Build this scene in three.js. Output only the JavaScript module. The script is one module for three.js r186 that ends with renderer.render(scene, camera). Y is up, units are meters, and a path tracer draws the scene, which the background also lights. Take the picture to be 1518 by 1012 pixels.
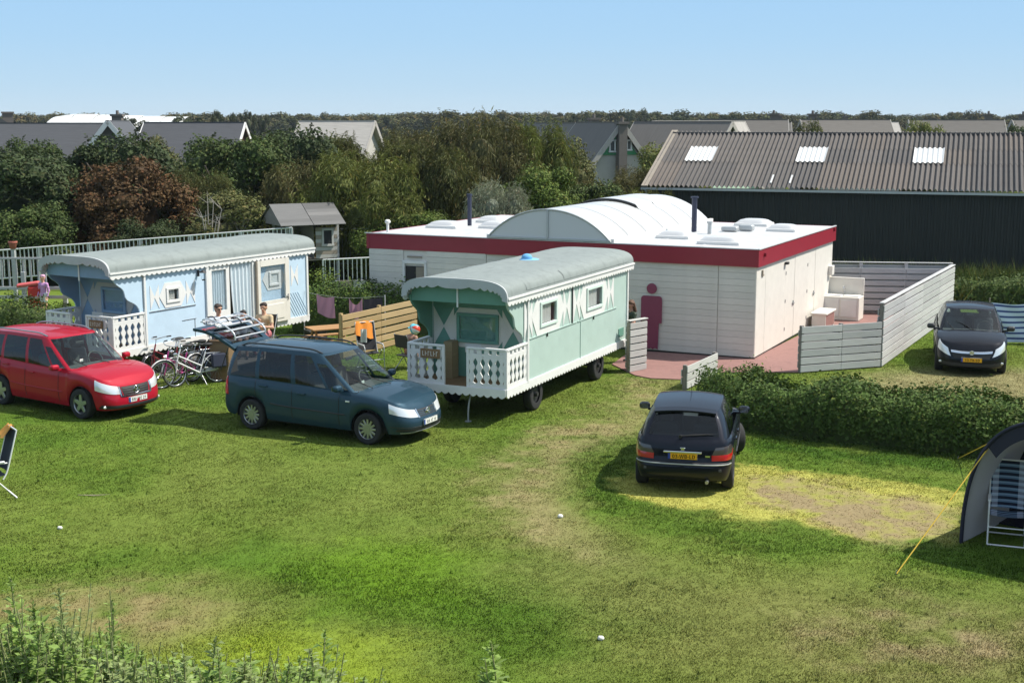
import * as THREE from 'three';
import { RoundedBoxGeometry } from 'three/addons/geometries/RoundedBoxGeometry.js';
import { MarchingCubes } from 'three/addons/objects/MarchingCubes.js';
import { mergeGeometries, mergeVertices, toCreasedNormals } from 'three/addons/utils/BufferGeometryUtils.js';

// ---------------------------------------------------------------- camera, sky, sun, exposure
const scene = new THREE.Scene();
const camera = new THREE.PerspectiveCamera(2 * Math.atan(506 / 1950) * 180 / Math.PI, 1518 / 1012, 0.1, 6000);
camera.position.set(0, 6.2, 0);
camera.rotation.x = -Math.atan(324 / 1950);
const renderer = new THREE.WebGLRenderer({ antialias: true });
renderer.toneMapping = THREE.LinearToneMapping;
renderer.toneMappingExposure = 1.34;
renderer.shadowMap.enabled = true;

const SUN_DIR = new THREE.Vector3(0.93, 1.24, -0.1).normalize();
function makeSky() {
  const W = 1024, H = 512, data = new Float32Array(W * H * 4);
  const stops = [[-90, [0.20, 0.22, 0.16]], [-2, [0.30, 0.35, 0.35]], [-0.3, [0.46, 0.57, 0.655]], [0, [0.465, 0.58, 0.665]], [1.5, [0.385, 0.54, 0.67]], [3.5, [0.325, 0.51, 0.69]], [6, [0.285, 0.48, 0.70]], [12, [0.32, 0.49, 0.69]], [25, [0.35, 0.47, 0.62]], [50, [0.36, 0.44, 0.545]], [90, [0.35, 0.42, 0.51]]];
  for (let j = 0; j < H; j++) {
    const el = ((j + 0.5) / H - 0.5) * 180;
    let k = 0; while (k < stops.length - 2 && el > stops[k + 1][0]) k++;
    const t = Math.min(1, Math.max(0, (el - stops[k][0]) / (stops[k + 1][0] - stops[k][0])));
    for (let i = 0; i < W; i++) {
      const az = ((i + 0.5) / W - 0.5) * Math.PI * 2, ce = Math.cos(el * Math.PI / 180);
      const d = ce * Math.cos(az) * SUN_DIR.x + Math.sin(el * Math.PI / 180) * SUN_DIR.y + ce * Math.sin(az) * SUN_DIR.z;
      const glow = el > 0 ? 0.9 * Math.pow(Math.max(0, d), 60) + 0.35 * Math.pow(Math.max(0, d), 8) : 0;
      const o = (j * W + i) * 4;
      for (let c = 0; c < 3; c++) data[o + c] = stops[k][1][c] * (1 - t) + stops[k + 1][1][c] * t + glow * [1, 0.95, 0.86][c];
      data[o + 3] = 1;
    }
  }
  const tx = new THREE.DataTexture(data, W, H, THREE.RGBAFormat, THREE.FloatType);
  tx.mapping = THREE.EquirectangularReflectionMapping; tx.magFilter = THREE.LinearFilter; tx.needsUpdate = true;
  return tx;
}
scene.background = makeSky();
scene.environment = scene.background;
const sun = new THREE.DirectionalLight(new THREE.Color(1.0, 0.945, 0.85), 4.6);
sun.position.copy(SUN_DIR).multiplyScalar(80).add(new THREE.Vector3(0, 0, -30));
sun.target.position.set(0, 0, -30);
sun.castShadow = true;
Object.assign(sun.shadow.camera, { left: -60, right: 60, top: 60, bottom: -60, near: 1, far: 220 });
sun.shadow.mapSize.set(4096, 4096);
scene.add(sun, sun.target);

// ---------------------------------------------------------------- helpers
const R = Math.PI / 180;
function rng(s) { return () => { s |= 0; s = s + 0x6D2B79F5 | 0; let t = Math.imul(s ^ s >>> 15, 1 | s); t = t + Math.imul(t ^ t >>> 7, 61 | t) ^ t; return ((t ^ t >>> 14) >>> 0) / 4294967296; }; }
const rnd = rng(7), rr = (a, b) => a + (b - a) * rnd();
const lerp = (a, b, t) => a + (b - a) * t, clamp = (x, a = 0, b = 1) => Math.min(b, Math.max(a, x));
const smooth = (a, b, x) => { const t = clamp((x - a) / (b - a)); return t * t * (3 - 2 * t); };
const V = (x, y, z) => new THREE.Vector3(x, y, z);
function hash2(i, j) { let h = Math.imul(i, 374761393) + Math.imul(j, 668265263) | 0; h = Math.imul(h ^ h >>> 13, 1274126177); return ((h ^ h >>> 16) >>> 0) / 4294967296; }
function vn(x, y) { const i = Math.floor(x), j = Math.floor(y), a = x - i, b = y - j, u = a * a * (3 - 2 * a), v = b * b * (3 - 2 * b); return lerp(lerp(hash2(i, j), hash2(i + 1, j), u), lerp(hash2(i, j + 1), hash2(i + 1, j + 1), u), v); }
const fbm = (x, y, n = 4) => { let s = 0, a = 0.5, t = 0; for (let k = 0; k < n; k++) { s += a * vn(x, y); t += a; x = x * 2.03 + 17.1; y = y * 2.03 + 5.7; a *= 0.5; } return s / t; };
const taken = {};
function numbered(n) { const k = taken[n] = (taken[n] ?? -1) + 1; return k ? `${n}_${String(k).padStart(3, '0')}` : n; }
function prep(g) {                                        // non-indexed, position + normal + metric uv (+ colour)
  let o = g.index ? g.toNonIndexed() : g;
  if (!o.attributes.normal) o.computeVertexNormals();
  if (!g.userData.uv) {
    const p = o.attributes.position, n = p.count, uv = new Float32Array(n * 2), a = V(), b = V(), c = V();
    for (let i = 0; i < n; i += 3) {
      a.fromBufferAttribute(p, i); b.fromBufferAttribute(p, i + 1); c.fromBufferAttribute(p, i + 2);
      const nn = b.clone().sub(a).cross(c.clone().sub(a)), ax = Math.abs(nn.x), ay = Math.abs(nn.y), az = Math.abs(nn.z);
      [a, b, c].forEach((q, k) => { const s = ay >= ax && ay >= az ? [q.x, q.z] : ax >= az ? [q.z, q.y] : [q.x, q.y]; uv[(i + k) * 2] = s[0]; uv[(i + k) * 2 + 1] = s[1]; });
    }
    o.setAttribute('uv', new THREE.BufferAttribute(uv, 2));
  }
  for (const k of Object.keys(o.attributes)) if (!['position', 'normal', 'uv', 'color'].includes(k)) o.deleteAttribute(k);
  return o;
}
function geo(list) { list = [list].flat(9).map(prep); return list.length > 1 ? mergeGeometries(list) : list[0]; }
function part(name, list, m, parent, label) {
  const o = new THREE.Mesh(list.isMade ? list : geo(list), m); o.name = name; o.castShadow = o.receiveShadow = true;
  if (label) o.userData.label = label;
  parent.add(o); return o;
}
function thing(name, label, category, p = [0, 0, 0], turn = 0, group) {
  const o = new THREE.Group(); o.name = numbered(name); o.position.set(...p); o.rotation.y = turn; o.userData = { label, category };
  if (group) o.userData.group = group;
  scene.add(o); return o;
}
function solid(name, list, m, label, category, group) { const o = part(numbered(name), list, m, scene); o.userData = { label, category }; if (group) o.userData.group = group; return o; }
function struct(name, list, m, kind = 'structure') { const o = part(numbered(name), list, m, scene); o.userData.kind = kind; return o; }
function dup(root, p, turn, label, group, sc) {
  const r = root.clone(); r.name = numbered(root.name.replace(/_\d{3}$/, '')); r.position.set(...p); r.rotation.y = turn; scene.add(r);
  r.userData = { ...root.userData }; if (label) r.userData.label = label; if (group) r.userData.group = group;
  if (sc) r.scale.set(...[sc, sc, sc].flat().slice(0, 3));
  return r;
}
const mv = (g, x = 0, y = 0, z = 0, ry = 0, rx = 0, rz = 0) => { const u = g.userData; g.applyMatrix4(new THREE.Matrix4().compose(V(x, y, z), new THREE.Quaternion().setFromEuler(new THREE.Euler(rx, ry, rz, 'YXZ')), V(1, 1, 1))); g.userData = u; return g; };
const bx = (w, h, d, x = 0, y = 0, z = 0, ry = 0, rx = 0, rz = 0) => mv(new THREE.BoxGeometry(w, h, d), x, y, z, ry, rx, rz);
const rb = (w, h, d, r, x = 0, y = 0, z = 0, ry = 0, rx = 0, rz = 0, s = 2) => mv(new RoundedBoxGeometry(w, h, d, s, Math.min(r, w / 2.01, h / 2.01, d / 2.01)), x, y, z, ry, rx, rz);
const cyl = (r0, r1, h, x = 0, y = 0, z = 0, ry = 0, rx = 0, rz = 0, n = 14) => mv(new THREE.CylinderGeometry(r1, r0, h, n), x, y, z, ry, rx, rz);
const ball = (a, b, c, x = 0, y = 0, z = 0, n = 16) => { const g = new THREE.SphereGeometry(1, n, Math.ceil(n * 0.7)); g.scale(a, b, c); g.computeVertexNormals(); return mv(g, x, y, z); };
function bar(a, b, r, n = 7, r2 = r) {                    // round bar between two points
  a = V(...a); b = V(...b); const d = b.clone().sub(a), l = d.length(), g = new THREE.CylinderGeometry(r2, r, l, n);
  g.applyMatrix4(new THREE.Matrix4().compose(a.add(b).multiplyScalar(0.5), new THREE.Quaternion().setFromUnitVectors(V(0, 1, 0), d.normalize()), V(1, 1, 1))); return g;
}
const tube = (pts, r, n = 24, k = 7, closed = false) => new THREE.TubeGeometry(new THREE.CatmullRomCurve3(pts.map(p => V(...p)), closed), n, r, k, closed);
function shape(pts) { const s = new THREE.Shape(); pts.forEach((p, i) => i ? s.lineTo(p[0], p[1]) : s.moveTo(p[0], p[1])); return s; }
function slab(pts, d, holes = [], bev = 0) {              // polygon in x,y with thickness d (z from 0 to d)
  const s = pts.curves ? pts : shape(pts); for (const h of holes) s.holes.push(h.curves ? h : shape(h));
  return new THREE.ExtrudeGeometry(s, { depth: d - 2 * bev, bevelEnabled: bev > 0, bevelSize: bev, bevelThickness: bev, bevelSegments: 1, curveSegments: 8 }).translate(0, 0, bev);
}
function gridGeo(nu, nv, f, close) {                      // f(i/nu, j/nv) -> [x,y,z]; indexed, smooth
  const pos = [], uv = [], idx = [];
  for (let i = 0; i <= nu; i++) for (let j = 0; j <= nv; j++) { pos.push(...f(i / nu, j / nv)); uv.push(i / nu, j / nv); }
  for (let i = 0; i < nu; i++) for (let j = 0; j < nv; j++) { const a = i * (nv + 1) + j, b = a + nv + 1; idx.push(a, b, a + 1, b, b + 1, a + 1); }
  const g = new THREE.BufferGeometry(); g.setAttribute('position', new THREE.Float32BufferAttribute(pos, 3)); g.setAttribute('uv', new THREE.Float32BufferAttribute(uv, 2)); g.setIndex(idx); g.computeVertexNormals();
  if (close) g.userData.uv = true;
  return g;
}
function catmull(tab, x) {                                // monotone-ish piecewise table lookup, smooth
  if (x <= tab[0][0]) return tab[0][1]; const n = tab.length; if (x >= tab[n - 1][0]) return tab[n - 1][1];
  let k = 0; while (x > tab[k + 1][0]) k++;
  const [x0, y0] = tab[k], [x1, y1] = tab[k + 1], h = x1 - x0, t = (x - x0) / h;
  const s = (y1 - y0) / h, sl = k ? (y0 - tab[k - 1][1]) / (x0 - tab[k - 1][0]) : s, sr = k < n - 2 ? (tab[k + 2][1] - y1) / (tab[k + 2][0] - x1) : s;
  const m0 = sl * s > 0 ? 2 * sl * s / (sl + s) : 0, m1 = sr * s > 0 ? 2 * sr * s / (sr + s) : 0;
  return (2 * t ** 3 - 3 * t * t + 1) * y0 + (t ** 3 - 2 * t * t + t) * h * m0 + (3 * t * t - 2 * t ** 3) * y1 + (t ** 3 - t * t) * h * m1;
}
// ---------------------------------------------------------------- materials
function noiseTex(n, f, rep, srgb = true) {
  const d = new Uint8Array(n * n * 4);
  for (let j = 0; j < n; j++) for (let i = 0; i < n; i++) { const c = f(i / n, j / n, i, j), o = (j * n + i) * 4; for (let k = 0; k < 3; k++) d[o + k] = clamp(Array.isArray(c) ? c[k] : c) * 255; d[o + 3] = 255; }
  const t = new THREE.DataTexture(d, n, n); t.wrapS = t.wrapT = THREE.RepeatWrapping; t.magFilter = THREE.LinearFilter; t.minFilter = THREE.LinearMipmapLinearFilter; t.generateMipmaps = true;
  if (srgb) t.colorSpace = THREE.SRGBColorSpace; t.repeat.set(...[rep, rep].flat().slice(0, 2)); t.needsUpdate = true; return t;
}
const tile = (f) => (u, v) => { const a = f(u, v), b = f(u - 1, v), c = f(u, v - 1), d = f(u - 1, v - 1); return lerp(lerp(a, b, u), lerp(c, d, u), v); };
const T = {
  grain: noiseTex(256, tile((u, v) => 0.74 + 0.2 * fbm(u * 6 + 30, v * 90 + 11, 4) + 0.12 * fbm(u * 3 + 9, v * 7 + 4, 3)), [0.6, 1.6]),
  mottle: noiseTex(256, tile((u, v) => 0.92 + 0.08 * fbm(u * 9 + 3, v * 9 + 40, 5)), 0.7),
  worn: noiseTex(256, tile((u, v) => { const s = smooth(0.58, 0.7, fbm(u * 12 + 7, v * 12 + 1, 5)); return 0.9 + 0.1 * fbm(u * 30, v * 30 + 3, 3) - 0.07 * s; }), 0.45),
  rough: noiseTex(256, tile((u, v) => fbm(u * 40 + 2, v * 40 + 8, 4)), 1.5, false),
  streak: noiseTex(256, tile((u, v) => 0.8 + 0.2 * fbm(u * 60 + 3, v * 4 + 40, 4)), [0.5, 0.4]),
  cloth: noiseTex(128, (u, v, i, j) => 0.86 + 0.1 * ((i + j) % 4 < 2 ? 1 : 0) + 0.04 * hash2(i, j), 8),
};
const C = (r, g, b) => new THREE.Color().setRGB(r, g, b);
function M(c, rough = 0.7, o = {}) { return new THREE.MeshStandardMaterial({ color: C(...c), roughness: rough, metalness: 0, side: THREE.DoubleSide, ...o }); }
const paint = (c, o = {}) => new THREE.MeshPhysicalMaterial({ color: C(...c), roughness: 0.5, metalness: 0.15, specularIntensity: 0.2, clearcoat: 0.55, clearcoatRoughness: 0.03, side: THREE.DoubleSide, ...o });
const glassM = (c) => new THREE.MeshPhysicalMaterial({ color: C(...c), roughness: 0.02, transmission: 1, thickness: 0, ior: 1.5, side: THREE.DoubleSide });
const wood = (c, r = 0.75) => M(c, r, { map: T.grain, bumpMap: T.grain, bumpScale: 0.003 });
const mat = {
  white: M([0.78, 0.77, 0.74], 0.55, { map: T.mottle }), whiteTrim: M([0.8, 0.8, 0.78], 0.45, { map: T.mottle }), cream: M([0.76, 0.73, 0.66], 0.55, { map: T.mottle }),
  black: M([0.015, 0.015, 0.016], 0.6), rubber: M([0.022, 0.022, 0.023], 0.85, { map: T.mottle }), darkPlastic: M([0.03, 0.031, 0.033], 0.5), chrome: M([0.75, 0.76, 0.78], 0.16, { metalness: 1 }), alloy: M([0.42, 0.43, 0.45], 0.3, { metalness: 0.85 }), steel: M([0.45, 0.46, 0.47], 0.4, { metalness: 0.8 }), galv: M([0.5, 0.52, 0.52], 0.5, { metalness: 0.4, map: T.mottle }),
  greyWood: wood([0.52, 0.53, 0.54]), greyWoodDark: wood([0.25, 0.23, 0.21]), tanWood: wood([0.56, 0.40, 0.18]), brownWood: wood([0.28, 0.17, 0.08]), oldWood: wood([0.36, 0.31, 0.25]),
  curtain: new THREE.MeshPhysicalMaterial({ color: C(0.75, 0.72, 0.66), roughness: 1, transmission: 0.2, thickness: 0, side: THREE.DoubleSide }),
  interior: M([0.075, 0.076, 0.08], 0.85), room: M([0.34, 0.29, 0.23], 0.8, { map: T.mottle }), dirt: M([0.2, 0.15, 0.1], 0.95, { map: T.mottle }),
};
// ---------------------------------------------------------------- ground
const POLY = {
  lime: [[1.5, -22.1], [2.3, -22.9], [4.4, -23.6], [5.8, -22.7], [7.8, -21.6], [6.5, -19.1], [5.8, -18.9], [5.2, -19.2], [4.3, -19.8], [3.1, -20.4], [1.9, -21.2]],
  dirt: [[4.1, -22.3], [5.0, -22.6], [6.1, -21.6], [7.3, -20.8], [6.8, -19.4], [5.7, -18.7], [5.3, -19.1], [4.7, -20.5], [4.1, -21.0]],
  lush1: [[1.1, -23.9], [1.9, -25.5], [2.8, -26.1], [1.7, -22.9], [1.6, -21.2], [3.1, -20.2], [4.4, -19.6], [5.2, -19.1], [4.8, -18.5], [3.4, -18.6], [2.1, -19.6], [1.2, -21.4]],
  lush2: [[5.5, -18.9], [6.8, -18.9], [9, -18], [9, -17], [7.0, -17.1], [6.0, -17.6], [5.4, -18.3]],
  lush3: [[4.7, -25.6], [6.4, -24.8], [8.6, -23.8], [8.3, -22.9], [6.2, -23.7], [4.6, -24.7]],
  path: [[3.1, -32.2], [4.3, -32], [3.5, -28.7], [2.5, -25.5], [1.3, -23.4], [0.9, -21.2], [1.4, -18.1], [0.2, -19.1], [-0.6, -22.1], [0.0, -25.0], [1.3, -27.0], [2.5, -29.4]],
  dry1: [[0.5, -20.5], [2.3, -18.1], [5.0, -17.3], [7.6, -16.3], [7.8, -12.9], [3.4, -13.2], [1.5, -14.3], [0.2, -16.8], [-0.6, -19.1]],
  dry2: [[3.6, -15.7], [5.0, -16.3], [7.5, -15.8], [7.8, -14.2], [4.2, -14.3]],
  brown: [[-7.2, -16.3], [-5.4, -17.2], [-4.6, -17.3], [-3.5, -16.5], [-3.6, -15.6], [-4.3, -14.9], [-6.4, -15.0]],
  limeB: [[-3.6, -15.6], [-2.3, -15.6], [-1.4, -14.9], [-1.2, -12.9], [-3.9, -12.9], [-4.1, -14.7]],
  lushM: [[-3.3, -17.9], [-1.5, -18.0], [0.2, -16.3], [0.6, -14.9], [0.0, -14.4], [-1.0, -15.6], [-2.3, -16.3], [-3.2, -16.8]],
  bright: [[-2.2, -19.1], [-0.6, -18.4], [-0.8, -16.3], [-2.1, -16.5], [-3.0, -17.6]],
  dryR: [[7.8, -31.0], [10.0, -32.9], [13.3, -32.8], [14.4, -28.7], [9.6, -28.4], [8.0, -29.8]],
  dryL: [[-6.3, -25.1], [-0.8, -24.4], [0.0, -20.5], [-2.7, -19.8], [-5.7, -21.2]],
};
for (const k in POLY) { const p = POLY[k]; p.box = [Math.min(...p.map(q => q[0])) - 2, Math.max(...p.map(q => q[0])) + 2, Math.min(...p.map(q => q[1])) - 2, Math.max(...p.map(q => q[1])) + 2]; }
function inside(P, x, z) {                                // signed distance, positive inside
  if (x < P.box[0] || x > P.box[1] || z < P.box[2] || z > P.box[3]) return -2;
  let d = 1e9, s = false;
  for (let i = 0, j = P.length - 1; i < P.length; j = i++) {
    const [ax, az] = P[i], [bx_, bz] = P[j], ex = bx_ - ax, ez = bz - az, t = clamp(((x - ax) * ex + (z - az) * ez) / (ex * ex + ez * ez));
    d = Math.min(d, Math.hypot(x - ax - ex * t, z - az - ez * t));
    if (az > z !== bz > z && x < (bx_ - ax) * (z - az) / (bz - az) + ax) s = !s;
  }
  return s ? d : -d;
}
const mix3 = (a, b, t) => [lerp(a[0], b[0], t), lerp(a[1], b[1], t), lerp(a[2], b[2], t)];
function lawnColor(x, z) {
  const w1 = fbm(x * 0.55 + 40, z * 0.55 + 90, 4) - 0.5, w2 = fbm(x * 2.3 + 4, z * 2.3 + 9, 3) - 0.5, w3 = fbm(x * 9 + 1, z * 9, 2) - 0.5;
  const X = x + w2 * 0.9 + w3 * 0.25, Z = z + (fbm(x * 2.1 + 77, z * 2.1 + 3, 3) - 0.5) * 0.9 + w3 * 0.2;
  const m = (k, soft) => smooth(-soft, soft, inside(POLY[k], X, Z) + w3 * 0.3);
  let c = [0.096, 0.146, 0.022];
  c = mix3(c, [0.118, 0.158, 0.030], smooth(-0.12, 0.2, w1));
  c = mix3(c, [0.066, 0.130, 0.015], smooth(0.02, 0.3, -w1) * 0.6);
  c = mix3(c, [0.128, 0.160, 0.036], m('dryL', 1.6) * 0.6);
  c = mix3(c, [0.152, 0.150, 0.050], m('dry1', 1.6) * 0.65);
  c = mix3(c, [0.20, 0.165, 0.085], m('dry2', 0.9) * clamp(0.45 + w2 * 2.2));
  c = mix3(c, [0.205, 0.178, 0.082], m('path', 0.7) * clamp(0.74 + w2 * 1.4));
  c = mix3(c, [0.235, 0.205, 0.105], m('dryR', 1.1) * 0.85);
  c = mix3(c, [0.052, 0.112, 0.010], m('lushM', 0.8) * 0.75);
  c = mix3(c, [0.105, 0.190, 0.012], m('bright', 1.0) * 0.6);
  c = mix3(c, [0.19, 0.25, 0.022], m('limeB', 0.8) * 0.75);
  c = mix3(c, [0.185, 0.158, 0.068], m('brown', 0.8) * clamp(0.7 + w2 * 1.6));
  c = mix3(c, [0.036, 0.088, 0.010], m('lush3', 0.45) * 0.8);
  c = mix3(c, [0.32, 0.31, 0.075], m('lime', 0.22) * clamp(0.92 + w2 * 0.5));
  c = mix3(c, [0.215, 0.17, 0.092], m('dirt', 0.4) * clamp(0.85 + w2 * 1.8 + w3));
  c = mix3(c, [0.062, 0.118, 0.014], Math.max(m('lush1', 0.45), m('lush2', 0.35)) * 0.7);
  const n = 1.14 * (1 + w2 * 0.2 + w3 * 0.22);
  return [c[0] * n, c[1] * n, c[2] * n];
}
const toS = (x) => x <= 0.0031308 ? 12.92 * x : 1.055 * Math.pow(x, 1 / 2.4) - 0.055;
const LX0 = -22, LZ0 = -50, LS = 44;                      // the lawn sheet: 44 m square
{
  const n = 1536, d = new Uint8Array(n * n * 4);
  for (let j = 0; j < n; j++) for (let i = 0; i < n; i++) {
    const x = LX0 + LS * (i + 0.5) / n, z = LZ0 + LS * (j + 0.5) / n, c = lawnColor(x, z), g = 0.86 + 0.26 * hash2(i, j), o = (j * n + i) * 4;
    for (let k = 0; k < 3; k++) d[o + k] = 255 * toS(clamp(c[k] * g)); d[o + 3] = 255;
  }
  const t = new THREE.DataTexture(d, n, n); t.colorSpace = THREE.SRGBColorSpace; t.magFilter = THREE.LinearFilter; t.needsUpdate = true;
  const g = gridGeo(88, 88, (u, v) => { const x = LX0 + LS * u, z = LZ0 + LS * v; return [x, (fbm(x * 0.4 + 9, z * 0.4 + 2, 2) - 0.5) * 0.03, z]; }, true);
  g.index.array.reverse(); g.computeVertexNormals();
  const lawn = struct('lawn', g, new THREE.MeshPhysicalMaterial({ color: C(1, 1, 1), roughness: 0.95, specularIntensity: 0.1, side: THREE.DoubleSide, map: t }));
}
const lawnY = (x, z) => (fbm(x * 0.4 + 9, z * 0.4 + 2, 2) - 0.5) * 0.03;
struct('terrain', (() => { const g = new THREE.PlaneGeometry(9000, 9000, 2, 2); g.rotateX(-Math.PI / 2); g.translate(0, -0.06, -3000); return g; })(), new THREE.MeshPhysicalMaterial({ color: C(0.09, 0.115, 0.035), roughness: 1, specularIntensity: 0.1, map: T.mottle }));
const bankY = (x, z) => clamp((12.6 + z) * 0.375 + (fbm(x * 0.5 + 3, z * 0.5, 3) - 0.5) * 0.3 * smooth(-12.8, -10, z), -0.1, 4.75);
struct('embankment', (() => { const g = gridGeo(60, 40, (u, v) => { const x = -30 + 60 * u, z = -13 + 19 * v; return [x, bankY(x, z), z]; }); g.index.array.reverse(); g.computeVertexNormals(); return g; })(), M([0.10, 0.115, 0.04], 1, { map: T.mottle, bumpMap: T.rough, bumpScale: 0.03 }));

function bladeGeo(n, h, spread, w, s) {
  const q = rng(s), pos = [], nor = [];
  for (let k = 0; k < n; k++) {
    const a = q() * 6.283, r = spread * Math.sqrt(q()), x = r * Math.cos(a), z = r * Math.sin(a), b = q() * 6.283, hh = h * (0.6 + 0.6 * q()), lx = (q() - 0.5) * h * 1.2, lz = (q() - 0.5) * h * 1.2, ww = w * (0.7 + 0.6 * q());
    pos.push(x - ww * Math.cos(b), 0, z - ww * Math.sin(b), x + ww * Math.cos(b), 0, z + ww * Math.sin(b), x + lx, hh, z + lz);
    const nn = V(lx * 4 + Math.sin(b) * 0.3 * h, 0.045 / 0.045 * h * 4, lz * 4).normalize(); for (let i = 0; i < 3; i++) nor.push(nn.x, nn.y, nn.z);
  }
  const g = new THREE.BufferGeometry(); g.setAttribute('position', new THREE.Float32BufferAttribute(pos, 3)); g.setAttribute('normal', new THREE.Float32BufferAttribute(nor, 3)); return g;
}
function scatter(name, g, m, spots, color) {              // InstancedMesh of what nobody could count
  const o = new THREE.InstancedMesh(g, m, spots.length), mm = new THREE.Matrix4(), q = new THREE.Quaternion(), c = new THREE.Color();
  spots.forEach(([x, y, z, s, sy], i) => { q.setFromAxisAngle(V(0, 1, 0), hash2(i, 5) * 6.283); o.setMatrixAt(i, mm.compose(V(x, y, z), q, V(s, sy ?? s, s))); if (color) { const k = color(x, z, i); o.setColorAt(i, c.setRGB(k[0], k[1], k[2])); } });
  o.name = numbered(name); o.userData.kind = 'stuff'; o.castShadow = o.receiveShadow = true; scene.add(o); return o;
}
const blocked = [];                                       // [x, z, radius] where no grass stands
const leafM = (c, tr = 0.25) => new THREE.MeshPhysicalMaterial({ color: C(...c), roughness: 0.7, specularIntensity: 0.3, transmission: tr, thickness: 0, side: THREE.DoubleSide, vertexColors: true });
const grassM = new THREE.MeshPhysicalMaterial({ color: C(1, 1, 1), roughness: 0.85, specularIntensity: 0.12, transmission: 0.2, thickness: 0, side: THREE.DoubleSide });
const onPaving = (x, z) => x > 3.2 && x < 14 && inside(PAVING, x, z) > 0.0;
const PAVING = [[3.05, -32.1], [3.4, -31.7], [4.3, -31.5], [5.2, -32.5], [7.25, -32.5], [9.45, -33.3], [14.2, -42.2], [10.5, -43.5], [9.9, -41], [6.4, -34.4], [3.3, -35.7], [2.6, -33.6]];
PAVING.box = [2, 16, -45, -30];
function addGrass() {
  const spots = [], q = rng(91);
  for (let k = 0; k < 300000; k++) {
    const D = 13.6 + 26 * Math.pow(q(), 1.25), x = (q() - 0.5) * 2 * (0.41 * D + 1), z = -D;
    if (onPaving(x, z)) continue;
    const i1 = inside(POLY.dirt, x, z), i2 = inside(POLY.brown, x, z), i3 = inside(POLY.path, x, z);
    if ((i1 > 0 && q() < 0.75) || (i2 > 0 && q() < 0.5) || (i3 > 0 && q() < 0.35)) continue;
    const lush = inside(POLY.lush1, x, z) > -0.1 || inside(POLY.lush2, x, z) > -0.1 || inside(POLY.lush3, x, z) > -0.1 ? 1.5 : inside(POLY.lushM, x, z) > 0 ? 1.35 : 1;
    const s = (0.6 + 0.7 * q()) * (0.75 + 0.5 * fbm(x * 1.3, z * 1.3, 2)) * (1 + (D - 14) * 0.02);
    spots.push([x, lawnY(x, z) - 0.004, z, s, s * lush]);
  }
  scatter('grass', bladeGeo(7, 0.017, 0.05, 0.0045, 3), grassM, spots, (x, z, i) => { const c = lawnColor(x, z), v = 1.1 + 0.32 * hash2(i, 1), y = hash2(i, 2) < 0.08 ? 1.25 : 1; return [c[0] * v * y, c[1] * v, c[2] * v]; });
}
addGrass();
// taller tufts in the turf
{ const q = rng(1234), tufts = [];
  for (let k = 0; k < 2600; k++) { const D = 13.8 + 24 * Math.pow(q(), 1.2), x = (q() - 0.5) * 2 * (0.41 * D + 0.5), z = -D; if (onPaving(x, z) || inside(POLY.dirt, x, z) > 0.1) continue; if (fbm(x * 0.8 + 50, z * 0.8 + 20, 3) > 0.52) tufts.push([x, lawnY(x, z), z, 0.5 + 0.6 * q()]); }
  scatter('grass_tufts', bladeGeo(15, 0.05, 0.045, 0.005, 31), grassM, tufts, (x, z, i) => { const c = lawnColor(x, z), v = 1.1 + 0.3 * hash2(i, 7); return [c[0] * v * 0.92, c[1] * v, c[2] * v]; });
}

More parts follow.
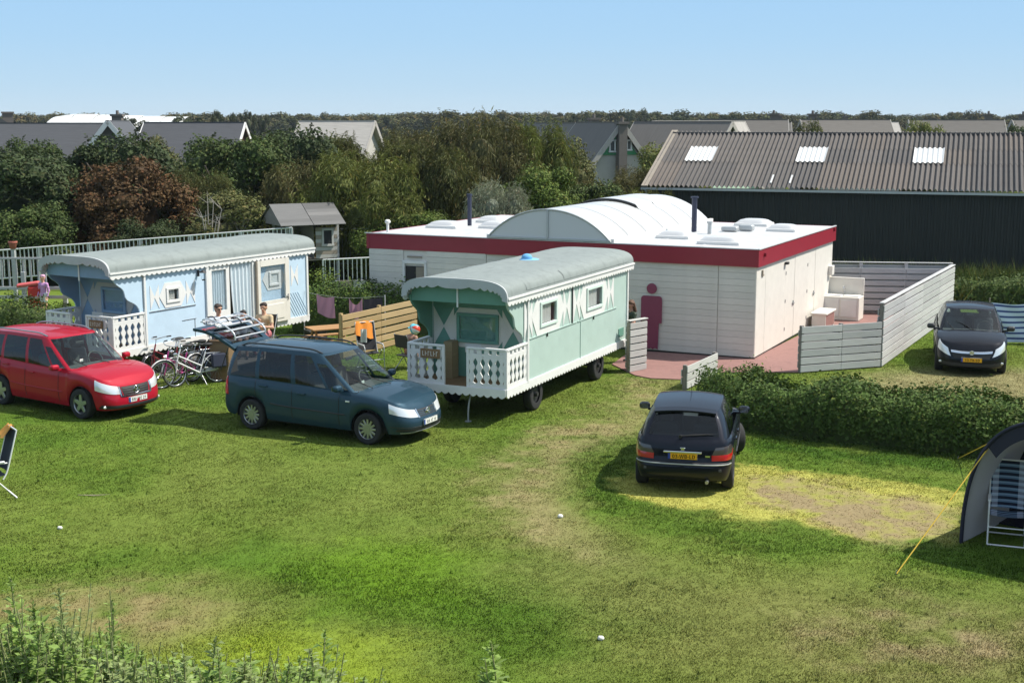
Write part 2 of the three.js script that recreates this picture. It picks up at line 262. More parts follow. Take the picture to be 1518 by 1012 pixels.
// ---------------------------------------------------------------- foliage
function crownGeo(s, { lumps = 16, n = 8000, leaf = 0.055, up = 0, inner = 0.45, thin = 0.62, low = 0.5, sprays = 170 } = {}) {
  // a crown of unit half-size: leaves sit in clumps over an uneven body; y from -1 to 1
  const q = rng(s), L = [], pos = [], col = [], g1 = () => q() + q() + q() - 1.5;
  for (let k = 0; k < lumps; k++) { const a = q() * 6.283, y = -0.75 + 1.55 * (k + 0.5) / lumps + (q() - 0.5) * 0.3, r = Math.sqrt(Math.max(0.04, 1 - y * y)) * (0.45 + 0.4 * q()) * (y < 0 ? lerp(1, 0.9, low) : 1); L.push([r * Math.cos(a), y * 0.8, r * Math.sin(a), 0.10 + 0.22 * Math.pow(q(), 1.3), 0.75 + 0.5 * q()]); }
  const put = (x, y, z, nx, ny, nz, sz, shade) => {
    const nrm = V(nx + g1() * 0.9, ny + g1() * 0.9 + 0.25, nz + g1() * 0.9).normalize();
    let t = V(g1(), g1() + up * 3, g1()).cross(nrm).normalize(); let b = nrm.clone().cross(t).normalize();
    const l = sz * (0.7 + 0.6 * q()), w = l * thin * (0.7 + 0.5 * q()), p = V(x, y, z);
    const A = p.clone().addScaledVector(b, -l), B = p.clone().addScaledVector(t, w), D = p.clone().addScaledVector(b, l).addScaledVector(nrm, -l * 0.3), E = p.clone().addScaledVector(t, -w);
    for (const v of [A, B, D, A, D, E]) { pos.push(v.x, v.y, v.z); col.push(shade[0], shade[1], shade[2]); }
  };
  for (let k = 0; k < n; k++) {
    const o = L[Math.floor(q() * L.length)], d = V(g1(), g1(), g1()).normalize(), r = o[3] * (inner + (1.08 - inner) * Math.sqrt(q())) * (1 + 0.14 * g1()) * (q() < 0.06 ? 1 + 0.22 * q() : 1);
    const tone = o[4] * (0.7 + 0.6 * q()), yl = q() < 0.12 ? 1.35 : 1;
    let y = o[1] + d.y * r * (up ? 1.5 : 1); if (y < -0.98) continue;
    put(o[0] + d.x * r, y, o[2] + d.z * r, d.x, d.y, d.z, leaf, [tone * yl, tone, tone * 0.9]);
  }
  for (let k = 0; k < sprays; k++) {                       // shoots that stand out of the body and make the outline ragged
    const o = L[Math.floor(q() * L.length)], d = V(g1(), g1() * 0.8 + 0.35 + up, g1()).normalize(), len = (0.14 + 0.2 * q()) * (up ? 1.25 : 0.9), s0 = V(o[0], o[1], o[2]).addScaledVector(V(g1(), g1() + 0.5, g1()).normalize(), o[3] * 0.9), bend = V(g1() * 0.3, -0.15, g1() * 0.3), tone = o[4] * (0.8 + 0.5 * q());
    for (let i = 0; i < 26; i++) { const t = i / 26, p = s0.clone().addScaledVector(d, t * len).addScaledVector(bend, t * t * len), j = 0.03 * (1 - 0.7 * t); put(p.x + g1() * j, p.y + g1() * j, p.z + g1() * j, d.x, d.y, d.z, leaf * (0.95 - 0.35 * t), [tone * 1.05, tone, tone * 0.85]); }
  }
  const g = new THREE.BufferGeometry(); g.setAttribute('position', new THREE.Float32BufferAttribute(pos, 3)); g.setAttribute('color', new THREE.Float32BufferAttribute(col, 3)); g.computeVertexNormals();
  // the dense inside of the crown: twigs and leaves too tight to see through
  const core = []; for (const o of L) { const c = new THREE.IcosahedronGeometry(o[3] * 0.45, 1), p = c.attributes.position; for (let i = 0; i < p.count; i++) { const k = 0.85 + 0.3 * vn(p.getX(i) * 20 + o[0] * 9, p.getY(i) * 20 + p.getZ(i) * 13); p.setXYZ(i, p.getX(i) * k + o[0], p.getY(i) * k + o[1], p.getZ(i) * k + o[2]); } c.computeVertexNormals(); c.setAttribute('color', new THREE.Float32BufferAttribute(new Float32Array(p.count * 3).fill(0.9), 3)); core.push(c); }
  const c2 = new THREE.IcosahedronGeometry(0.34, 1); c2.setAttribute('color', new THREE.Float32BufferAttribute(new Float32Array(c2.attributes.position.count * 3).fill(0.9), 3)); core.push(c2);
  const out = geo([g, ...core]); out.isMade = true; return out;
}
const CR = {
  round: [crownGeo(11, { n: 34000, leaf: 0.026, lumps: 46 }), crownGeo(12, { n: 34000, leaf: 0.024, lumps: 58 }), crownGeo(13, { n: 34000, lumps: 40, leaf: 0.027 })],
  feather: [crownGeo(21, { n: 34000, sprays: 420, lumps: 64, leaf: 0.045, thin: 0.14, up: 1.4, inner: 0.45 }), crownGeo(22, { n: 34000, sprays: 420, lumps: 52, leaf: 0.05, thin: 0.14, up: 1.4, inner: 0.45 })],
  far: [crownGeo(31, { n: 4000, lumps: 16, leaf: 0.05, sprays: 40 }), crownGeo(32, { n: 4000, lumps: 14, leaf: 0.05, sprays: 40 })],
};
const FOL = {
  dark: leafM([0.054, 0.080, 0.030]), green: leafM([0.072, 0.108, 0.030]), fresh: leafM([0.105, 0.152, 0.030]), olive: leafM([0.122, 0.132, 0.046]), lime: leafM([0.165, 0.19, 0.052]),
  brown: leafM([0.105, 0.062, 0.028]), dry: leafM([0.148, 0.145, 0.062]), silver: leafM([0.27, 0.30, 0.23]), hedge: leafM([0.072, 0.118, 0.028]), far: leafM([0.075, 0.088, 0.045]),
};
const bark = M([0.12, 0.1, 0.08], 0.95, { map: T.grain });
function trunkGeo(s, h, r) {                              // tapered trunk with limbs, ends inside the crown
  const q = rng(s), out = [bar([0, -0.1, 0], [0.03 * h, h * 0.45, 0], r, 8, r * 0.75)];
  for (let k = 0; k < 5; k++) { const a = k * 1.257 + q(), y = h * (0.25 + 0.18 * q()), l = h * (0.3 + 0.25 * q()); out.push(bar([0.02 * h, y, 0], [Math.cos(a) * l * 0.6, y + l, Math.sin(a) * l * 0.6], r * 0.5, 6, r * 0.15)); }
  return geo(out);
}
const trunkG = [trunkGeo(1, 1, 0.035), trunkGeo(2, 1, 0.03)].map(g => (g.isMade = true, g));
let treeN = 0;
function tree(name, label, cat, x, z, h, wid, kind, m, group, base = -0.06, sq = 1) {
  const t = thing(name, label, cat, [x, 0, z], hash2(++treeN, 3) * 6.283, group), k = CR[kind], g = k[treeN % k.length];
  const tr = part('trunk', trunkG[treeN % 2], bark, t); tr.scale.setScalar(h);
  const c = part('crown', g, FOL[m], t); c.userData.kind = 'stuff';
  const hh = h * (1 - base) / 2; c.scale.set(wid / 2 * 1.12, hh * 1.08, wid / 2 * 1.12 * sq); c.position.y = h * base + hh;
  return t;
}
// ---------------------------------------------------------------- wash house
mat.board = [[0.74, 0.705, 0.64], [0.72, 0.685, 0.625], [0.76, 0.72, 0.655]].map(c => M(c, 0.5, { map: T.mottle }));
mat.red = M([0.30, 0.015, 0.032], 0.42, { map: T.mottle }); mat.membrane = M([0.60, 0.605, 0.61], 0.5, { map: T.worn });
mat.poly = new THREE.MeshPhysicalMaterial({ color: C(0.66, 0.665, 0.67), roughness: 0.28, transmission: 0.2, thickness: 0, side: THREE.DoubleSide });
mat.gable = M([0.60, 0.60, 0.60], 0.4); mat.navy = M([0.025, 0.03, 0.06], 0.5); mat.figure = M([0.27, 0.055, 0.105], 0.6, { map: T.mottle });
mat.paving = M([0.30, 0.158, 0.138], 0.85, { map: T.worn, bumpMap: T.rough, bumpScale: 0.004 });
{
  const B = thing('wash_house', 'white boarded wash house with crimson fascia and translucent barrel vault on its flat roof', 'building', [6.42, 0, -34.3], -26.2 * R);
  const W = 12, D = 8.9, HW = 2.48, HR = 2.92;
  part('wall', [bx(W - 0.1, HW, 0.16, -W / 2, HW / 2, -0.13), bx(0.16, HW, D - 0.1, -0.13, HW / 2, -D / 2), bx(W - 0.1, HW, 0.16, -W / 2, HW / 2, -D + 0.1), bx(0.16, HW, D - 0.1, -W + 0.1, HW / 2, -D / 2)], mat.board[1], B);
  part('plinth', [bx(W, 0.06, 0.04, -W / 2, 0.03, -0.04), bx(0.04, 0.06, D, -0.04, 0.03, -D / 2)], mat.black, B);
  // cladding boards, each a piece: front wall in two bays, lit side wall between its doors
  const bh = 0.176, nb = 14, gB = {};
  const board = (w) => gB[w.toFixed(3)] ??= (() => { const g = geo(slab([[-w / 2, 0], [w / 2, 0], [w / 2, bh - 0.014], [-w / 2, bh - 0.014]], 0.03, [], 0.003)); g.isMade = true; return g; })();
  const bays = [[-W + 0.02, -10.78], [-9.98, -8.0], [-7.98, -4.9], [-4.88, -1.05], [-1.03, 0]];
  for (let r = 0; r < nb; r++) for (const [a, b] of bays) { const o = part('cladding_board', board(b - a - 0.012), mat.board[(r * 5 + Math.round(a * 3) + 40) % 3], B); o.position.set((a + b) / 2, 0.06 + r * (HW - 0.06) / nb, -0.05 + (r % 3) * 0.0012); }
  const door0 = part('door', [bx(0.66, 2.0, 0.05, -10.38, 1.0, -0.06)], mat.black, B); part('door_frame', [bx(0.07, 2.1, 0.09, -10.75, 1.05, -0.02), bx(0.07, 2.1, 0.09, -10.01, 1.05, -0.02), bx(0.81, 0.08, 0.09, -10.38, 2.12, -0.02)], mat.whiteTrim, door0);
  part('door_leaf', bx(0.32, 1.98, 0.04, -10.15, 1.0, 0.0, 0.5), mat.oldWood, door0);
  part('sign_plate', bx(0.5, 0.05, 0.03, -10.38, 2.28, 0.0), mat.oldWood, B);
  // lit side: smooth panels, doors
  const zs = [0, -0.95, -3.05, -4.1, -5.6, -6.6, -D];
  for (let k = 0; k < 6; k++) {
    const a = zs[k], b = zs[k + 1], w = a - b - 0.014, isD = k === 1 || k === 3 || k === 5;
    const p = part(k === 2 || k === 4 ? 'door' : 'wall_panel', rb(0.03, HW - 0.08, w, 0.006, k === 2 || k === 4 ? -0.032 : -0.028, 0.06 + (HW - 0.08) / 2, (a + b) / 2), mat.cream, B);
    if (k === 2 || k === 4) { part('handle', [bx(0.05, 0.03, 0.13, 0.01, 1.05, b + 0.16), bx(0.03, 0.14, 0.04, 0, 1.05, b + 0.13)], mat.steel, p); for (const y of [0.4, 1.2, 2.0]) part('hinge', cyl(0.012, 0.012, 0.1, -0.01, y, a - 0.03), mat.steel, p); }
  }
  part('wall_lamp', [rb(0.1, 0.07, 0.2, 0.02, 0.04, 2.3, -2.95)], mat.black, B);
  part('bracket', [bx(0.05, 0.12, 0.08, 0.0, 2.28, -0.55), bx(0.04, 0.05, 0.16, 0.0, 2.2, -0.6)], mat.oldWood, B);
  part('meter_box', [rb(0.14, 0.3, 0.3, 0.02, 0.06, 1.55, -8.5)], mat.cream, B);
  // crimson fascia
  const F = (x0, x1, z) => bx(x1 - x0, HR - HW + 0.02, 0.1, (x0 + x1) / 2, (HR + HW) / 2, z);
  part('fascia', [F(-8.0, 0.06, 0.01)], mat.red, B); part('fascia', [F(-W - 0.05, -8.0, -0.06)], mat.red, B);
  part('fascia', [bx(0.1, HR - HW + 0.02, D + 0.04, 0.01, (HR + HW) / 2, -D / 2 - 0.06)], mat.red, B); part('fascia', [bx(0.1, HR - HW + 0.02, D, -W, (HR + HW) / 2, -D / 2), bx(W, HR - HW + 0.02, 0.1, -W / 2, (HR + HW) / 2, -D)], mat.red, B);
  for (const [y, z] of [[2.76, -0.45], [2.84, -8.6]]) part('fascia_hook', bx(0.07, 0.1, 0.05, 0.09, y, z), mat.red, B);
  part('edge_trim', [bx(W + 0.14, 0.025, 0.06, -W / 2, HR + 0.02, 0.04), bx(0.06, 0.025, D + 0.1, 0.05, HR + 0.02, -D / 2)], mat.membrane, B);
  part('roof', [bx(W - 0.1, 0.1, D - 0.1, -W / 2, HR - 0.04, -D / 2)], mat.membrane, B);
  // roof membrane seams
  for (const x of [-10.3, -3.2, -1.7]) part('roof_seam', bx(0.06, 0.01, D - 0.3, x, HR + 0.016, -D / 2), mat.membrane, B);
  // barrel vault: panes between ribs, two opened a little
  const vx = -6.0, vw = 1.9, rise = 0.84, rad = (vw * vw + rise * rise) / (2 * rise), a0 = Math.asin(vw / rad);
  const arc = (t, lift = 0) => [vx + (rad + lift) * Math.sin(t), HR + 0.05 + rise - rad + (rad + lift) * Math.cos(t)];
  const vault = part('barrel_vault', [bx(0.1, 0.14, D, vx - vw - 0.02, HR + 0.06, -D / 2), bx(0.1, 0.14, D, vx + vw + 0.02, HR + 0.06, -D / 2)], mat.white, B);
  const nP = 6, zL = (D - 0.1) / nP;
  for (let k = 0; k < nP; k++) {
    const z0 = 0.04 - k * zL, z1 = z0 - zL, up = k === 3 || k === 4 ? 0.09 : 0;
    part('vault_pane', [gridGeo(24, 1, (u, v) => { const p = arc(lerp(-a0, a0, u), 0.004 + up * (u < 0.72 ? 1 : 0)); return [p[0], p[1], lerp(z0 - 0.02, z1 + 0.02, v)]; }), gridGeo(24, 1, (u, v) => { const p = arc(lerp(-a0, a0, u), -0.012 + up * (u < 0.72 ? 1 : 0)); return [p[0], p[1], lerp(z0 - 0.02, z1 + 0.02, v)]; })], mat.poly, vault);
    part('vault_rib', gridGeo(24, 1, (u, v) => { const p = arc(lerp(-a0, a0, u), 0.02); return [p[0], p[1], lerp(z0 - 0.02, z0 + 0.02, v)]; }), mat.galv, vault);
  }
  for (const k of [3, 4]) { const z = 0.04 - k * zL; part('vent_opening', [gridGeo(16, 1, (u, v) => { const p = arc(lerp(-a0 * 0.9, a0 * 0.45, u), 0.015 + v * 0.07); return [p[0], p[1], z + 0.03]; }), gridGeo(16, 1, (u, v) => { const p = arc(lerp(-a0 * 0.9, a0 * 0.45, u), 0.02); return [p[0], p[1], z + 0.03 - v * 0.05]; }), bx(0.04, 0.04, 0.5, arc(a0 * 0.45)[0], arc(a0 * 0.45)[1] + 0.03, z - 0.2)], mat.black, vault); }
  const half = (s) => { const p = [[vx, HR + 0.06]]; for (let i = 0; i <= 14; i++) p.push(arc(s * a0 * i / 14, -0.02)); return p; };
  for (const s of [-1, 1]) part('gable_pane', slab(s > 0 ? half(1).reverse() : half(-1), 0.02).translate(0, 0, 0.05), mat.gable, vault);
  part('gable_mullion', [bx(0.05, rise, 0.05, vx, HR + 0.05 + rise / 2, 0.08), tube(Array.from({ length: 15 }, (_, i) => [...arc(lerp(-a0, a0, i / 14), 0), 0.08]), 0.025, 40, 6), bx(2 * vw, 0.05, 0.05, vx, HR + 0.07, 0.08)], mat.galv, vault);
  // roof domes, each a kerb with a shallow acrylic dome
  for (const [x, z, w, d] of [[-10.9, -2.9, 1.1, 0.8], [-10.6, -5.6, 0.9, 0.9], [-9.3, -6.8, 1.0, 0.9], [-3.1, -2.5, 1.0, 0.8], [-1.35, -1.2, 1.2, 0.7], [-2.4, -8.1, 1.1, 0.9], [-0.95, -6.3, 0.9, 0.8], [-9.4, -3.4, 0.9, 0.7]]) {
    const k = part('roof_dome', rb(w, 0.1, d, 0.03, x, HR + 0.05, z), mat.white, B);
    part('dome', gridGeo(10, 10, (u, v) => { const a = u * 2 - 1, b = v * 2 - 1; return [x + a * w * 0.46, HR + 0.1 + 0.13 * Math.pow((1 - a ** 4) * (1 - b ** 4), 0.6), z + b * d * 0.46]; }), mat.poly, k);
  }
  part('flue', [cyl(0.07, 0.07, 1.0, -10.6, HR + 0.5, -3.9), cyl(0.09, 0.09, 0.06, -10.6, HR + 1.0, -3.9)], mat.navy, B); part('flue', [cyl(0.08, 0.08, 1.05, -3.3, HR + 0.52, -4.7), cyl(0.12, 0.12, 0.05, -3.3, HR + 1.06, -4.7)], mat.navy, B);
  part('vent_pipe', [cyl(0.06, 0.06, 0.35, -2.65, HR + 0.18, -4.2), cyl(0.09, 0.09, 0.05, -2.65, HR + 0.36, -4.2)], mat.galv, B); part('vent_pipe', [cyl(0.04, 0.04, 0.3, -11.6, HR + 0.15, -0.5), ball(0.09, 0.07, 0.09, -11.6, HR + 0.33, -0.5)], mat.white, B);
  part('roof_fan', [rb(0.5, 0.14, 0.3, 0.05, -2.35, HR + 0.1, -5.3), rb(0.45, 0.18, 0.3, 0.06, -1.95, HR + 0.12, -5.7)], mat.galv, B);
  // the crimson figure beside the entrance: flat cut-out screwed to the boards
  const fs = new THREE.Shape(); const hw = 0.30;
  fs.moveTo(-hw, 0.78); fs.lineTo(-hw, 1.42); fs.quadraticCurveTo(-hw, 1.52, -hw + 0.1, 1.52); fs.lineTo(hw - 0.1, 1.52); fs.quadraticCurveTo(hw, 1.52, hw, 1.42); fs.lineTo(hw, 0.78); fs.lineTo(hw - 0.08, 0.78); fs.lineTo(hw - 0.1, 0.06); fs.lineTo(hw - 0.17, 0.09); fs.lineTo(0.05, 0.05); fs.lineTo(0, 0.1); fs.lineTo(-0.05, 0.06); fs.lineTo(-0.13, 0.09); fs.lineTo(-hw + 0.1, 0.05); fs.lineTo(-hw + 0.08, 0.78);
  const head = new THREE.Shape(); head.absarc(0, 1.72, 0.145, 0, Math.PI * 2);
  const fig = solid('pictogram_figure', [slab(fs, 0.02), slab(head, 0.02)], mat.figure, 'flat plum red cut-out of a standing figure mounted on the white boarded wall', 'pictogram');
  fig.position.set(6.42, 0.03, -34.3); fig.rotation.y = -26.2 * R; fig.translateX(-2.9); fig.translateZ(0.01);
}
// ---------------------------------------------------------------- paved yard round the wash house
{ const g = new THREE.ExtrudeGeometry(shape(PAVING.map(p => [p[0], -p[1]])), { depth: 0.05, bevelEnabled: false }); g.rotateX(-Math.PI / 2); g.translate(0, -0.025, 0); struct('paving', g, mat.paving); }

// ---------------------------------------------------------------- barn
mat.sheet = [[0.125, 0.112, 0.105], [0.108, 0.099, 0.095], [0.135, 0.115, 0.102], [0.096, 0.089, 0.087]].map(c => M(c, 0.85, { map: T.worn, bumpMap: T.rough, bumpScale: 0.003 }));
mat.skylight = M([0.66, 0.66, 0.645], 0.35); mat.barnWall = [[0.0145, 0.019, 0.0175], [0.0165, 0.021, 0.019]].map(c => M(c, 0.6, { map: T.streak }));
{
  const B = thing('barn', 'long dark clad barn with weathered corrugated roof and white rooflight sheets', 'barn', [6.19, 0, -61.3], -19.1 * R);
  const L = 27, HE = 3.27, HRg = 5.62, dz = 6.1, sl = Math.hypot(HRg - HE, dz), pit = Math.atan2(HRg - HE, dz);
  const wave = 0.217, per = 6, sw = wave * per, n = Math.round(L / sw), rows = [[0, 0.44], [0.44, 0.69], [0.69, 1]], gs = {};
  const sheet = (l, am = 0.06) => gs[l + 'a' + am] ??= (() => { const g = geo([gridGeo(per * 8, 1, (u, v) => [u * (sw + 0.02), am * Math.cos(u * per * 2 * Math.PI), -v * l])]); const q = mergeVertices(g); q.computeVertexNormals(); const w = q.toNonIndexed(); w.isMade = true; return w; })();
  for (let r = 0; r < 3; r++) for (let k = 0; k < n; k++) {
    const [a, b] = rows[r], sky = r === 1 && [1, 5, 9, 13, 17].includes(k) || false;
    const o = part(sky ? 'rooflight_sheet' : 'roof_sheet', sheet(+((b - a) * sl + 0.12).toFixed(3), sky ? 0.03 : 0.06), sky ? mat.skylight : mat.sheet[Math.floor(hash2(k, r + 3) * 4)], B);
    o.position.set(k * sw, HE + 0.06 + a * (HRg - HE) + 0.012 * (r + 1) + 0.004 * (k % 2) + (sky ? 0.045 : 0), -a * dz + 0.25); o.rotation.x = pit;
  }
  for (const k of [4.4, 5.05]) part('roof_patch', bx(0.07, 0.05, 0.9, k * sw, HE + 0.42, -0.55, 0, pit), mat.skylight, B);
  part('ridge_cap', [bx(L, 0.1, 0.4, L / 2, HRg + 0.08, -dz + 0.2)], mat.sheet[1], B);
  part('rear_roof', [bx(L, 0.06, sl, L / 2, (HRg + HE) / 2, -dz * 1.5, 0, -pit)], mat.sheet[1], B);
  part('barge_board', [bx(0.3, 0.06, sl + 0.4, 0.02, (HRg + HE) / 2 + 0.13, -dz / 2 + 0.15, 0, pit)], mat.oldWood, B);
  part('gutter', [bx(L + 0.3, 0.1, 0.14, L / 2, HE - 0.06, 0.24)], mat.galv, B); part('downpipe', [tube([[0.05, HE - 0.1, 0.24], [0.1, HE - 0.35, 0.15], [0.08, HE - 0.7, 0.07], [0.08, 0, 0.07]], 0.05, 20)], mat.galv, B);
  const rib = 0.25, cw = 1.0, wallG = (() => { const p = []; for (let i = 0; i < 4; i++) { const x = i * rib; p.push([x, 0], [x + 0.05, 0], [x + 0.07, 0.035], [x + 0.18, 0.035], [x + 0.2, 0]); } p.push([cw, 0], [cw, -0.02], [0, -0.02]); const s = slab(p, HE); s.rotateX(-Math.PI / 2); const g = geo(s); g.isMade = true; return g; })();
  for (let k = 0; k < L; k++) { const o = part('wall_sheet', wallG, mat.barnWall[k % 2], B); o.scale.z = -1; o.position.set(k * cw, 0, 0.0); o.scale.set(1, 1, -1); }
  part('gable_wall', [slab([[0, 0], [0, HE], [-dz, HRg], [-2 * dz, HE], [-2 * dz, 0]].map(([z, y]) => [-z, y]), 0.1).rotateY(Math.PI / 2)], mat.barnWall[0], B);
}
// ---------------------------------------------------------------- houses beyond the thicket
mat.slate = M([0.085, 0.088, 0.098], 0.75, { map: T.streak }); mat.slateBrown = M([0.17, 0.155, 0.14], 0.85, { map: T.streak }); mat.roofPale = M([0.48, 0.45, 0.41], 0.85, { map: T.streak }); mat.brick = M([0.30, 0.14, 0.09], 0.9, { map: T.mottle }); mat.brickGrey = M([0.16, 0.14, 0.125], 0.9, { map: T.mottle }); mat.greenPaint = M([0.04, 0.24, 0.10], 0.5); mat.mint = M([0.42, 0.55, 0.42], 0.6); mat.ochre = M([0.4, 0.3, 0.11], 0.7); mat.render = M([0.5, 0.48, 0.44], 0.8, { map: T.mottle }); mat.pane = M([0.06, 0.08, 0.09], 0.1);
function house(label, x, z, turn, w, d, ridge, eave, roofM, o = {}) {
  // gable faces local +z, ridge runs along local z
  const B = thing('house', label, 'house', [x, 0, z], turn), th = 0.18, sl = Math.hypot(w / 2, ridge - eave), an = Math.atan2(ridge - eave, w / 2), ov = 0.35;
  part('wall', slab([[-w / 2, 0], [w / 2, 0], [w / 2, eave], [0, ridge - 0.15], [-w / 2, eave]], d).translate(0, 0, -d / 2), o.wall ?? mat.render, B);
  for (const s of [-1, 1]) {
    const r = part('roof', bx(sl + 0.3, th, d + 2 * ov, s * (w / 4 + 0.1), (ridge + eave) / 2, 0, 0, 0, -s * an), roofM, B);
    part('barge_board', [bx(sl + 0.3, 0.3, 0.06, s * (w / 4 + 0.1), (ridge + eave) / 2 - 0.06, d / 2 + ov + 0.035, 0, 0, -s * an), bx(sl + 0.3, 0.3, 0.06, s * (w / 4 + 0.1), (ridge + eave) / 2 - 0.06, -d / 2 - ov - 0.035, 0, 0, -s * an)], o.barge ?? mat.white, r);
    for (let k = 1; k < 9; k++) part('tile_course', bx(0.03, 0.05, d + 2 * ov - 0.02, s * (w / 2) * k / 9, ridge - (ridge - eave) * k / 9 + 0.11, 0, 0, 0, -s * an), roofM, r);
  }
  part('ridge_tile', bx(0.3, 0.14, d + 2 * ov, 0, ridge + 0.1, 0), roofM, B);
  if (o.panel) part('gable_panel', slab([[-w / 2 * 0.30, lerp(ridge, eave, 0.36)], [w / 2 * 0.30, lerp(ridge, eave, 0.36)], [0, ridge - 0.35]], 0.08).translate(0, 0, d / 2 + 0.01), o.panel, B);
  for (const [wx, wy, ww, wh] of o.windows ?? []) { const k = part('window', bx(ww, wh, 0.06, wx, wy, d / 2 + 0.12), mat.pane, B); part('window_frame', [bx(ww + 0.16, 0.1, 0.1, wx, wy + wh / 2, d / 2 + 0.13), bx(ww + 0.16, 0.1, 0.1, wx, wy - wh / 2, d / 2 + 0.13), bx(0.1, wh, 0.1, wx - ww / 2, wy, d / 2 + 0.13), bx(0.1, wh, 0.1, wx + ww / 2, wy, d / 2 + 0.13)], mat.whiteTrim, k); }
  if (o.chimney) { const [cx, cz, cw, ct, cm] = o.chimney; part('chimney', [bx(cw, ct, cw, cx, ct / 2, cz), bx(cw + 0.2, 0.15, cw + 0.2, cx, ct, cz), cyl(0.12, 0.1, 0.3, cx, ct + 0.2, cz)], cm, B); }
  return B;
}
house('dark slate roofed house with white bargeboards above the thicket', -27.2, -92, 0.15, 5.6, 9, 6.2, 2.6, mat.slate, { wall: mat.brickGrey });
house('long dark slate roof crossing behind the white gable', -34.5, -99, 1.62, 8, 11, 6.05, 2.6, mat.slate, { wall: mat.brick, barge: mat.greyWoodDark, chimney: [-1.5, 5.5, 0.7, 6.75, mat.brickGrey] });
house('slate roof with small white gable right of the long roofs', -22.4, -94, 1.5, 8, 6.5, 6.1, 2.8, mat.slate, { wall: mat.brick });
house('pale roofed house with half-hip over the shrubs', -12.6, -96, 1.35, 6.5, 5.0, 6.2, 3.2, mat.roofPale, { barge: mat.roofPale });
house('grey roofed house with green gable and thick chimney stack', 5.75, -88, 0.32, 8.2, 7, 6.1, 0.8, mat.slateBrown, { panel: mat.greenPaint, windows: [[-0.55, 4.75, 0.35, 0.7], [0.6, 4.8, 0.3, 0.6]], barge: mat.roofPale, chimney: [0, 3.85, 0.55, 6.2, mat.brickGrey], wall: mat.render });
house('grey house with chimney behind the green gabled one', 2.9, -104, 0.3, 9, 12, 6.05, 0.8, mat.slateBrown, { barge: mat.slateBrown, chimney: [1.6, 5.6, 0.6, 6.5, mat.brickGrey] });
house('mint gabled house with broad grey roof near the barn', 12.8, -100, 0.85, 10, 8, 6.15, 0.8, mat.slateBrown, { panel: mat.mint, barge: mat.roofPale, wall: mat.mint });
house('ochre gabled house with pale roof beyond the barn', 14.9, -106, -1.1, 7, 8, 6.2, 2.2, mat.roofPale, { wall: mat.ochre, windows: [[-0.9, 3.7, 0.8, 1.3], [1.3, 3.9, 0.6, 1]], barge: mat.roofPale });
for (const [k, x, z, l] of [[0, 20.5, -118, 7], [1, 30, -120, 7.5], [2, 42, -126, 8], [3, 53, -130, 8], [4, 27, -150, 8], [5, 44, -165, 7]])
  house(['grey hipped house roof with pale finials beyond the barn ridge', 'grey house roof with twin chimney behind the barn', 'broad grey house roof behind the barn between low trees', 'grey house roof with solar frame beyond the barn', 'small grey roof deep behind the barn', 'small cream gabled house among low trees'][k], x, z, 1.45 + 0.2 * (k % 2), 8, l, 6.35 - (k > 3 ? 0.2 : 0), 2.5, k === 5 ? mat.roofPale : mat.slateBrown, { barge: mat.roofPale, chimney: [0.5, (k % 2 ? -1 : 1) * l * 0.38, 0.6, 6.95, mat.brickGrey] });
// big white hall far behind the slate roofs
{ const B = thing('exhibition_hall', 'long low white hall with curved roof far behind the slate roofs', 'building', [-74, 0, -250], 0.1);
  part('wall', bx(24, 5.6, 14, 0, 2.8, 0), mat.white, B); for (let k = 0; k < 6; k++) part('roof_bay', gridGeo(6, 8, (u, v) => [-12.4 + (k + u) * 4.13, 5.5 + 2.5 * Math.sin(v * Math.PI * 0.5) * (1 - 0.25 * (k / 5)) - (k === 0 ? 0.6 * (1 - u) : 0), 7.4 - 14 * v]), mat.whiteTrim, B); for (let k = 0; k < 8; k++) part('window', bx(1.6, 0.8, 0.1, -10.6 + k * 3.0, 4.7, 7.06), mat.pane, B); }
{ const B = thing('brick_house', 'red brick house with steep slate cap at the edge of the village', 'house', [-47, 0, -118], 0.4); part('wall', bx(5, 5.8, 6, 0, 2.9, 0), mat.brick, B); part('roof', slab([[-2.9, 5.6], [2.9, 5.6], [0.4, 7.4]], 6.4).translate(0, 0, -3.2), mat.slate, B); part('chimney', [bx(0.9, 3, 0.8, 2.2, 5.6, 0.5), bx(1.05, 0.15, 0.95, 2.2, 7.1, 0.5)], mat.brickGrey, B); }
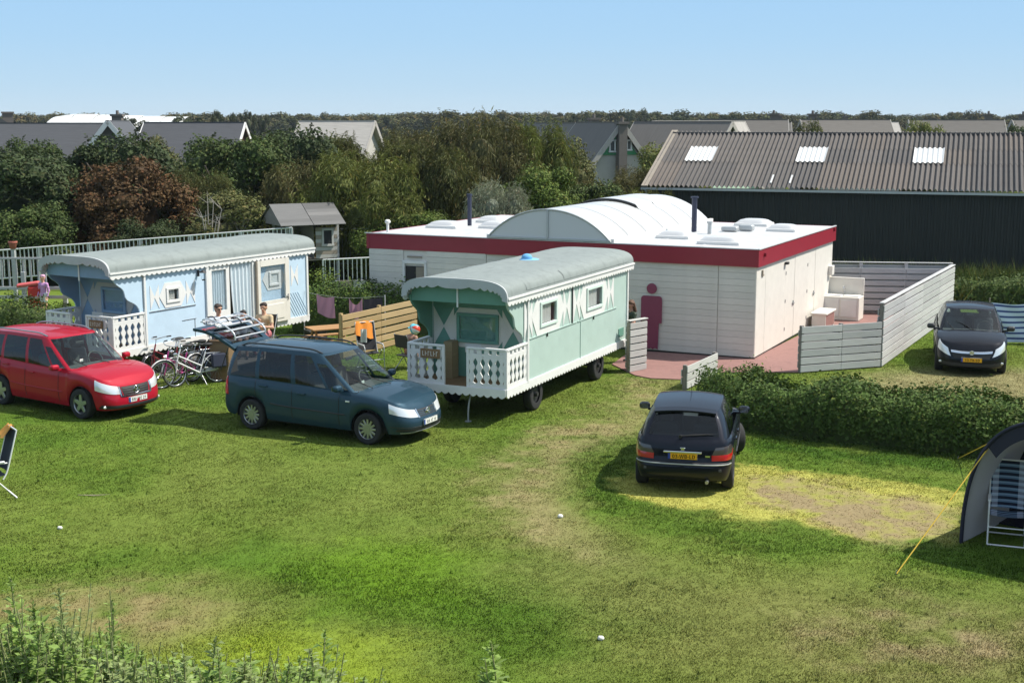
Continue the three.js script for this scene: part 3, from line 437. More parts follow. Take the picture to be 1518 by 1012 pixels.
// ---------------------------------------------------------------- trees and shrubs behind the camp site
const onRay = (px, z) => (px - 759) / 1950 * -z * 1.0;   // where the shrub stands across, at that depth
const TH = [ // x, z, height, width, crown, tone, what
  [-20.8, -54, 5.2, 7.0, 'round', 'dark', 'dark leafy tree at the end of the railing'], [-17.0, -57, 5.8, 6.5, 'round', 'dark', 'dark green tree rising beside the russet one'], [-15.2, -53, 4.9, 5.4, 'round', 'brown', 'russet brown leaved tree behind the blue wagon roof'],
  [-12.6, -59, 5.9, 6.0, 'round', 'green', 'green broadleaf tree under the slate roofs'], [-10.2, -62, 6.0, 6.0, 'round', 'dark', 'dark broadleaf tree behind the play tower'], [-11.2, -52, 3.6, 4.6, 'round', 'olive', 'olive green shrub beside the play tower'],
  [-8.4, -55, 4.7, 5.0, 'feather', 'dry', 'thin grey brown tamarisk shrub above the play tower roof'], [-6.0, -53, 4.9, 5.8, 'feather', 'lime', 'feathery lime green tamarisk behind the railing'], [-3.6, -55, 5.4, 5.4, 'feather', 'olive', 'feathery olive tamarisk behind the wash house'],
  [-1.6, -58, 6.35, 5.8, 'feather', 'dry', 'tall brownish feathery tamarisk behind the wash house'], [0.4, -60, 6.3, 5.4, 'feather', 'lime', 'tall yellow green feathery tamarisk by the chimney flue'], [1.4, -54, 4.6, 4.6, 'round', 'fresh', 'bright green rounded shrub behind the barrel vault'],
  [3.0, -56, 3.9, 4.2, 'round', 'green', 'green rounded shrub below the green gabled house'], [-0.5, -50, 3.9, 3.4, 'feather', 'silver', 'silver grey willow shrub behind the wash house roof'], [5.0, -63, 3.7, 4.6, 'feather', 'dry', 'dry brown shrub below the green gable'],
  [7.0, -68, 3.8, 5.0, 'feather', 'dry', 'brownish shrub tangle by the barn gable'], [-14.0, -50.5, 2.6, 3.2, 'round', 'dark', 'low dark shrub along the railing'], [-18.4, -51, 3.2, 4.0, 'round', 'green', 'mid green shrub against the white railing'],
  [-4.0, -50.5, 3.0, 4.0, 'round', 'fresh', 'low bright shrub beside the dark railing'], [-23.6, -56, 5.4, 6.0, 'round', 'green', 'broad green tree past the railing end'], [-7.4, -66, 5.6, 6.0, 'feather', 'olive', 'olive thicket tree deep behind the play tower'],
  [-4.6, -70, 5.7, 6.5, 'feather', 'dry', 'grey brown thicket tree under the far wood'], [-0.6, -72, 5.9, 6.0, 'feather', 'olive', 'olive thicket tree below the far houses'], [2.4, -66, 5.5, 4.6, 'round', 'olive', 'olive bush before the grey house'],
  [9.4, -78, 5.2, 5.0, 'round', 'lime', 'yellow green bush between the two gabled houses'], [-15.8, -70, 5.5, 6.5, 'round', 'green', 'green tree in front of the slate roofs'], [-20.5, -72, 5.2, 6.0, 'round', 'olive', 'olive tree below the slate roofs'], [-11.6, -75, 5.9, 7, 'round', 'green', 'green tree beside the pale roofed house'],
  [-26.5, -70, 5.0, 7, 'round', 'dark', 'dark tree under the long slate roof'], [3.4, -50.2, 2.2, 3.0, 'feather', 'silver', 'low silver shrub touching the vault'], [1.9, -49, 2.6, 2.8, 'round', 'olive', 'olive shrub behind the rooflights'],
  [4.6, -55, 3.3, 3.6, 'feather', 'lime', 'yellowish feathery shrub beside the vault'], [6.2, -58.5, 3.3, 2.6, 'feather', 'olive', 'thin olive shrub by the barn corner'], [-12.9, -54.5, 4.2, 3.6, 'feather', 'olive', 'airy olive shrub with bare twigs beside the russet tree'],
];
TH.push([-30.5, -84, 5.3, 5, 'round', 'green', 'rounded green tree before the long slate roof'], [-23.4, -86, 5.4, 4.2, 'round', 'olive', 'olive tree between the two slate roofs'], [17.8, -112, 6.3, 5, 'round', 'green', 'green tree between the ochre house and the far roofs'], [25.6, -115, 6.4, 4, 'round', 'olive', 'olive tree among the roofs beyond the barn ridge'], [36.4, -118, 6.5, 5, 'round', 'lime', 'yellow green tree among the roofs beyond the barn ridge'], [47.6, -124, 6.4, 4.5, 'round', 'green', 'dark round tree beside the far hipped roof']);
for (const [x, z, h, w, k, m, l] of TH) tree(k === 'feather' ? 'tamarisk_shrub' : h > 4.5 ? 'broadleaf_tree' : 'broadleaf_shrub', l, h > 4.5 && k !== 'feather' ? 'tree' : 'shrub', x, z, h * 0.98, w, k, m, 'thicket behind the camp site');
// bare twigs standing out of the thicket
{ const q = rng(5); for (const [x, z, h, l] of [[-11.6, -50.2, 3.4, 'pale dead branches beside the russet tree'], [-10.4, -51, 2.6, 'dead forked stem behind the wagon roof']]) { const g = []; for (let k = 0; k < 9; k++) { const a = q() * 6.28, y = h * 0.3 * q(); const e = [x + Math.cos(a) * 0.6 * q() * h * 0.4, y + h * (0.45 + 0.4 * q()), z + Math.sin(a) * 0.4]; g.push(bar([x, y, z], e, 0.035, 6, 0.012)); for (let i = 0; i < 3; i++) g.push(bar(e, [e[0] + (q() - 0.5) * 0.9, e[1] + 0.5 * q(), e[2] + (q() - 0.5) * 0.4], 0.012, 5, 0.004)); } g.push(bar([x, -0.1, z], [x, h * 0.5, z], 0.06, 7, 0.03)); solid('dead_branch', g, M([0.34, 0.31, 0.27], 0.9), l, 'branch'); } }
// far belts of wood
{
  const q = rng(77);
  for (const [nm, z0, z1, n, hA, hB, sp] of [['distant_wood', -430, -900, 1500, 8, 11, 0.62], ['distant_scrub', -130, -330, 620, 3.0, 5.2, 0.62]]) {
    const spots = []; for (let k = 0; k < n; k++) { const D = lerp(-z0, -z1, q()), x = (q() * 2 - 1) * D * sp * 0.78, h = lerp(hA, hB, q()) * (0.8 + 0.4 * fbm(x * 0.01, D * 0.02, 2)); spots.push([x, h * 0.42, -D, h * 0.55 * (1 + q()), h * 0.55]); }
    const m = new THREE.MeshPhysicalMaterial({ color: FOL.far.color, roughness: 0.9, specularIntensity: 0.2, side: THREE.DoubleSide, vertexColors: true });
    scatter(nm, CR.far[nm === 'distant_wood' ? 0 : 1], m, spots, (x, z, i) => { const b = 0.75 + 0.6 * hash2(i, 9); return [b * (1 + 0.35 * hash2(i, 4)), b, b * 0.9]; });
  }
}
let fi = 0; for (const [x, z, h, w] of [[-60.5, -250, 8.2, 6], [-56.5, -255, 8.8, 3.4], [-52.6, -255, 8.9, 2.6], [-49.5, -250, 8.7, 3], [-47, -252, 8.5, 2.2], [-69, -240, 7.4, 6], [17, -330, 9.8, 6], [40, -420, 11, 8], [78, -330, 8.8, 8], [95, -340, 8.6, 7], [108, -330, 9.2, 6]]) tree('distant_tree', fi < 6 ? 'tall thin tree on the skyline beside the white hall' : 'lone tree standing above the far wood', 'tree', x, z, h, w, 'far', 'far', fi++ < 6 ? 'skyline trees by the white hall' : 'skyline trees over the far wood', fi < 7 ? 0.35 : 0.1);
// hedges: a clipped row of shrubs, leaves over a dense inside
function hedge(name, label, pts, h, w, m, dens = 900, leaf = 0.05) {
  const q = rng(Math.round(pts[0][0] * 31 + 900)), t = thing(name, label, 'hedge', [0, 0, 0]), pos = [], col = [], core = [], g1 = () => q() + q() + q() - 1.5;
  for (let k = 0; k + 1 < pts.length; k++) {
    const [ax, az] = pts[k], [bx_, bz] = pts[k + 1], l = Math.hypot(bx_ - ax, bz - az), dx = (bx_ - ax) / l, dz = (bz - az) / l, nx = -dz, nz = dx;
    const prof = (s) => { const a = ax + dx * s, b = az + dz * s; return [h * (0.72 + 0.56 * fbm(a * 0.9 + 3, b * 0.9, 3)), w * (0.8 + 0.4 * fbm(a * 0.8 + 30, b * 0.8 + 7, 3))]; };
    core.push(gridGeo(Math.ceil(l * 3), 12, (u, v) => { const s = u * l, [H, W] = prof(s), a = Math.PI * v, e = 0.8, y = Math.max(0, Math.pow(Math.sin(a), 0.55)) * H * 0.74, z = Math.sign(Math.cos(a)) * Math.pow(Math.abs(Math.cos(a)), 0.55) * W / 2 * 0.74; const b = 1 + 0.12 * (vn(s * 6, v * 17) - 0.5); return [ax + dx * s + nx * z * b, y * b, az + dz * s + nz * z * b]; }));
    for (let i = 0; i < l * dens; i++) {
      const s = -0.15 + (l + 0.3) * q(), [H, W] = prof(s), a = Math.PI * (q() * 1.04 - 0.02), rr_ = (0.72 + 0.36 * Math.pow(q(), 0.7)) * (q() < 0.05 ? 1 + 0.22 * q() : 1), sy = Math.pow(Math.max(0, Math.sin(a)), 0.55), cz = Math.sign(Math.cos(a)) * Math.pow(Math.abs(Math.cos(a)), 0.55);
      const lump = 0.78 + 0.42 * fbm(s * 2.6 + k * 9, a * 3.4, 3), y = Math.max(0.02, sy * H * rr_ * lump), z = cz * W / 2 * rr_ * lump;
      const p = V(ax + dx * s + nx * z, y, az + dz * s + nz * z), nrm = V(nx * cz + g1() * 0.8, sy + g1() * 0.8, nz * cz + g1() * 0.8).normalize(), tt = V(g1(), g1(), g1()).cross(nrm).normalize(), bb = nrm.clone().cross(tt), L = leaf * (0.6 + 0.8 * q()), w2 = L * 0.62;
      const A = p.clone().addScaledVector(bb, -L), B = p.clone().addScaledVector(tt, w2), D = p.clone().addScaledVector(bb, L).addScaledVector(nrm, -L * 0.3), E = p.clone().addScaledVector(tt, -w2), sh = (0.65 + 0.8 * q()) * (0.8 + 0.5 * fbm(s * 1.5, a * 2, 2)), yl = q() < 0.1 ? 1.5 : 1;
      for (const v of [A, B, D, A, D, E]) { pos.push(v.x, v.y, v.z); col.push(sh * yl, sh * (yl > 1 ? 1.2 : 1), sh * 0.85); }
    }
  }
  const g = new THREE.BufferGeometry(); g.setAttribute('position', new THREE.Float32BufferAttribute(pos, 3)); g.setAttribute('color', new THREE.Float32BufferAttribute(col, 3)); g.computeVertexNormals(); g.isMade = true;
  const f = part('foliage', g, m, t); f.userData.kind = 'stuff';
  part('branches', core, M([0.072, 0.1, 0.03], 0.95), t).userData.kind = 'stuff';
  return t;
}
hedge('hedge', 'dense dark green hedge running from the low white gate to the tent', [[4.75, -28.2], [5.1, -26.7], [6.4, -25.8], [8.0, -25.1], [9.4, -24.5], [10.4, -24.0]], 0.98, 1.5, FOL.hedge, 5200, 0.036);
hedge('hedge', 'clipped green hedge behind the hanging pink towels', [[-6.5, -39.2], [-4.3, -39.0], [-1.4, -39.0]], 1.35, 1.1, FOL.hedge, 2200, 0.038);
hedge('hedge', 'low hedge with pale flowers beside the red car', [[-16.5, -38.6], [-14.2, -37.6], [-12.8, -37.1]], 1.05, 1.6, FOL.green, 2000, 0.04);
hedge('hedge', 'weedy bramble bank along the dark barn wall', [[13.6, -47.5], [16, -46.5], [19, -45.2], [23, -44]], 0.8, 3.0, FOL.green, 3200, 0.05);
hedge('hedge', 'narrow ivy covered post shrub at the end of the blue wagon', [[-5.95, -39.6], [-5.5, -39.9]], 1.75, 0.7, FOL.fresh, 2600, 0.035);
// rank grass and reeds along the barn foot
{ const q = rng(66), spots = []; for (let k = 0; k < 5200; k++) { const u = q(), x = 10 + 14 * u, z = -49.5 + 5.5 * u * 0.6 + (q() - 0.5) * 6; spots.push([x, 0, z, 0.7 + 0.9 * q()]); } scatter('tall_grass', bladeGeo(14, 0.62, 0.16, 0.011, 19), grassM, spots, (x, z, i) => { const v = 0.7 + 0.8 * hash2(i, 3), d = hash2(i, 6) < 0.15 ? 1.9 : 1; return [0.085 * v * d, 0.125 * v * (d > 1 ? 1.2 : 1), 0.03 * v]; }); }
// ---------------------------------------------------------------- show wagons
mat.felt = M([0.25, 0.285, 0.275], 0.8, { map: T.worn, bumpMap: T.rough, bumpScale: 0.003 }); mat.feltEdge = M([0.5, 0.52, 0.53], 0.6, { map: T.mottle });
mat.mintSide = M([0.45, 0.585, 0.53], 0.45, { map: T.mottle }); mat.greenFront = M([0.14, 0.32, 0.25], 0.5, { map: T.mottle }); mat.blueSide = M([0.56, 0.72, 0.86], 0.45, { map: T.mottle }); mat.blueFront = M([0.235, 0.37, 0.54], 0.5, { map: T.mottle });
mat.mintTrim = M([0.60, 0.72, 0.66], 0.45); mat.pane2 = new THREE.MeshPhysicalMaterial({ color: C(0.94, 0.96, 0.97), roughness: 0.03, transmission: 1, thickness: 0, side: THREE.DoubleSide }); mat.curtainBlue = new THREE.MeshPhysicalMaterial({ color: C(0.76, 0.85, 0.9), roughness: 1, transmission: 0.15, thickness: 0, side: THREE.DoubleSide });
const bowTop = (w, e, t, n = 28, off = 0) => { const p = []; for (let i = 0; i <= n; i++) { const a = Math.PI * i / n, c = Math.cos(a), s = Math.sin(a); p.push([Math.sign(c) * Math.pow(Math.abs(c), 0.5) * (w + off), e + Math.pow(s, 0.62) * (t - e) + off]); } return p; };   // section across the wagon: [z, y]
function scallop(l, h, n, depth, top = 0) { const p = [[0, top], [0, top - h]]; for (let k = 0; k < n; k++) for (let i = 1; i <= 8; i++) p.push([(k + i / 8) * l / n, top - h - depth * Math.sin(Math.PI * i / 8)]); p.push([l, top]); return p; }
function baluster(h, w) { const p = [], q = []; for (let i = 0; i <= 20; i++) { const t = i / 20, s = t < 0.06 || t > 0.94 ? w * 0.62 : w * (0.31 + 0.13 * Math.cos(t * Math.PI * 6.2 + 0.6)); p.push([s, t * h]); q.unshift([-s, t * h]); } return slab([...p, ...q], 0.03); }
function window_(t, m, frameM, x, y, z, w, h, curtainM, face = 'z', depth = 0.06) {   // a framed window with pane and curtain, facing local +z
  const g = new THREE.Group(); g.name = 'window'; t.add(g); g.position.set(x, y, z); if (face === '-x') g.rotation.y = -Math.PI / 2;
  const f = 0.07;
  part('frame', [rb(w + 2 * f, f, depth, 0.01, 0, h / 2 + f / 2, 0), rb(w + 2 * f, f, depth, 0.01, 0, -h / 2 - f / 2, 0), rb(f, h, depth, 0.01, -w / 2 - f / 2, 0, 0), rb(f, h, depth, 0.01, w / 2 + f / 2, 0, 0)], frameM, g);
  part('pane', bx(w, h, 0.006, 0, 0, -0.004), mat.pane2, g);
  part('recess', [bx(w, h, 0.01, 0, 0, -0.3)], mat.room, g);
  part('curtain', [gridGeo(24, 1, (u, v) => [lerp(-w / 2, w / 2 * 0.55, u), lerp(h / 2, -h / 2, v), -0.05 + 0.012 * Math.sin(u * 40)])], curtainM, g);
  return g;
}
const hexa = (w, h, c) => [[-w / 2, 0], [-w / 2 + c, -h / 2], [w / 2 - c, -h / 2], [w / 2, 0], [w / 2 - c, h / 2], [-w / 2 + c, h / 2]];
const hourglass = (w, h) => [[-w / 2, -h / 2], [0, -0.012], [w / 2, -h / 2], [w / 2, h / 2], [0, 0.012], [-w / 2, h / 2]];
const outline = (pts, holes, d, x, y, z) => slab(pts, d, holes).translate(x, y, z);
function wagon(name, label, pos, turn, k) {
  const L = 7.3, HWd = 1.15, fl = 0.68, ev = 2.65, tp = 3.03, pd = 1.05, t = thing(name, label, 'caravan', pos, turn), S = k.side, Fm = k.front;
  // chassis and wheels
  part('chassis', [bx(L - 0.3, 0.12, 0.1, L / 2, 0.58, 0.7), bx(L - 0.3, 0.12, 0.1, L / 2, 0.58, -0.7), ...[0.4, 2, 3.6, 5.2, 6.9].map(x => bx(0.1, 0.1, 2.0, x, 0.57, 0))], mat.black, t);
  for (const x of [1.75, 5.55]) { const ax = part('axle', [bar([x, 0.36, -0.9], [x, 0.36, 0.9], 0.05), bx(0.12, 0.25, 0.1, x, 0.45, 0.62), bx(0.12, 0.25, 0.1, x, 0.45, -0.62)], mat.black, t);
    for (const s of [-1, 1]) { const w = part('wheel', new THREE.LatheGeometry([[0.19, -0.09], [0.3, -0.1], [0.345, -0.085], [0.36, -0.04], [0.36, 0.04], [0.345, 0.085], [0.3, 0.1], [0.19, 0.09]].map(p => new THREE.Vector2(...p)), 28).rotateX(Math.PI / 2), mat.rubber, t); w.position.set(x, 0.36, s * 0.98); part('rim', [cyl(0.2, 0.2, 0.1, 0, 0, 0, 0, Math.PI / 2), cyl(0.07, 0.05, 0.16, 0, 0, s * 0.04, 0, Math.PI / 2)], mat.darkPlastic, w); } }
  part('jack_stand', [tube([[0.35, 0.62, 0.2], [0.2, 0.5, 0.22], [0.12, 0.3, 0.22], [0.1, 0.0, 0.22]], 0.02), cyl(0.07, 0.07, 0.02, 0.1, 0.01, 0.22)], mat.galv, t);
  // walls
  const wallY = (fl + 0.06 + ev) / 2, wallH = ev - fl - 0.06;
  const hole = (x0, x1, y0, y1) => [[x0, y0], [x1, y0], [x1, y1], [x0, y1]];
  part('side_wall', slab([[pd, fl + 0.06], [L, fl + 0.06], [L, ev], [pd, ev]], 0.05, k.openings).translate(0, 0, HWd - 0.05), S, t);
  part('side_wall', bx(L - pd, wallH, 0.05, (L + pd) / 2, wallY, -HWd + 0.025), S, t);
  part('end_wall', slab([...bowTop(HWd - 0.06, ev, tp - 0.05).map(p => [p[0], p[1]]), [-HWd + 0.06, fl], [HWd - 0.06, fl]], 0.05).rotateY(Math.PI / 2).translate(L - 0.05, 0, 0), S, t);
  const fw = part('porch_wall', slab([[-HWd + 0.06, fl], [HWd - 0.06, fl], [HWd - 0.06, ev], [-HWd + 0.06, ev]], 0.05).rotateY(Math.PI / 2).translate(pd - 0.05 + 0.05, 0, 0), Fm, t);
  part('floor', bx(L, 0.06, 2 * HWd - 0.04, L / 2, fl + 0.03, 0), mat.brownWood, t);
  for (let b = 0; b < 7; b++) part('floor_board', bx(0.135, 0.02, 2 * HWd - 0.1, 0.12 + b * 0.148, fl + 0.075, 0), mat.brownWood, t);
  // corner posts and plank seams
  part('corner_post', bx(0.07, wallH, 0.05, L - 0.035, wallY, HWd + 0.012), mat.whiteTrim, t); part('corner_post', bx(0.06, wallH, 0.05, pd + 0.01, wallY, HWd + 0.012), mat.whiteTrim, t);
  if (k.seam) part('seam_strip', bx(0.03, k.seam[1] - fl, 0.02, k.seam[0], (k.seam[1] + fl) / 2 + 0.04, HWd + 0.006), S, t);
  // porch cheeks: S-curved boards under the eaves
  const cs = new THREE.Shape(); cs.moveTo(0.06, ev - 0.02); cs.bezierCurveTo(0.10, ev - 0.35, 0.42, ev - 0.30, 0.44, ev - 0.52); cs.bezierCurveTo(0.46, ev - 0.8, 0.85, ev - 0.68, 0.92, ev - 1.05); cs.lineTo(pd - 0.03, ev - 1.08); cs.lineTo(pd - 0.03, ev - 0.02);
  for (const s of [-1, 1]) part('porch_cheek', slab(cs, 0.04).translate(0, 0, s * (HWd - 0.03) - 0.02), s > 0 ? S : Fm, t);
  // roof: bow-topped felt with scalloped fascias
  const sec = bowTop(HWd + 0.06, ev, tp), inn = bowTop(HWd + 0.02, ev + 0.0, tp - 0.06).reverse();
  const rg = gridGeo(40, 28, (u, v) => { const p = bowTop(HWd + 0.06, ev, tp)[Math.round(v * 28)]; return [lerp(-0.08, L + 0.28, u), p[1] + 0.02 * (vn(u * 17, v * 6) - 0.5), p[0]]; });
  const roof = part('roof', [rg, slab([...sec, ...inn], 0.04).rotateY(Math.PI / 2).translate(L + 0.24, 0, 0)], mat.felt, t);
  part('ceiling', gridGeo(1, 28, (u, v) => { const p = bowTop(HWd + 0.02, ev - 0.01, tp - 0.05)[Math.round(v * 28)]; return [lerp(-0.05, L + 0.25, u), p[1], p[0]]; }), mat.whiteTrim, roof);
  const fr = []; const outer = bowTop(HWd + 0.08, ev - 0.05, tp + 0.015, 28), nS = 15; const innerW = []; for (let i = 0; i <= 120; i++) { const q = bowTop(HWd - 0.04, ev - 0.02, tp - 0.15, 120)[i]; const d = 0.05 * Math.abs(Math.sin(Math.PI * nS * i / 120)); innerW.push([q[0], q[1] - d]); }
  part('front_fascia', slab([...outer, ...innerW.reverse()], 0.05).rotateY(-Math.PI / 2).translate(-0.06, 0, 0), mat.feltEdge, roof);
  const arch = bowTop(HWd - 0.05, ev - 0.05, tp - 0.12, 28); part('front_arch_panel', slab([...arch, [-(HWd - 0.05), ev - 0.14], [HWd - 0.05, ev - 0.14]], 0.03).rotateY(-Math.PI / 2).translate(0.12, 0, 0), Fm, roof); part('arch_strip', bx(0.02, 0.42, 0.035, 0.075, tp - 0.4, 0), mat.whiteTrim, roof);
  part('eave_board', slab(scallop(L + 0.34, 0.1, 46, 0.045), 0.03).translate(-0.06, ev + 0.01, HWd + 0.045), mat.whiteTrim, roof); part('eave_board', slab(scallop(L + 0.34, 0.1, 46, 0.045), 0.03).translate(-0.06, ev + 0.01, -HWd - 0.075), mat.whiteTrim, roof);
  part('eave_lip', [bx(L + 0.36, 0.04, 0.06, L / 2 + 0.1, ev + 0.02, HWd + 0.07)], mat.whiteTrim, roof);
  if (k.repair) for (const [x, w] of k.repair) part('felt_patch', gridGeo(6, 5, (u, v) => { const s = bowTop(HWd + 0.068, ev + 0.006, tp + 0.006, 60)[Math.round(2 + v * 12)]; return [x + u * w, s[1], s[0]]; }), mat.felt, roof);
  // skirts with scalloped lower edge
  part('skirt_board', slab(scallop(L + 0.04, 0.14, 46, 0.05), 0.035).translate(-0.02, fl + 0.1, HWd - 0.005), mat.whiteTrim, t); part('skirt_board', slab(scallop(2 * HWd, 0.14, 14, 0.05), 0.035).rotateY(-Math.PI / 2).translate(-0.01, fl + 0.1, -HWd), mat.whiteTrim, t); part('skirt_board', slab(scallop(L, 0.14, 46, 0.05), 0.035).translate(0, fl + 0.1, -HWd - 0.03), mat.whiteTrim, t);
  // porch railings of wavy boards: two panels on the front, one on each side
  const rh = 0.84, y0 = fl + 0.08, gBal = geo(baluster(0.62, 0.17)); gBal.isMade = true;
  const rail = (len, at, ry) => { const g = new THREE.Group(); g.name = 'railing'; t.add(g); g.position.set(...at); g.rotation.y = ry; const n = Math.round(len / 0.185);
    part('top_rail', rb(len + 0.05, 0.05, 0.07, 0.012, len / 2, rh, 0.015), mat.whiteTrim, g); part('upper_rail', bx(len, 0.055, 0.034, len / 2, 0.7, 0.015), mat.whiteTrim, g); part('bottom_rail', bx(len, 0.07, 0.034, len / 2, 0.04, 0.015), mat.whiteTrim, g);
    for (const x of [0, len]) part('post', bx(0.06, rh, 0.05, x, rh / 2, 0.015), mat.whiteTrim, g);
    for (let i = 0; i < n; i++) { const b = part('baluster', gBal, mat.whiteTrim, g); b.position.set((i + 0.5) * len / n, 0.06, 0); part('dentil', bx(0.1, 0.09, 0.03, (i + 0.5) * len / n, 0.775, 0.015), mat.whiteTrim, g); } return g; };
  const r1 = rail(0.82, [0.03, y0, -HWd + 0.02], -Math.PI / 2), r2 = rail(0.86, [0.03, y0, HWd - 0.88], -Math.PI / 2), r3 = rail(pd - 0.06, [0.03, y0, HWd - 0.02], 0), r4 = rail(pd - 0.06, [0.03, y0, -HWd + 0.0], 0);
  const sg = part('name_board', rb(0.03, 0.2, 0.46, 0.01, -0.03, y0 + 0.66, k.signZ), mat.brownWood, t); part('lettering', [0, 1, 2, 3, 4, 5].flatMap(i => [bx(0.01, 0.1, 0.012, -0.048, y0 + 0.66, k.signZ - 0.17 + i * 0.065), bx(0.01, 0.012, 0.035, -0.048, y0 + 0.66 + (i % 3 - 1) * 0.042, k.signZ - 0.155 + i * 0.065)]), mat.cream, sg);
  // porch wall: window with pointed white surround
  const wx = k.porchWin ?? [0, 1.84, 0.86, 0.5];
  part('window_surround', slab(hexa(1.5, 0.86, 0.3), 0.012, [hole(wx[0] - wx[2] / 2, wx[0] + wx[2] / 2, -wx[3] / 2, wx[3] / 2)]).rotateY(-Math.PI / 2).translate(pd - 0.002, wx[1], 0), k.decoF, t);
  for (const s of [-1, 1]) part('painted_hourglass', slab(hourglass(0.5, 0.86), 0.01).rotateY(-Math.PI / 2).translate(pd - 0.002, wx[1], s * 1.0 - s * 0.0 > 0 ? 0.83 : -0.83), k.decoF, t);
  window_(t, S, k.frameF, pd - 0.03, wx[1], wx[0], wx[2], wx[3], mat.curtain, '-x');
  part('notice', bx(0.012, 0.2, 0.38, pd - 0.012, fl + 0.72, k.noticeZ), mat.whiteTrim, t);
  if (k.lowDoor) part('cupboard', bx(0.3, 0.8, 0.2, pd - 0.2, fl + 0.48, -0.56), wood([0.36, 0.27, 0.14]), t);
  return t;
}
{ // the mint green wagon
  const t = wagon('show_wagon', 'mint green show wagon with white scalloped trim and grey felt bow roof', [-1.165, 0, -27.01], 65.3 * R, { side: mat.mintSide, front: mat.greenFront, decoF: mat.cream, frameF: mat.greenFront, openings: [[[1.72, 1.86], [2.62, 1.86], [2.62, 2.36], [1.72, 2.36]], [[4.45, 1.86], [5.45, 1.86], [5.45, 2.36], [4.45, 2.36]]], seam: [4.1, 1.72], signZ: -0.6, noticeZ: -0.12, lowDoor: true, repair: [[0.9, 2.0], [2.95, 4.2]] });
  for (const [x, w] of [[2.17, 0.9], [4.95, 1.0]]) {
    part('window_surround', outline(hexa(w + 0.9, 0.86, 0.28), [[[-w / 2, -0.25], [w / 2, -0.25], [w / 2, 0.25], [-w / 2, 0.25]]], 0.014, x, 2.11, 1.15), mat.whiteTrim, t);
    window_(t, mat.mintSide, mat.mintTrim, x, 2.11, 1.165, w - 0.1, 0.42, mat.curtain);
    for (const s of [-1, 1]) part('painted_hourglass', outline(hourglass(0.42, 0.86), [], 0.011, x + s * (w / 2 + 0.62), 2.11, 1.15), mat.whiteTrim, t);
  }
  part('band_moulding', [bx(2.7, 0.02, 0.02, 2.5, 1.67, 1.16), bx(2.6, 0.02, 0.02, 5.2, 1.67, 1.16)], mat.mintSide, t);
  part('dark_strip', bx(0.035, 0.86, 0.02, 3.56, 2.11, 1.165), mat.darkPlastic, t);
  for (const x of [2.1, 4.9]) part('hook', bx(0.02, 0.09, 0.03, x, 1.63, 1.17), mat.darkPlastic, t);
  part('grille', bx(0.35, 0.2, 0.02, 6.85, 1.0, 1.16), mat.greenFront, t);
}
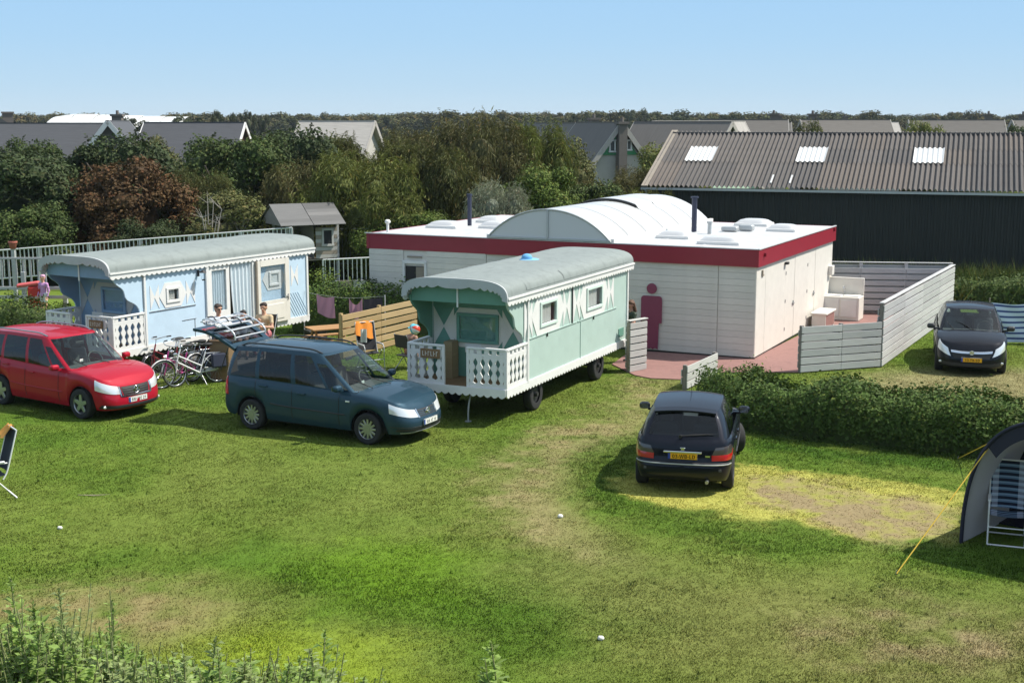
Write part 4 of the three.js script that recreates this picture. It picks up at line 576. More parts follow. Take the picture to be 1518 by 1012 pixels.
{ // the pale blue wagon
  const t = wagon('show_wagon', 'pale blue show wagon with open white door and lantern beside its curtained doorway', [-10.54, 0, -31.63], 59.5 * R, { side: mat.blueSide, front: mat.blueFront, decoF: mat.feltEdge, frameF: mat.blueFront, openings: [[[1.82, 1.8], [2.2, 1.8], [2.2, 2.1], [1.82, 2.1]], [[3.25, 0.78], [4.95, 0.78], [4.95, 2.55], [3.25, 2.55]]], signZ: 0.62, noticeZ: -0.5, porchWin: [0.12, 1.84, 0.7, 0.5] });
  part('window_surround', outline(hexa(0.95, 0.62, 0.2), [[[-0.19, -0.15], [0.19, -0.15], [0.19, 0.15], [-0.19, 0.15]]], 0.014, 2.01, 1.95, 1.15), mat.whiteTrim, t); window_(t, mat.blueSide, mat.whiteTrim, 2.01, 1.95, 1.16, 0.34, 0.26, mat.curtain);
  for (const s of [-1, 1]) part('painted_hourglass', outline(hourglass(0.3, 0.6), [], 0.011, 2.01 + s * 0.62, 1.95, 1.15), mat.whiteTrim, t);
  part('band_moulding', [bx(1.6, 0.018, 0.02, 2.0, 1.6, 1.16)], mat.steel, t); part('hatch_line', [bx(0.5, 0.012, 0.012, 2.55, 1.25, 1.156), bx(0.012, 0.5, 0.012, 2.75, 1.0, 1.156)], mat.steel, t);
  // doorway: left leaf with curtain behind glass, opening with drapes, right leaf folded back against the wall
  part('door_frame', [bx(0.1, 1.85, 0.09, 3.22, 1.67, 1.16), bx(1.8, 0.1, 0.09, 4.1, 2.6, 1.16), bx(0.1, 1.85, 0.09, 4.98, 1.67, 1.16)], mat.whiteTrim, t);
  const d1 = part('door', [bx(0.12, 1.74, 0.045, 3.34, 1.66, 1.15), bx(0.12, 1.74, 0.045, 4.0, 1.66, 1.15), bx(0.54, 0.12, 0.045, 3.67, 2.47, 1.15), bx(0.54, 0.55, 0.045, 3.67, 1.06, 1.15)], mat.whiteTrim, t); part('pane', bx(0.54, 1.08, 0.006, 3.67, 1.87, 1.15), mat.pane2, d1); part('curtain', gridGeo(40, 1, (u, v) => [lerp(3.4, 3.93, u), lerp(2.42, 1.33, v), 1.115 + 0.02 * Math.sin(u * 38)]), mat.curtainBlue, d1);
  part('door_drape', gridGeo(60, 8, (u, v) => [lerp(4.12 + 0.12 * v * v, 4.92, u), lerp(2.52, 0.82, v), 1.135 + 0.03 * Math.sin(u * 34 + v)]), mat.curtainBlue, t);
  part('inside', [bx(1.7, 1.8, 0.04, 4.1, 1.68, -0.9), bx(1.7, 0.04, 2.0, 4.1, 0.76, 0.1), bx(0.04, 1.8, 1.95, 3.2, 1.68, 0.1), bx(0.04, 1.8, 1.95, 5.0, 1.68, 0.1)], mat.room, t);
  const d2 = part('door', [bx(0.13, 1.74, 0.045, 5.13, 1.64, 1.24), bx(0.17, 1.74, 0.045, 6.3, 1.64, 1.24), bx(1.05, 0.16, 0.045, 5.7, 2.43, 1.24), bx(1.05, 0.62, 0.045, 5.7, 1.08, 1.24)], mat.cream, t, 'open white door leaf folded back against the wall'); part('door_panel', rb(0.85, 0.42, 0.02, 0.008, 5.7, 1.07, 1.268), mat.cream, d2); part('pane', bx(1.04, 1.0, 0.006, 5.7, 1.87, 1.24), mat.pane2, d2); part('handle', [bx(0.03, 0.16, 0.02, 6.3, 1.42, 1.275), bar([6.3, 1.45, 1.29], [6.2, 1.45, 1.29], 0.012)], mat.steel, d2);
  part('door_inner_jamb', bx(0.05, 1.76, 0.28, 5.04, 1.64, 1.14), mat.oldWood, t);
  window_(t, mat.blueSide, mat.whiteTrim, 5.85, 1.97, 1.165, 0.3, 0.26, mat.curtain); part('window_surround', outline(hexa(0.95, 0.62, 0.2), [], 0.012, 5.85, 1.97, 1.15), mat.whiteTrim, t); part('painted_hourglass', outline(hourglass(0.3, 0.6), [], 0.011, 6.72, 1.97, 1.15), mat.whiteTrim, t);
  for (let k = 0; k < 7; k++) part('diagonal_board', bx(0.02, 0.9, 0.014, 6.5 + 0.1 * k, 1.12 + 0.0 * k, 1.155, 0, 0, 0.6), mat.blueSide, t);
  const lt = part('lantern', [rb(0.04, 0.16, 0.06, 0.01, 2.9, 2.4, 1.19), bar([2.9, 2.42, 1.2], [2.9, 2.47, 1.34], 0.012), new THREE.CylinderGeometry(0.03, 0.09, 0.07, 6).translate(2.9, 2.46, 1.36), new THREE.CylinderGeometry(0.05, 0.035, 0.03, 6).translate(2.9, 2.24, 1.36)], mat.black, t); part('lantern_glass', new THREE.CylinderGeometry(0.085, 0.05, 0.17, 6).translate(2.9, 2.345, 1.36), mat.pane2, lt);
}
// ---------------------------------------------------------------- cars
// local frame: x forward, y up, z to the car's right; origin on the ground midway between the axles
function numberPlate(text, bg, fg, euro) {
  const c = document.createElement('canvas'); c.width = 256; c.height = 56; const k = c.getContext('2d'); k.fillStyle = bg; k.fillRect(0, 0, 256, 56); k.fillStyle = '#1c3fa0'; if (euro) k.fillRect(0, 0, 24, 56);
  k.fillStyle = fg; k.font = 'bold 44px sans-serif'; k.textAlign = 'center'; k.textBaseline = 'middle'; k.fillText(text, euro ? 138 : 128, 30); k.strokeStyle = fg; k.lineWidth = 3; k.strokeRect(2, 2, 252, 52);
  const t = new THREE.CanvasTexture(c); t.colorSpace = THREE.SRGBColorSpace; return M([1, 1, 1], 0.4, { map: t });
}
const lampClear = new THREE.MeshPhysicalMaterial({ color: C(0.78, 0.8, 0.82), roughness: 0.12, metalness: 0.35, clearcoat: 1, clearcoatRoughness: 0.03, side: THREE.DoubleSide }), lampRed = new THREE.MeshPhysicalMaterial({ color: C(0.42, 0.008, 0.012), roughness: 0.2, clearcoat: 1, side: THREE.DoubleSide }), lampSmoke = new THREE.MeshPhysicalMaterial({ color: C(0.06, 0.05, 0.05), roughness: 0.15, clearcoat: 1, side: THREE.DoubleSide });
const glassClear = glassM([0.74, 0.84, 0.80]), glassDark = glassM([0.12, 0.14, 0.16]), glassMid = glassM([0.42, 0.48, 0.50]);
function makeCar(name, label, pos, turn, c) {
  const t = thing(name, label, 'car', pos, turn);
  // plan outline of half the car, by arc length from the middle of the nose
  const curve = new THREE.CatmullRomCurve3(c.plan.map(p => V(p[0], 0, p[1])), false, 'centripetal'), DD = curve.getLength(), NS = 400, tab = [];
  for (let i = 0; i <= NS; i++) { const p = curve.getPointAt(i / NS), g = curve.getTangentAt(i / NS); tab.push([p.x, p.z, -g.z * -1, 0, g.x, g.z]); }
  const plan = (d) => { const f = clamp(d / DD) * NS, i = Math.min(NS - 1, Math.floor(f)), k = f - i, A = tab[i], B = tab[i + 1]; return { x: lerp(A[0], B[0], k), z: lerp(A[1], B[1], k), nx: lerp(A[5], B[5], k), nz: -lerp(A[4], B[4], k) }; };
  const atX = (x) => { let best = 0, e = 1e9; for (let i = 0; i <= NS; i++) { const w = Math.abs(tab[i][0] - x) + (Math.abs(tab[i][4]) < 0.6 ? 5 : 0); if (w < e) { e = w; best = i; } } return best / NS * DD; };
  const bot = (d, x, nz) => { let b = catmull(c.sill, x); if (nz > 0.45) for (const ax of c.axles) { const q = c.archR * c.archR - (x - ax) ** 2; if (q > 0) b = Math.max(b, c.archY + Math.sqrt(q)); } return b; };
  const ins = (tab_, r) => catmull(tab_, r);
  const S = (d, r, off = 0, s = 1) => {                    // point of the lower body, s = -1 for the left side
    const p = plan(d), f = Math.max(0, p.nx) ** 2, b = Math.max(0, -p.nx) ** 2, sd = p.nz * p.nz, i = sd * ins(c.inS, r) + f * ins(c.inF, r) + b * ins(c.inR, r) - off, x = p.x - p.nx * i, z = p.z - p.nz * i;
    return [x, lerp(bot(d, p.x, p.nz), catmull(c.top, x), r), s * Math.max(0, z)];
  };
  const ds = new Set(); for (let i = 0; i <= 84; i++) ds.add(+(DD * i / 84).toFixed(4));
  for (const ax of c.axles) for (let i = 0; i <= 20; i++) ds.add(+atX(ax + c.archR * 1.001 * Math.cos(Math.PI * i / 20)).toFixed(4));
  const D = [...ds].sort((a, b) => a - b).filter((d, i, a) => !i || d - a[i - 1] > 0.006), rows = [0, 0.04, 0.12, 0.24, 0.36, 0.48, 0.6, 0.72, 0.82, 0.9, 0.95, 0.98, 1];
  const tri = [], quad = (a, b, c_, d) => tri.push(a, b, c_, a, c_, d);
  for (const s of [-1, 1]) for (let i = 0; i + 1 < D.length; i++) for (let j = 0; j + 1 < rows.length; j++) quad(S(D[i], rows[j], 0, s), S(D[i + 1], rows[j], 0, s), S(D[i + 1], rows[j + 1], 0, s), S(D[i], rows[j + 1], 0, s));
  // bonnet
  const deck = (d, v) => { const p = S(d, 1), zm = 0.8; return [p[0], p[1] + c.crown * (1 - v * v) * (p[2] / zm) ** 2, v * p[2]]; };
  const dC = atX(c.cowl);
  const Dd = D.filter(d => d <= dC + 0.08);
  for (let i = 0; i + 1 < Dd.length; i++) for (let j = 0; j < 16; j++) { const v0 = -1 + j / 8, v1 = v0 + 1 / 8; quad(deck(Dd[i], v0), deck(Dd[i], v1), deck(Dd[i + 1], v1), deck(Dd[i + 1], v0)); }
  // greenhouse: base loop to roof loop, by features
  const Yr = (x, z) => catmull(c.roofY, x) + c.roofCrown * (1 - (z / c.roofZ) ** 2);
  const gpt = (k, tt) => {                                // k: feature index (fractional), tt 0..1 from belt to roof
    const i = Math.min(c.gh.length - 2, Math.floor(k)), f = k - i, cr = (q) => { const P = (n) => c.gh[clamp(n, 0, c.gh.length - 1)][q]; const a = P(i - 1), b = P(i), e = P(i + 1), g = P(i + 2); const m0 = (e - a) / 2, m1 = (g - b) / 2; return c.sharp?.includes(i) || true ? lerp(b, e, f) + (f * (1 - f)) * (((1 - f) * (m0 - (e - b)) - f * (m1 - (e - b)))) * 0.7 : 0; };
    const bxx = cr(0), bz = Math.max(0, cr(1)), rx = cr(2), rz = Math.max(0, cr(3)), by = c.gh[i][4] ? catmull(c.top, bxx) - 0.012 : 0, base = bxx > c.cowl - 0.02 && bz < 0.75 * c.roofZ + 0.2 ? catmull(c.top, bxx) + c.crown * (1 - (bz / 0.8) ** 2) - 0.01 : catmull(c.top, bxx) - 0.012;
    const bulge = c.bulge * 4 * tt * (1 - tt), out = V(bxx - (c.roofMid ?? -0.5), 0, bz * 2).normalize(), y = lerp(base, Yr(rx, rz), tt);
    return [lerp(bxx, rx, tt) + out.x * bulge * 0.6, y, lerp(bz, rz, tt) + (bz > 0.02 ? out.z * bulge : 0)];
  };
  const sp = (p, s) => [p[0], p[1], p[2] * s];
  const glass = {}, sub = 6;
  for (let k = 0; k + 1 < c.gh.length; k++) {
    const [gname, t0, t1] = c.cells[k] ?? [], T3 = gname ? [0, t0, ...[1, 2, 3].map(q => lerp(t0, t1, q / 4)), t1, 1] : [0, 0.25, 0.5, 0.75, 1];
    for (const s of [-1, 1]) for (let i = 0; i < sub; i++) for (let j = 0; j + 1 < T3.length; j++) {
      const a = sp(gpt(k + i / sub, T3[j]), s), b = sp(gpt(k + (i + 1) / sub, T3[j]), s), e = sp(gpt(k + (i + 1) / sub, T3[j + 1]), s), f = sp(gpt(k + i / sub, T3[j + 1]), s);
      const g = gname && j >= 1 && j <= 4;
      if (g) { const n = gname + (gname === 'windscreen' || gname === 'rear_window' ? '' : s); (glass[n] ??= []).push(...(s > 0 ? [a, b, e, a, e, f] : [a, e, b, a, f, e])); } else if (!(c.openBack && gname === 'rear_window')) quad(a, b, e, f);
    }
  }
  const nk = (c.gh.length - 1) * sub, rl = (i, v) => { const p = gpt(i / sub, 1); return [p[0], Yr(p[0], v * p[2]), v * p[2]]; };
  for (let i = 0; i < nk; i++) for (let j = 0; j < 12; j++) { const v0 = -1 + j / 6, v1 = v0 + 1 / 6; quad(rl(i, v0), rl(i, v1), rl(i + 1, v1), rl(i + 1, v0)); }
  const soup = (q) => { const g = new THREE.BufferGeometry(); g.setAttribute('position', new THREE.Float32BufferAttribute(q.flat(), 3)); return g; };
  let bg = mergeVertices(soup(tri), 0.0015); { const ix = bg.index.array, keep = []; for (let i = 0; i < ix.length; i += 3) if (ix[i] !== ix[i + 1] && ix[i + 1] !== ix[i + 2] && ix[i] !== ix[i + 2]) keep.push(ix[i], ix[i + 1], ix[i + 2]); bg.setIndex(keep); }
  // smooth normals that ignore winding: orient every face away from the car's middle first
  { const p = bg.attributes.position, ix = bg.index.array, a = V(), b = V(), d = V(); for (let i = 0; i < ix.length; i += 3) { a.fromBufferAttribute(p, ix[i]); b.fromBufferAttribute(p, ix[i + 1]); d.fromBufferAttribute(p, ix[i + 2]); const m = a.clone().add(b).add(d).divideScalar(3), n = b.clone().sub(a).cross(d.clone().sub(a)); const o = V(m.x * 0.25, m.y - 0.75, m.z); if (Math.abs(m.x) > c.plan[0][0] - 0.45) o.set(m.x, (m.y - 0.6) * 0.6, m.z * 0.6); if (n.dot(o) < 0) { const q = ix[i + 1]; ix[i + 1] = ix[i + 2]; ix[i + 2] = q; } } }
  const body = part('body', toCreasedNormals(bg, 0.62), c.paint, t);
  for (const n in glass) { const b = n.replace(/-?1$/, ''); let g = mergeVertices(soup(glass[n]), 0.001); g.computeVertexNormals(); if (!(c.openBack && b === 'rear_window')) part(b === 'windscreen' || b === 'rear_window' ? b : 'side_window', g, b === 'windscreen' ? glassClear : c.tint?.includes(b) ? glassDark : b === 'rear_window' ? glassMid : glassMid, t); }
  // patches that follow the lower body, with a rim
  const patch = (q, off, m, nm, sides = [1, -1], parent = t, nu = 8, nv = 5) => sides.map(s => {
    const P = (u, v, o) => { const d = lerp(lerp(q[0][0], q[1][0], u), lerp(q[3][0], q[2][0], u), v), r = lerp(lerp(q[0][1], q[1][1], u), lerp(q[3][1], q[2][1], u), v), sg = d < 0 ? -s : s; return S(Math.abs(d), r, o, sg); };
    const edge = (f) => gridGeo(8, 1, (u, v) => P(...f(u), v ? off : -0.02));
    return part(nm, [gridGeo(nu, nv, (u, v) => P(u, v, off + 0.004 * Math.sin(Math.PI * u) * Math.sin(Math.PI * v))), edge(u => [u, 0]), edge(u => [u, 1]), edge(v => [0, v]), edge(v => [1, v])], m, parent);
  });
  const line = (pts, rad, m, nm, sides = [1, -1]) => sides.forEach(s => part(nm, tube(pts.map(([d, r]) => S(d, r, 0.001, s)), rad, pts.length * 6, 5), m, t));
  const X = (x) => atX(x);
  // wheel wells, floor, seats, dash
  part('underbody', [bx(c.plan[0][0] * 2 - 0.5, 0.16, 1.15, -0.02, 0.3, 0), bx(c.axles[0] - c.axles[1] - 2 * c.archR, 0.1, 1.5, (c.axles[0] + c.axles[1]) / 2, 0.26, 0)], mat.black, t);
  for (const ax of c.axles) for (const s of [-1, 1]) part('wheel_well', [gridGeo(16, 1, (u, v) => { const a = Math.PI * (u * 1.1 - 0.05); return [ax + (c.archR - 0.012) * Math.cos(a), c.archY + (c.archR - 0.012) * Math.sin(a), s * lerp(c.roofZ * 1.28, 0.5, v)]; }), slab([[ax - c.archR, 0.22], [ax + c.archR, 0.22], [ax + c.archR, c.archY], ...Array.from({ length: 9 }, (_, i) => [ax + c.archR * Math.cos(Math.PI * i / 8), c.archY + c.archR * Math.sin(Math.PI * i / 8)])], 0.01).translate(0, 0, s * 0.5)], mat.black, t);
  const beltY = catmull(c.top, -0.2);
  part('cabin_lining', [bx(c.cowl + 1.9, 0.04, 1.3, (c.cowl - 1.9) / 2, 0.45, 0), bx(0.5, 0.25, 1.36, c.cowl - 0.38, beltY - 0.16, 0), bx(0.06, 0.6, 1.3, c.cowl - 0.15, beltY - 0.4, 0)], mat.interior, t);
  for (const [x, z] of c.seats) { const st = part('seat', [rb(0.5, 0.16, 0.48, 0.07, x, beltY - 0.42, z, 0, 0, 0.1), rb(0.16, 0.62, 0.46, 0.07, x - 0.28, beltY - 0.12, z, 0, 0, 0.22)], c.seatM ?? mat.interior, t); part('headrest', rb(0.1, 0.18, 0.26, 0.05, x - 0.38, beltY + 0.29, z, 0, 0, 0.2), c.seatM ?? mat.interior, st); }
  part('steering_wheel', new THREE.TorusGeometry(0.18, 0.018, 8, 24).rotateY(Math.PI / 2).rotateZ(0.5).translate(c.cowl - 0.68, beltY - 0.0, -0.36), mat.darkPlastic, t);
  // wheels
  const wr = c.wheelR, wz = c.track / 2;
  for (const [ai, ax] of c.axles.entries()) for (const s of [-1, 1]) {
    const w = new THREE.Group(); w.name = 'wheel'; t.add(w); w.position.set(ax, wr, s * wz); w.rotation.y = (ai === 0 ? c.steer ?? 0 : 0) + (s < 0 ? Math.PI : 0);
    part('tyre', new THREE.LatheGeometry([[wr * 0.64, -0.09], [wr * 0.88, -0.1], [wr * 0.97, -0.085], [wr, -0.05], [wr, 0.05], [wr * 0.97, 0.085], [wr * 0.88, 0.1], [wr * 0.64, 0.09]].map(p => new THREE.Vector2(...p)), 36).rotateX(Math.PI / 2), mat.rubber, w);
    const R0 = wr * 0.66, rim = part('rim', [new THREE.LatheGeometry([[R0, -0.08], [R0 * 0.94, -0.07], [R0 * 0.9, 0.06], [R0 * 0.97, 0.085], [R0, 0.09]].map(p => new THREE.Vector2(...p)), 32).rotateX(Math.PI / 2), cyl(0.06, 0.05, 0.05, 0, 0, 0.055, 0, Math.PI / 2)], mat.alloy, w);
    part('brake_disc', cyl(R0 * 0.9, R0 * 0.9, 0.02, 0, 0, -0.01, 0, Math.PI / 2, 0, 24), mat.darkPlastic, w);
    const n = c.spokes, sw = c.spokes > 7 ? 0.028 : 0.058; for (let k = 0; k < n; k++) { const a = k / n * 6.2832; part('spoke', mv(slab([[-sw * 0.8, 0.03], [sw * 0.8, 0.03], [sw * 0.55, R0 * 0.95], [-sw * 0.55, R0 * 0.95]], 0.03, [], 0.005), 0, 0, 0.045, 0, 0, a), mat.alloy, rim); }
  }
  // mirrors
  for (const s of [-1, 1]) { const [mx, my, mz] = c.mirror; const k = part('wing_mirror', [rb(0.13, 0.13, 0.2, 0.055, mx, my, s * mz, s * -0.15), bx(0.06, 0.04, 0.14, mx - 0.01, my - 0.06, s * (mz - 0.13))], c.mirrorM ?? c.paint, t); part('mirror_glass', bx(0.006, 0.1, 0.15, mx - 0.068, my, s * mz, s * -0.15), mat.chrome, k); }
  // door seams, sill and waist strips
  for (const x of c.seams) line(Array.from({ length: 7 }, (_, i) => [X(x + (c.seamLean ?? 0) * (i / 6 - 0.5)), 0.1 + 0.88 * i / 6]), 0.006, mat.black, 'door_seam');
  for (const x of c.handles) for (const s of [-1, 1]) { const p = S(X(x), 0.8, 0.02, s); part('door_handle', rb(0.2, 0.035, 0.03, 0.012, p[0], p[1], p[2]), c.handleM ?? c.paint, t); }
  if (c.strip) line(c.strip.map(([x, r]) => [X(x), r]), 0.016, c.stripM ?? mat.darkPlastic, 'rub_strip');
  if (c.rails) for (const s of [-1, 1]) part('roof_rail', [tube(c.rails.map(([x, z, h]) => [x, Yr(x, z) + h, s * z]), 0.018, 40, 7)], c.railM ?? mat.darkPlastic, t);
  const onBody = (d, r, off, s = 1) => S(d, r, off, s);
  return { t, S, X, DD, patch, line, body, Yr, gpt, plan, c };
}
function plate(k, front, text, bg, fg, y, w = 0.52, off = 0.03, euro = true) { const x = front ? k.S(0, 0.5)[0] : k.S(k.DD, 0.5)[0]; const g = new RoundedBoxGeometry(w, 0.115, 0.014, 2, 0.005); const m = numberPlate(text, bg, fg, euro); const pl = new THREE.PlaneGeometry(w, 0.113); pl.userData.uv = true; pl.translate(0, 0, 0.0085); const s = front ? 1 : -1; const o = part('number_plate', g.rotateY(s * Math.PI / 2).translate(x + s * off, y, 0), mat.whiteTrim, k.t); part('plate_print', pl.rotateY(s * Math.PI / 2).translate(x + s * off, y, 0), m, o); }
function emblem(k, x, y, s, r = 0.07, tilt = 0) { part('emblem', [mv(new THREE.TorusGeometry(r, r * 0.14, 8, 24), x, y, 0, s * Math.PI / 2, 0, tilt), mv(cyl(r * 0.98, r * 0.98, 0.006, 0, 0, 0, 0, Math.PI / 2), x - s * 0.006, y, 0, s * Math.PI / 2), ...[[-0.5, 0.7, -0.12, -0.55], [0.5, 0.7, 0.12, -0.55], [-0.12, -0.5, 0.12, 0.1], [0.12, -0.5, -0.12, 0.1]].map(([a, b, c, d]) => bar([x + s * 0.008, y + b * r, a * r], [x + s * 0.008, y + d * r, c * r], r * 0.09, 5))], mat.chrome, k.t); }
const wiper = (k, a, b) => part('wiper', [bar(a, b, 0.009, 5), bar([lerp(a[0], b[0], 0.45), lerp(a[1], b[1], 0.45) + 0.012, lerp(a[2], b[2], 0.45)], [lerp(a[0], b[0], 1.25), lerp(a[1], b[1], 1.25) + 0.012, lerp(a[2], b[2], 1.25)], 0.006, 5)], mat.black, k.t);

// --- the steel blue people carrier with its tailgate up
const carBlue = makeCar('parked_car', 'steel blue people carrier with its tailgate raised and bicycle carrier on it', [-3.68, 0, -26.42], -27.7 * R, {
  plan: [[2.33, 0], [2.31, 0.3], [2.24, 0.58], [2.05, 0.77], [1.7, 0.86], [1.0, 0.905], [0, 0.91], [-1.2, 0.905], [-1.9, 0.88], [-2.15, 0.8], [-2.26, 0.6], [-2.3, 0.3], [-2.31, 0]],
  axles: [1.42, -1.42], archR: 0.385, archY: 0.31, wheelR: 0.315, track: 1.56, sill: [[-2.4, 0.34], [-1.9, 0.27], [1.9, 0.24], [2.4, 0.24]], spokes: 12, roofMid: -0.6,
  top: [[-2.4, 1.05], [-1.8, 1.07], [-0.4, 1.04], [0.7, 1.0], [1.28, 0.985], [1.7, 0.93], [2.05, 0.83], [2.25, 0.74], [2.4, 0.68]],
  inS: [[0, 0.06], [0.12, 0.03], [0.4, 0.0], [0.7, 0.015], [0.9, 0.035], [1, 0.07]], inF: [[0, 0.06], [0.1, 0.02], [0.4, 0.0], [0.55, 0.02], [0.75, 0.08], [0.9, 0.13], [1, 0.2]], inR: [[0, 0.05], [0.2, 0.0], [0.5, 0.03], [0.8, 0.06], [1, 0.09]],
  crown: 0.06, cowl: 1.24, roofZ: 0.66, roofCrown: 0.05, bulge: 0.04, roofY: [[-2.3, 1.55], [-1.9, 1.64], [-1.2, 1.69], [-0.3, 1.69], [0.25, 1.645], [0.5, 1.6]],
  gh: [[1.32, 0, 0.36, 0], [1.26, 0.42, 0.3, 0.42], [1.08, 0.72, 0.2, 0.6], [0.98, 0.79, 0.1, 0.635], [0.52, 0.815, -0.02, 0.645], [0.44, 0.818, -0.08, 0.648], [-0.3, 0.83, -0.42, 0.66], [-0.42, 0.83, -0.5, 0.66], [-1.22, 0.83, -1.24, 0.655], [-1.32, 0.83, -1.32, 0.655], [-2.0, 0.79, -1.82, 0.62], [-2.14, 0.72, -1.96, 0.57], [-2.2, 0.6, -2.02, 0.5], [-2.24, 0, -2.06, 0]],
  cells: { 0: ['windscreen', 0.04, 0.95], 1: ['windscreen', 0.04, 0.95], 3: ['quarter', 0.05, 0.72], 5: ['front', 0.04, 0.88], 7: ['mid', 0.04, 0.88], 9: ['back', 0.06, 0.86], 12: ['rear_window', 0.1, 0.9] }, tint: ['mid', 'back'], openBack: true,
  paint: paint([0.022, 0.055, 0.085], { metalness: 0.35 }), seats: [[0.2, -0.38], [0.2, 0.38], [-0.75, -0.4], [-0.75, 0.4]], mirror: [0.82, 1.08, 0.98], seams: [0.78, -0.36, -1.28], handles: [-0.12, -1.08], seamLean: 0, strip: [[0.92, 0.42], [0.2, 0.42], [-0.5, 0.42], [-0.9, 0.44]],
  rails: [[0.2, 0.58, 0.0], [0.0, 0.6, 0.045], [-0.6, 0.61, 0.05], [-1.2, 0.6, 0.05], [-1.7, 0.56, 0.045], [-1.85, 0.54, 0.0]],
});
{
  const k = carBlue, { t, S, X } = k;
  k.patch([[0.34, 0.62], [1.02, 0.66], [1.04, 0.93], [0.38, 0.85]], 0.008, lampClear, 'headlight');
  k.patch([[-0.3, 0.62], [0.3, 0.62], [0.32, 0.84], [-0.32, 0.84]], 0.006, mat.darkPlastic, 'grille', [1]);
  for (const r of [0.66, 0.72, 0.78]) k.patch([[-0.3, r], [0.3, r], [0.3, r + 0.02], [-0.3, r + 0.02]], 0.014, carBlue.c.paint, 'grille_slat', [1]);
  for (const s of [1]) k.patch([[-0.34, 0.6], [-0.3, 0.6], [-0.33, 0.88], [-0.37, 0.88]], 0.014, mat.chrome, 'grille_trim', [1, -1]);
  emblem(k, S(0, 0.72)[0] + 0.018, S(0, 0.73)[1], 1, 0.075);
  k.patch([[-0.9, 0.1], [0.9, 0.1], [0.86, 0.2], [-0.86, 0.2]], 0.004, mat.black, 'bumper_grille', [1], t, 20); k.patch([[-1.0, 0.24], [1.0, 0.24], [1.0, 0.265], [-1.0, 0.265]], 0.007, mat.darkPlastic, 'bumper_strip', [1], t, 20); k.patch([[-0.8, 0.035], [0.8, 0.035], [0.8, 0.06], [-0.8, 0.06]], 0.012, mat.galv, 'bumper_lip', [1], t, 20);
  plate(k, true, 'MA VI 14', '#e9e9e4', '#222', S(0, 0.4)[1], 0.5, 0.022); 
  k.patch([[X(-1.9) + 0.1, 0.52], [k.DD - 0.62, 0.52], [k.DD - 0.62, 0.98], [X(-1.9) + 0.16, 0.98]], 0.008, lampRed, 'tail_light');
  for (const s of [1, -1]) { const p = S(X(0.98), 0.78, 0.012, s); part('side_repeater', rb(0.1, 0.035, 0.02, 0.012, p[0], p[1], p[2]), lampClear, t); }
  wiper(k, [1.36, 1.055, -0.1], [0.98, 1.22, 0.28]); wiper(k, [1.3, 1.045, 0.45], [1.0, 1.19, 0.62]);
  part('rear_mirror', rb(0.03, 0.07, 0.22, 0.02, 0.42, 1.5, 0), mat.darkPlastic, t); part('tax_disc', rb(0.006, 0.06, 0.09, 0.002, 1.04, 1.14, 0.42), mat.whiteTrim, t);
  // raised tailgate: hinged at the roof's rear edge, window in the upper half, lower part with lamps and carrier
  const g = new THREE.Group(); g.name = 'tailgate'; t.add(g); g.position.set(-2.0, 1.60, 0); g.rotation.z = -0.14;
  const tg = (u, v) => { const w = lerp(0.62, 0.76, v) * (1 - 0.02 * v); return [-1.02 * v - 0.06 * Math.sin(v * 3), 0.22 * v + 0.09 * Math.sin(v * 3.1), lerp(-w, w, u)]; };
  const holeT = (u, v) => u > 0.11 && u < 0.89 && v > 0.12 && v < 0.60, q = [], gl = []; const NU = 18, NV = 16; for (let i = 0; i < NU; i++) for (let j = 0; j < NV; j++) { const f = [[i, j], [i + 1, j], [i + 1, j + 1], [i, j + 1]].map(([a, b]) => tg(a / NU, b / NV)); (holeT((i + 0.5) / NU, (j + 0.5) / NV) ? gl : q).push(f[0], f[1], f[2], f[0], f[2], f[3]); }
  const sg = (p, y) => { const b = new THREE.BufferGeometry(); b.setAttribute('position', new THREE.Float32BufferAttribute(p.map(a => [a[0], a[1] + y, a[2]]).flat(), 3)); const m = mergeVertices(b); m.computeVertexNormals(); return m; };
  part('tailgate_shell', [sg(q, 0), sg(q, -0.05), ...[0, 1].map(u => gridGeo(12, 1, (a, b) => { const p = tg(u, a); return [p[0], p[1] - 0.05 * b, p[2]]; })), gridGeo(12, 1, (a, b) => { const p = tg(a, 1); return [p[0], p[1] - 0.05 * b, p[2]]; })], k.c.paint, g); part('tailgate_window', sg(gl, -0.02), glassDark, g);
  part('tailgate_lining', sg(q.filter((_, i) => true), -0.06), mat.interior, g);
  for (const s of [-1, 1]) part('tailgate_lamp', [gridGeo(6, 2, (u, v) => { const p = tg(s > 0 ? lerp(0.72, 1, u) : lerp(0, 0.28, u), lerp(0.66, 0.78, v)); return [p[0], p[1] + 0.012, p[2]]; })], lampRed, g);
  part('tailgate_plate', rb(0.1, 0.02, 0.5, 0.005, -0.85, 0.26, 0, 0, 0, -0.2), mat.whiteTrim, g); for (const s of [-1, 1]) part('gas_strut', bar([-0.18, -0.02, s * 0.6], [-0.25, -0.5, s * 0.7], 0.012), mat.darkPlastic, g);
  // bicycle carrier clamped on the raised tailgate
  const c = thing('bicycle_carrier', 'silver tubular bicycle carrier strapped on the raised tailgate', 'bicycle carrier', [-3.68, 0, -26.42], -27.7 * R);
  const T0 = (x, y, z) => { const a = -0.14, X1 = x * Math.cos(a) - y * Math.sin(a), Y1 = x * Math.sin(a) + y * Math.cos(a); return [-2.0 + X1, 1.60 + Y1, z]; };
  const silver = M([0.72, 0.73, 0.74], 0.3, { metalness: 0.6 });
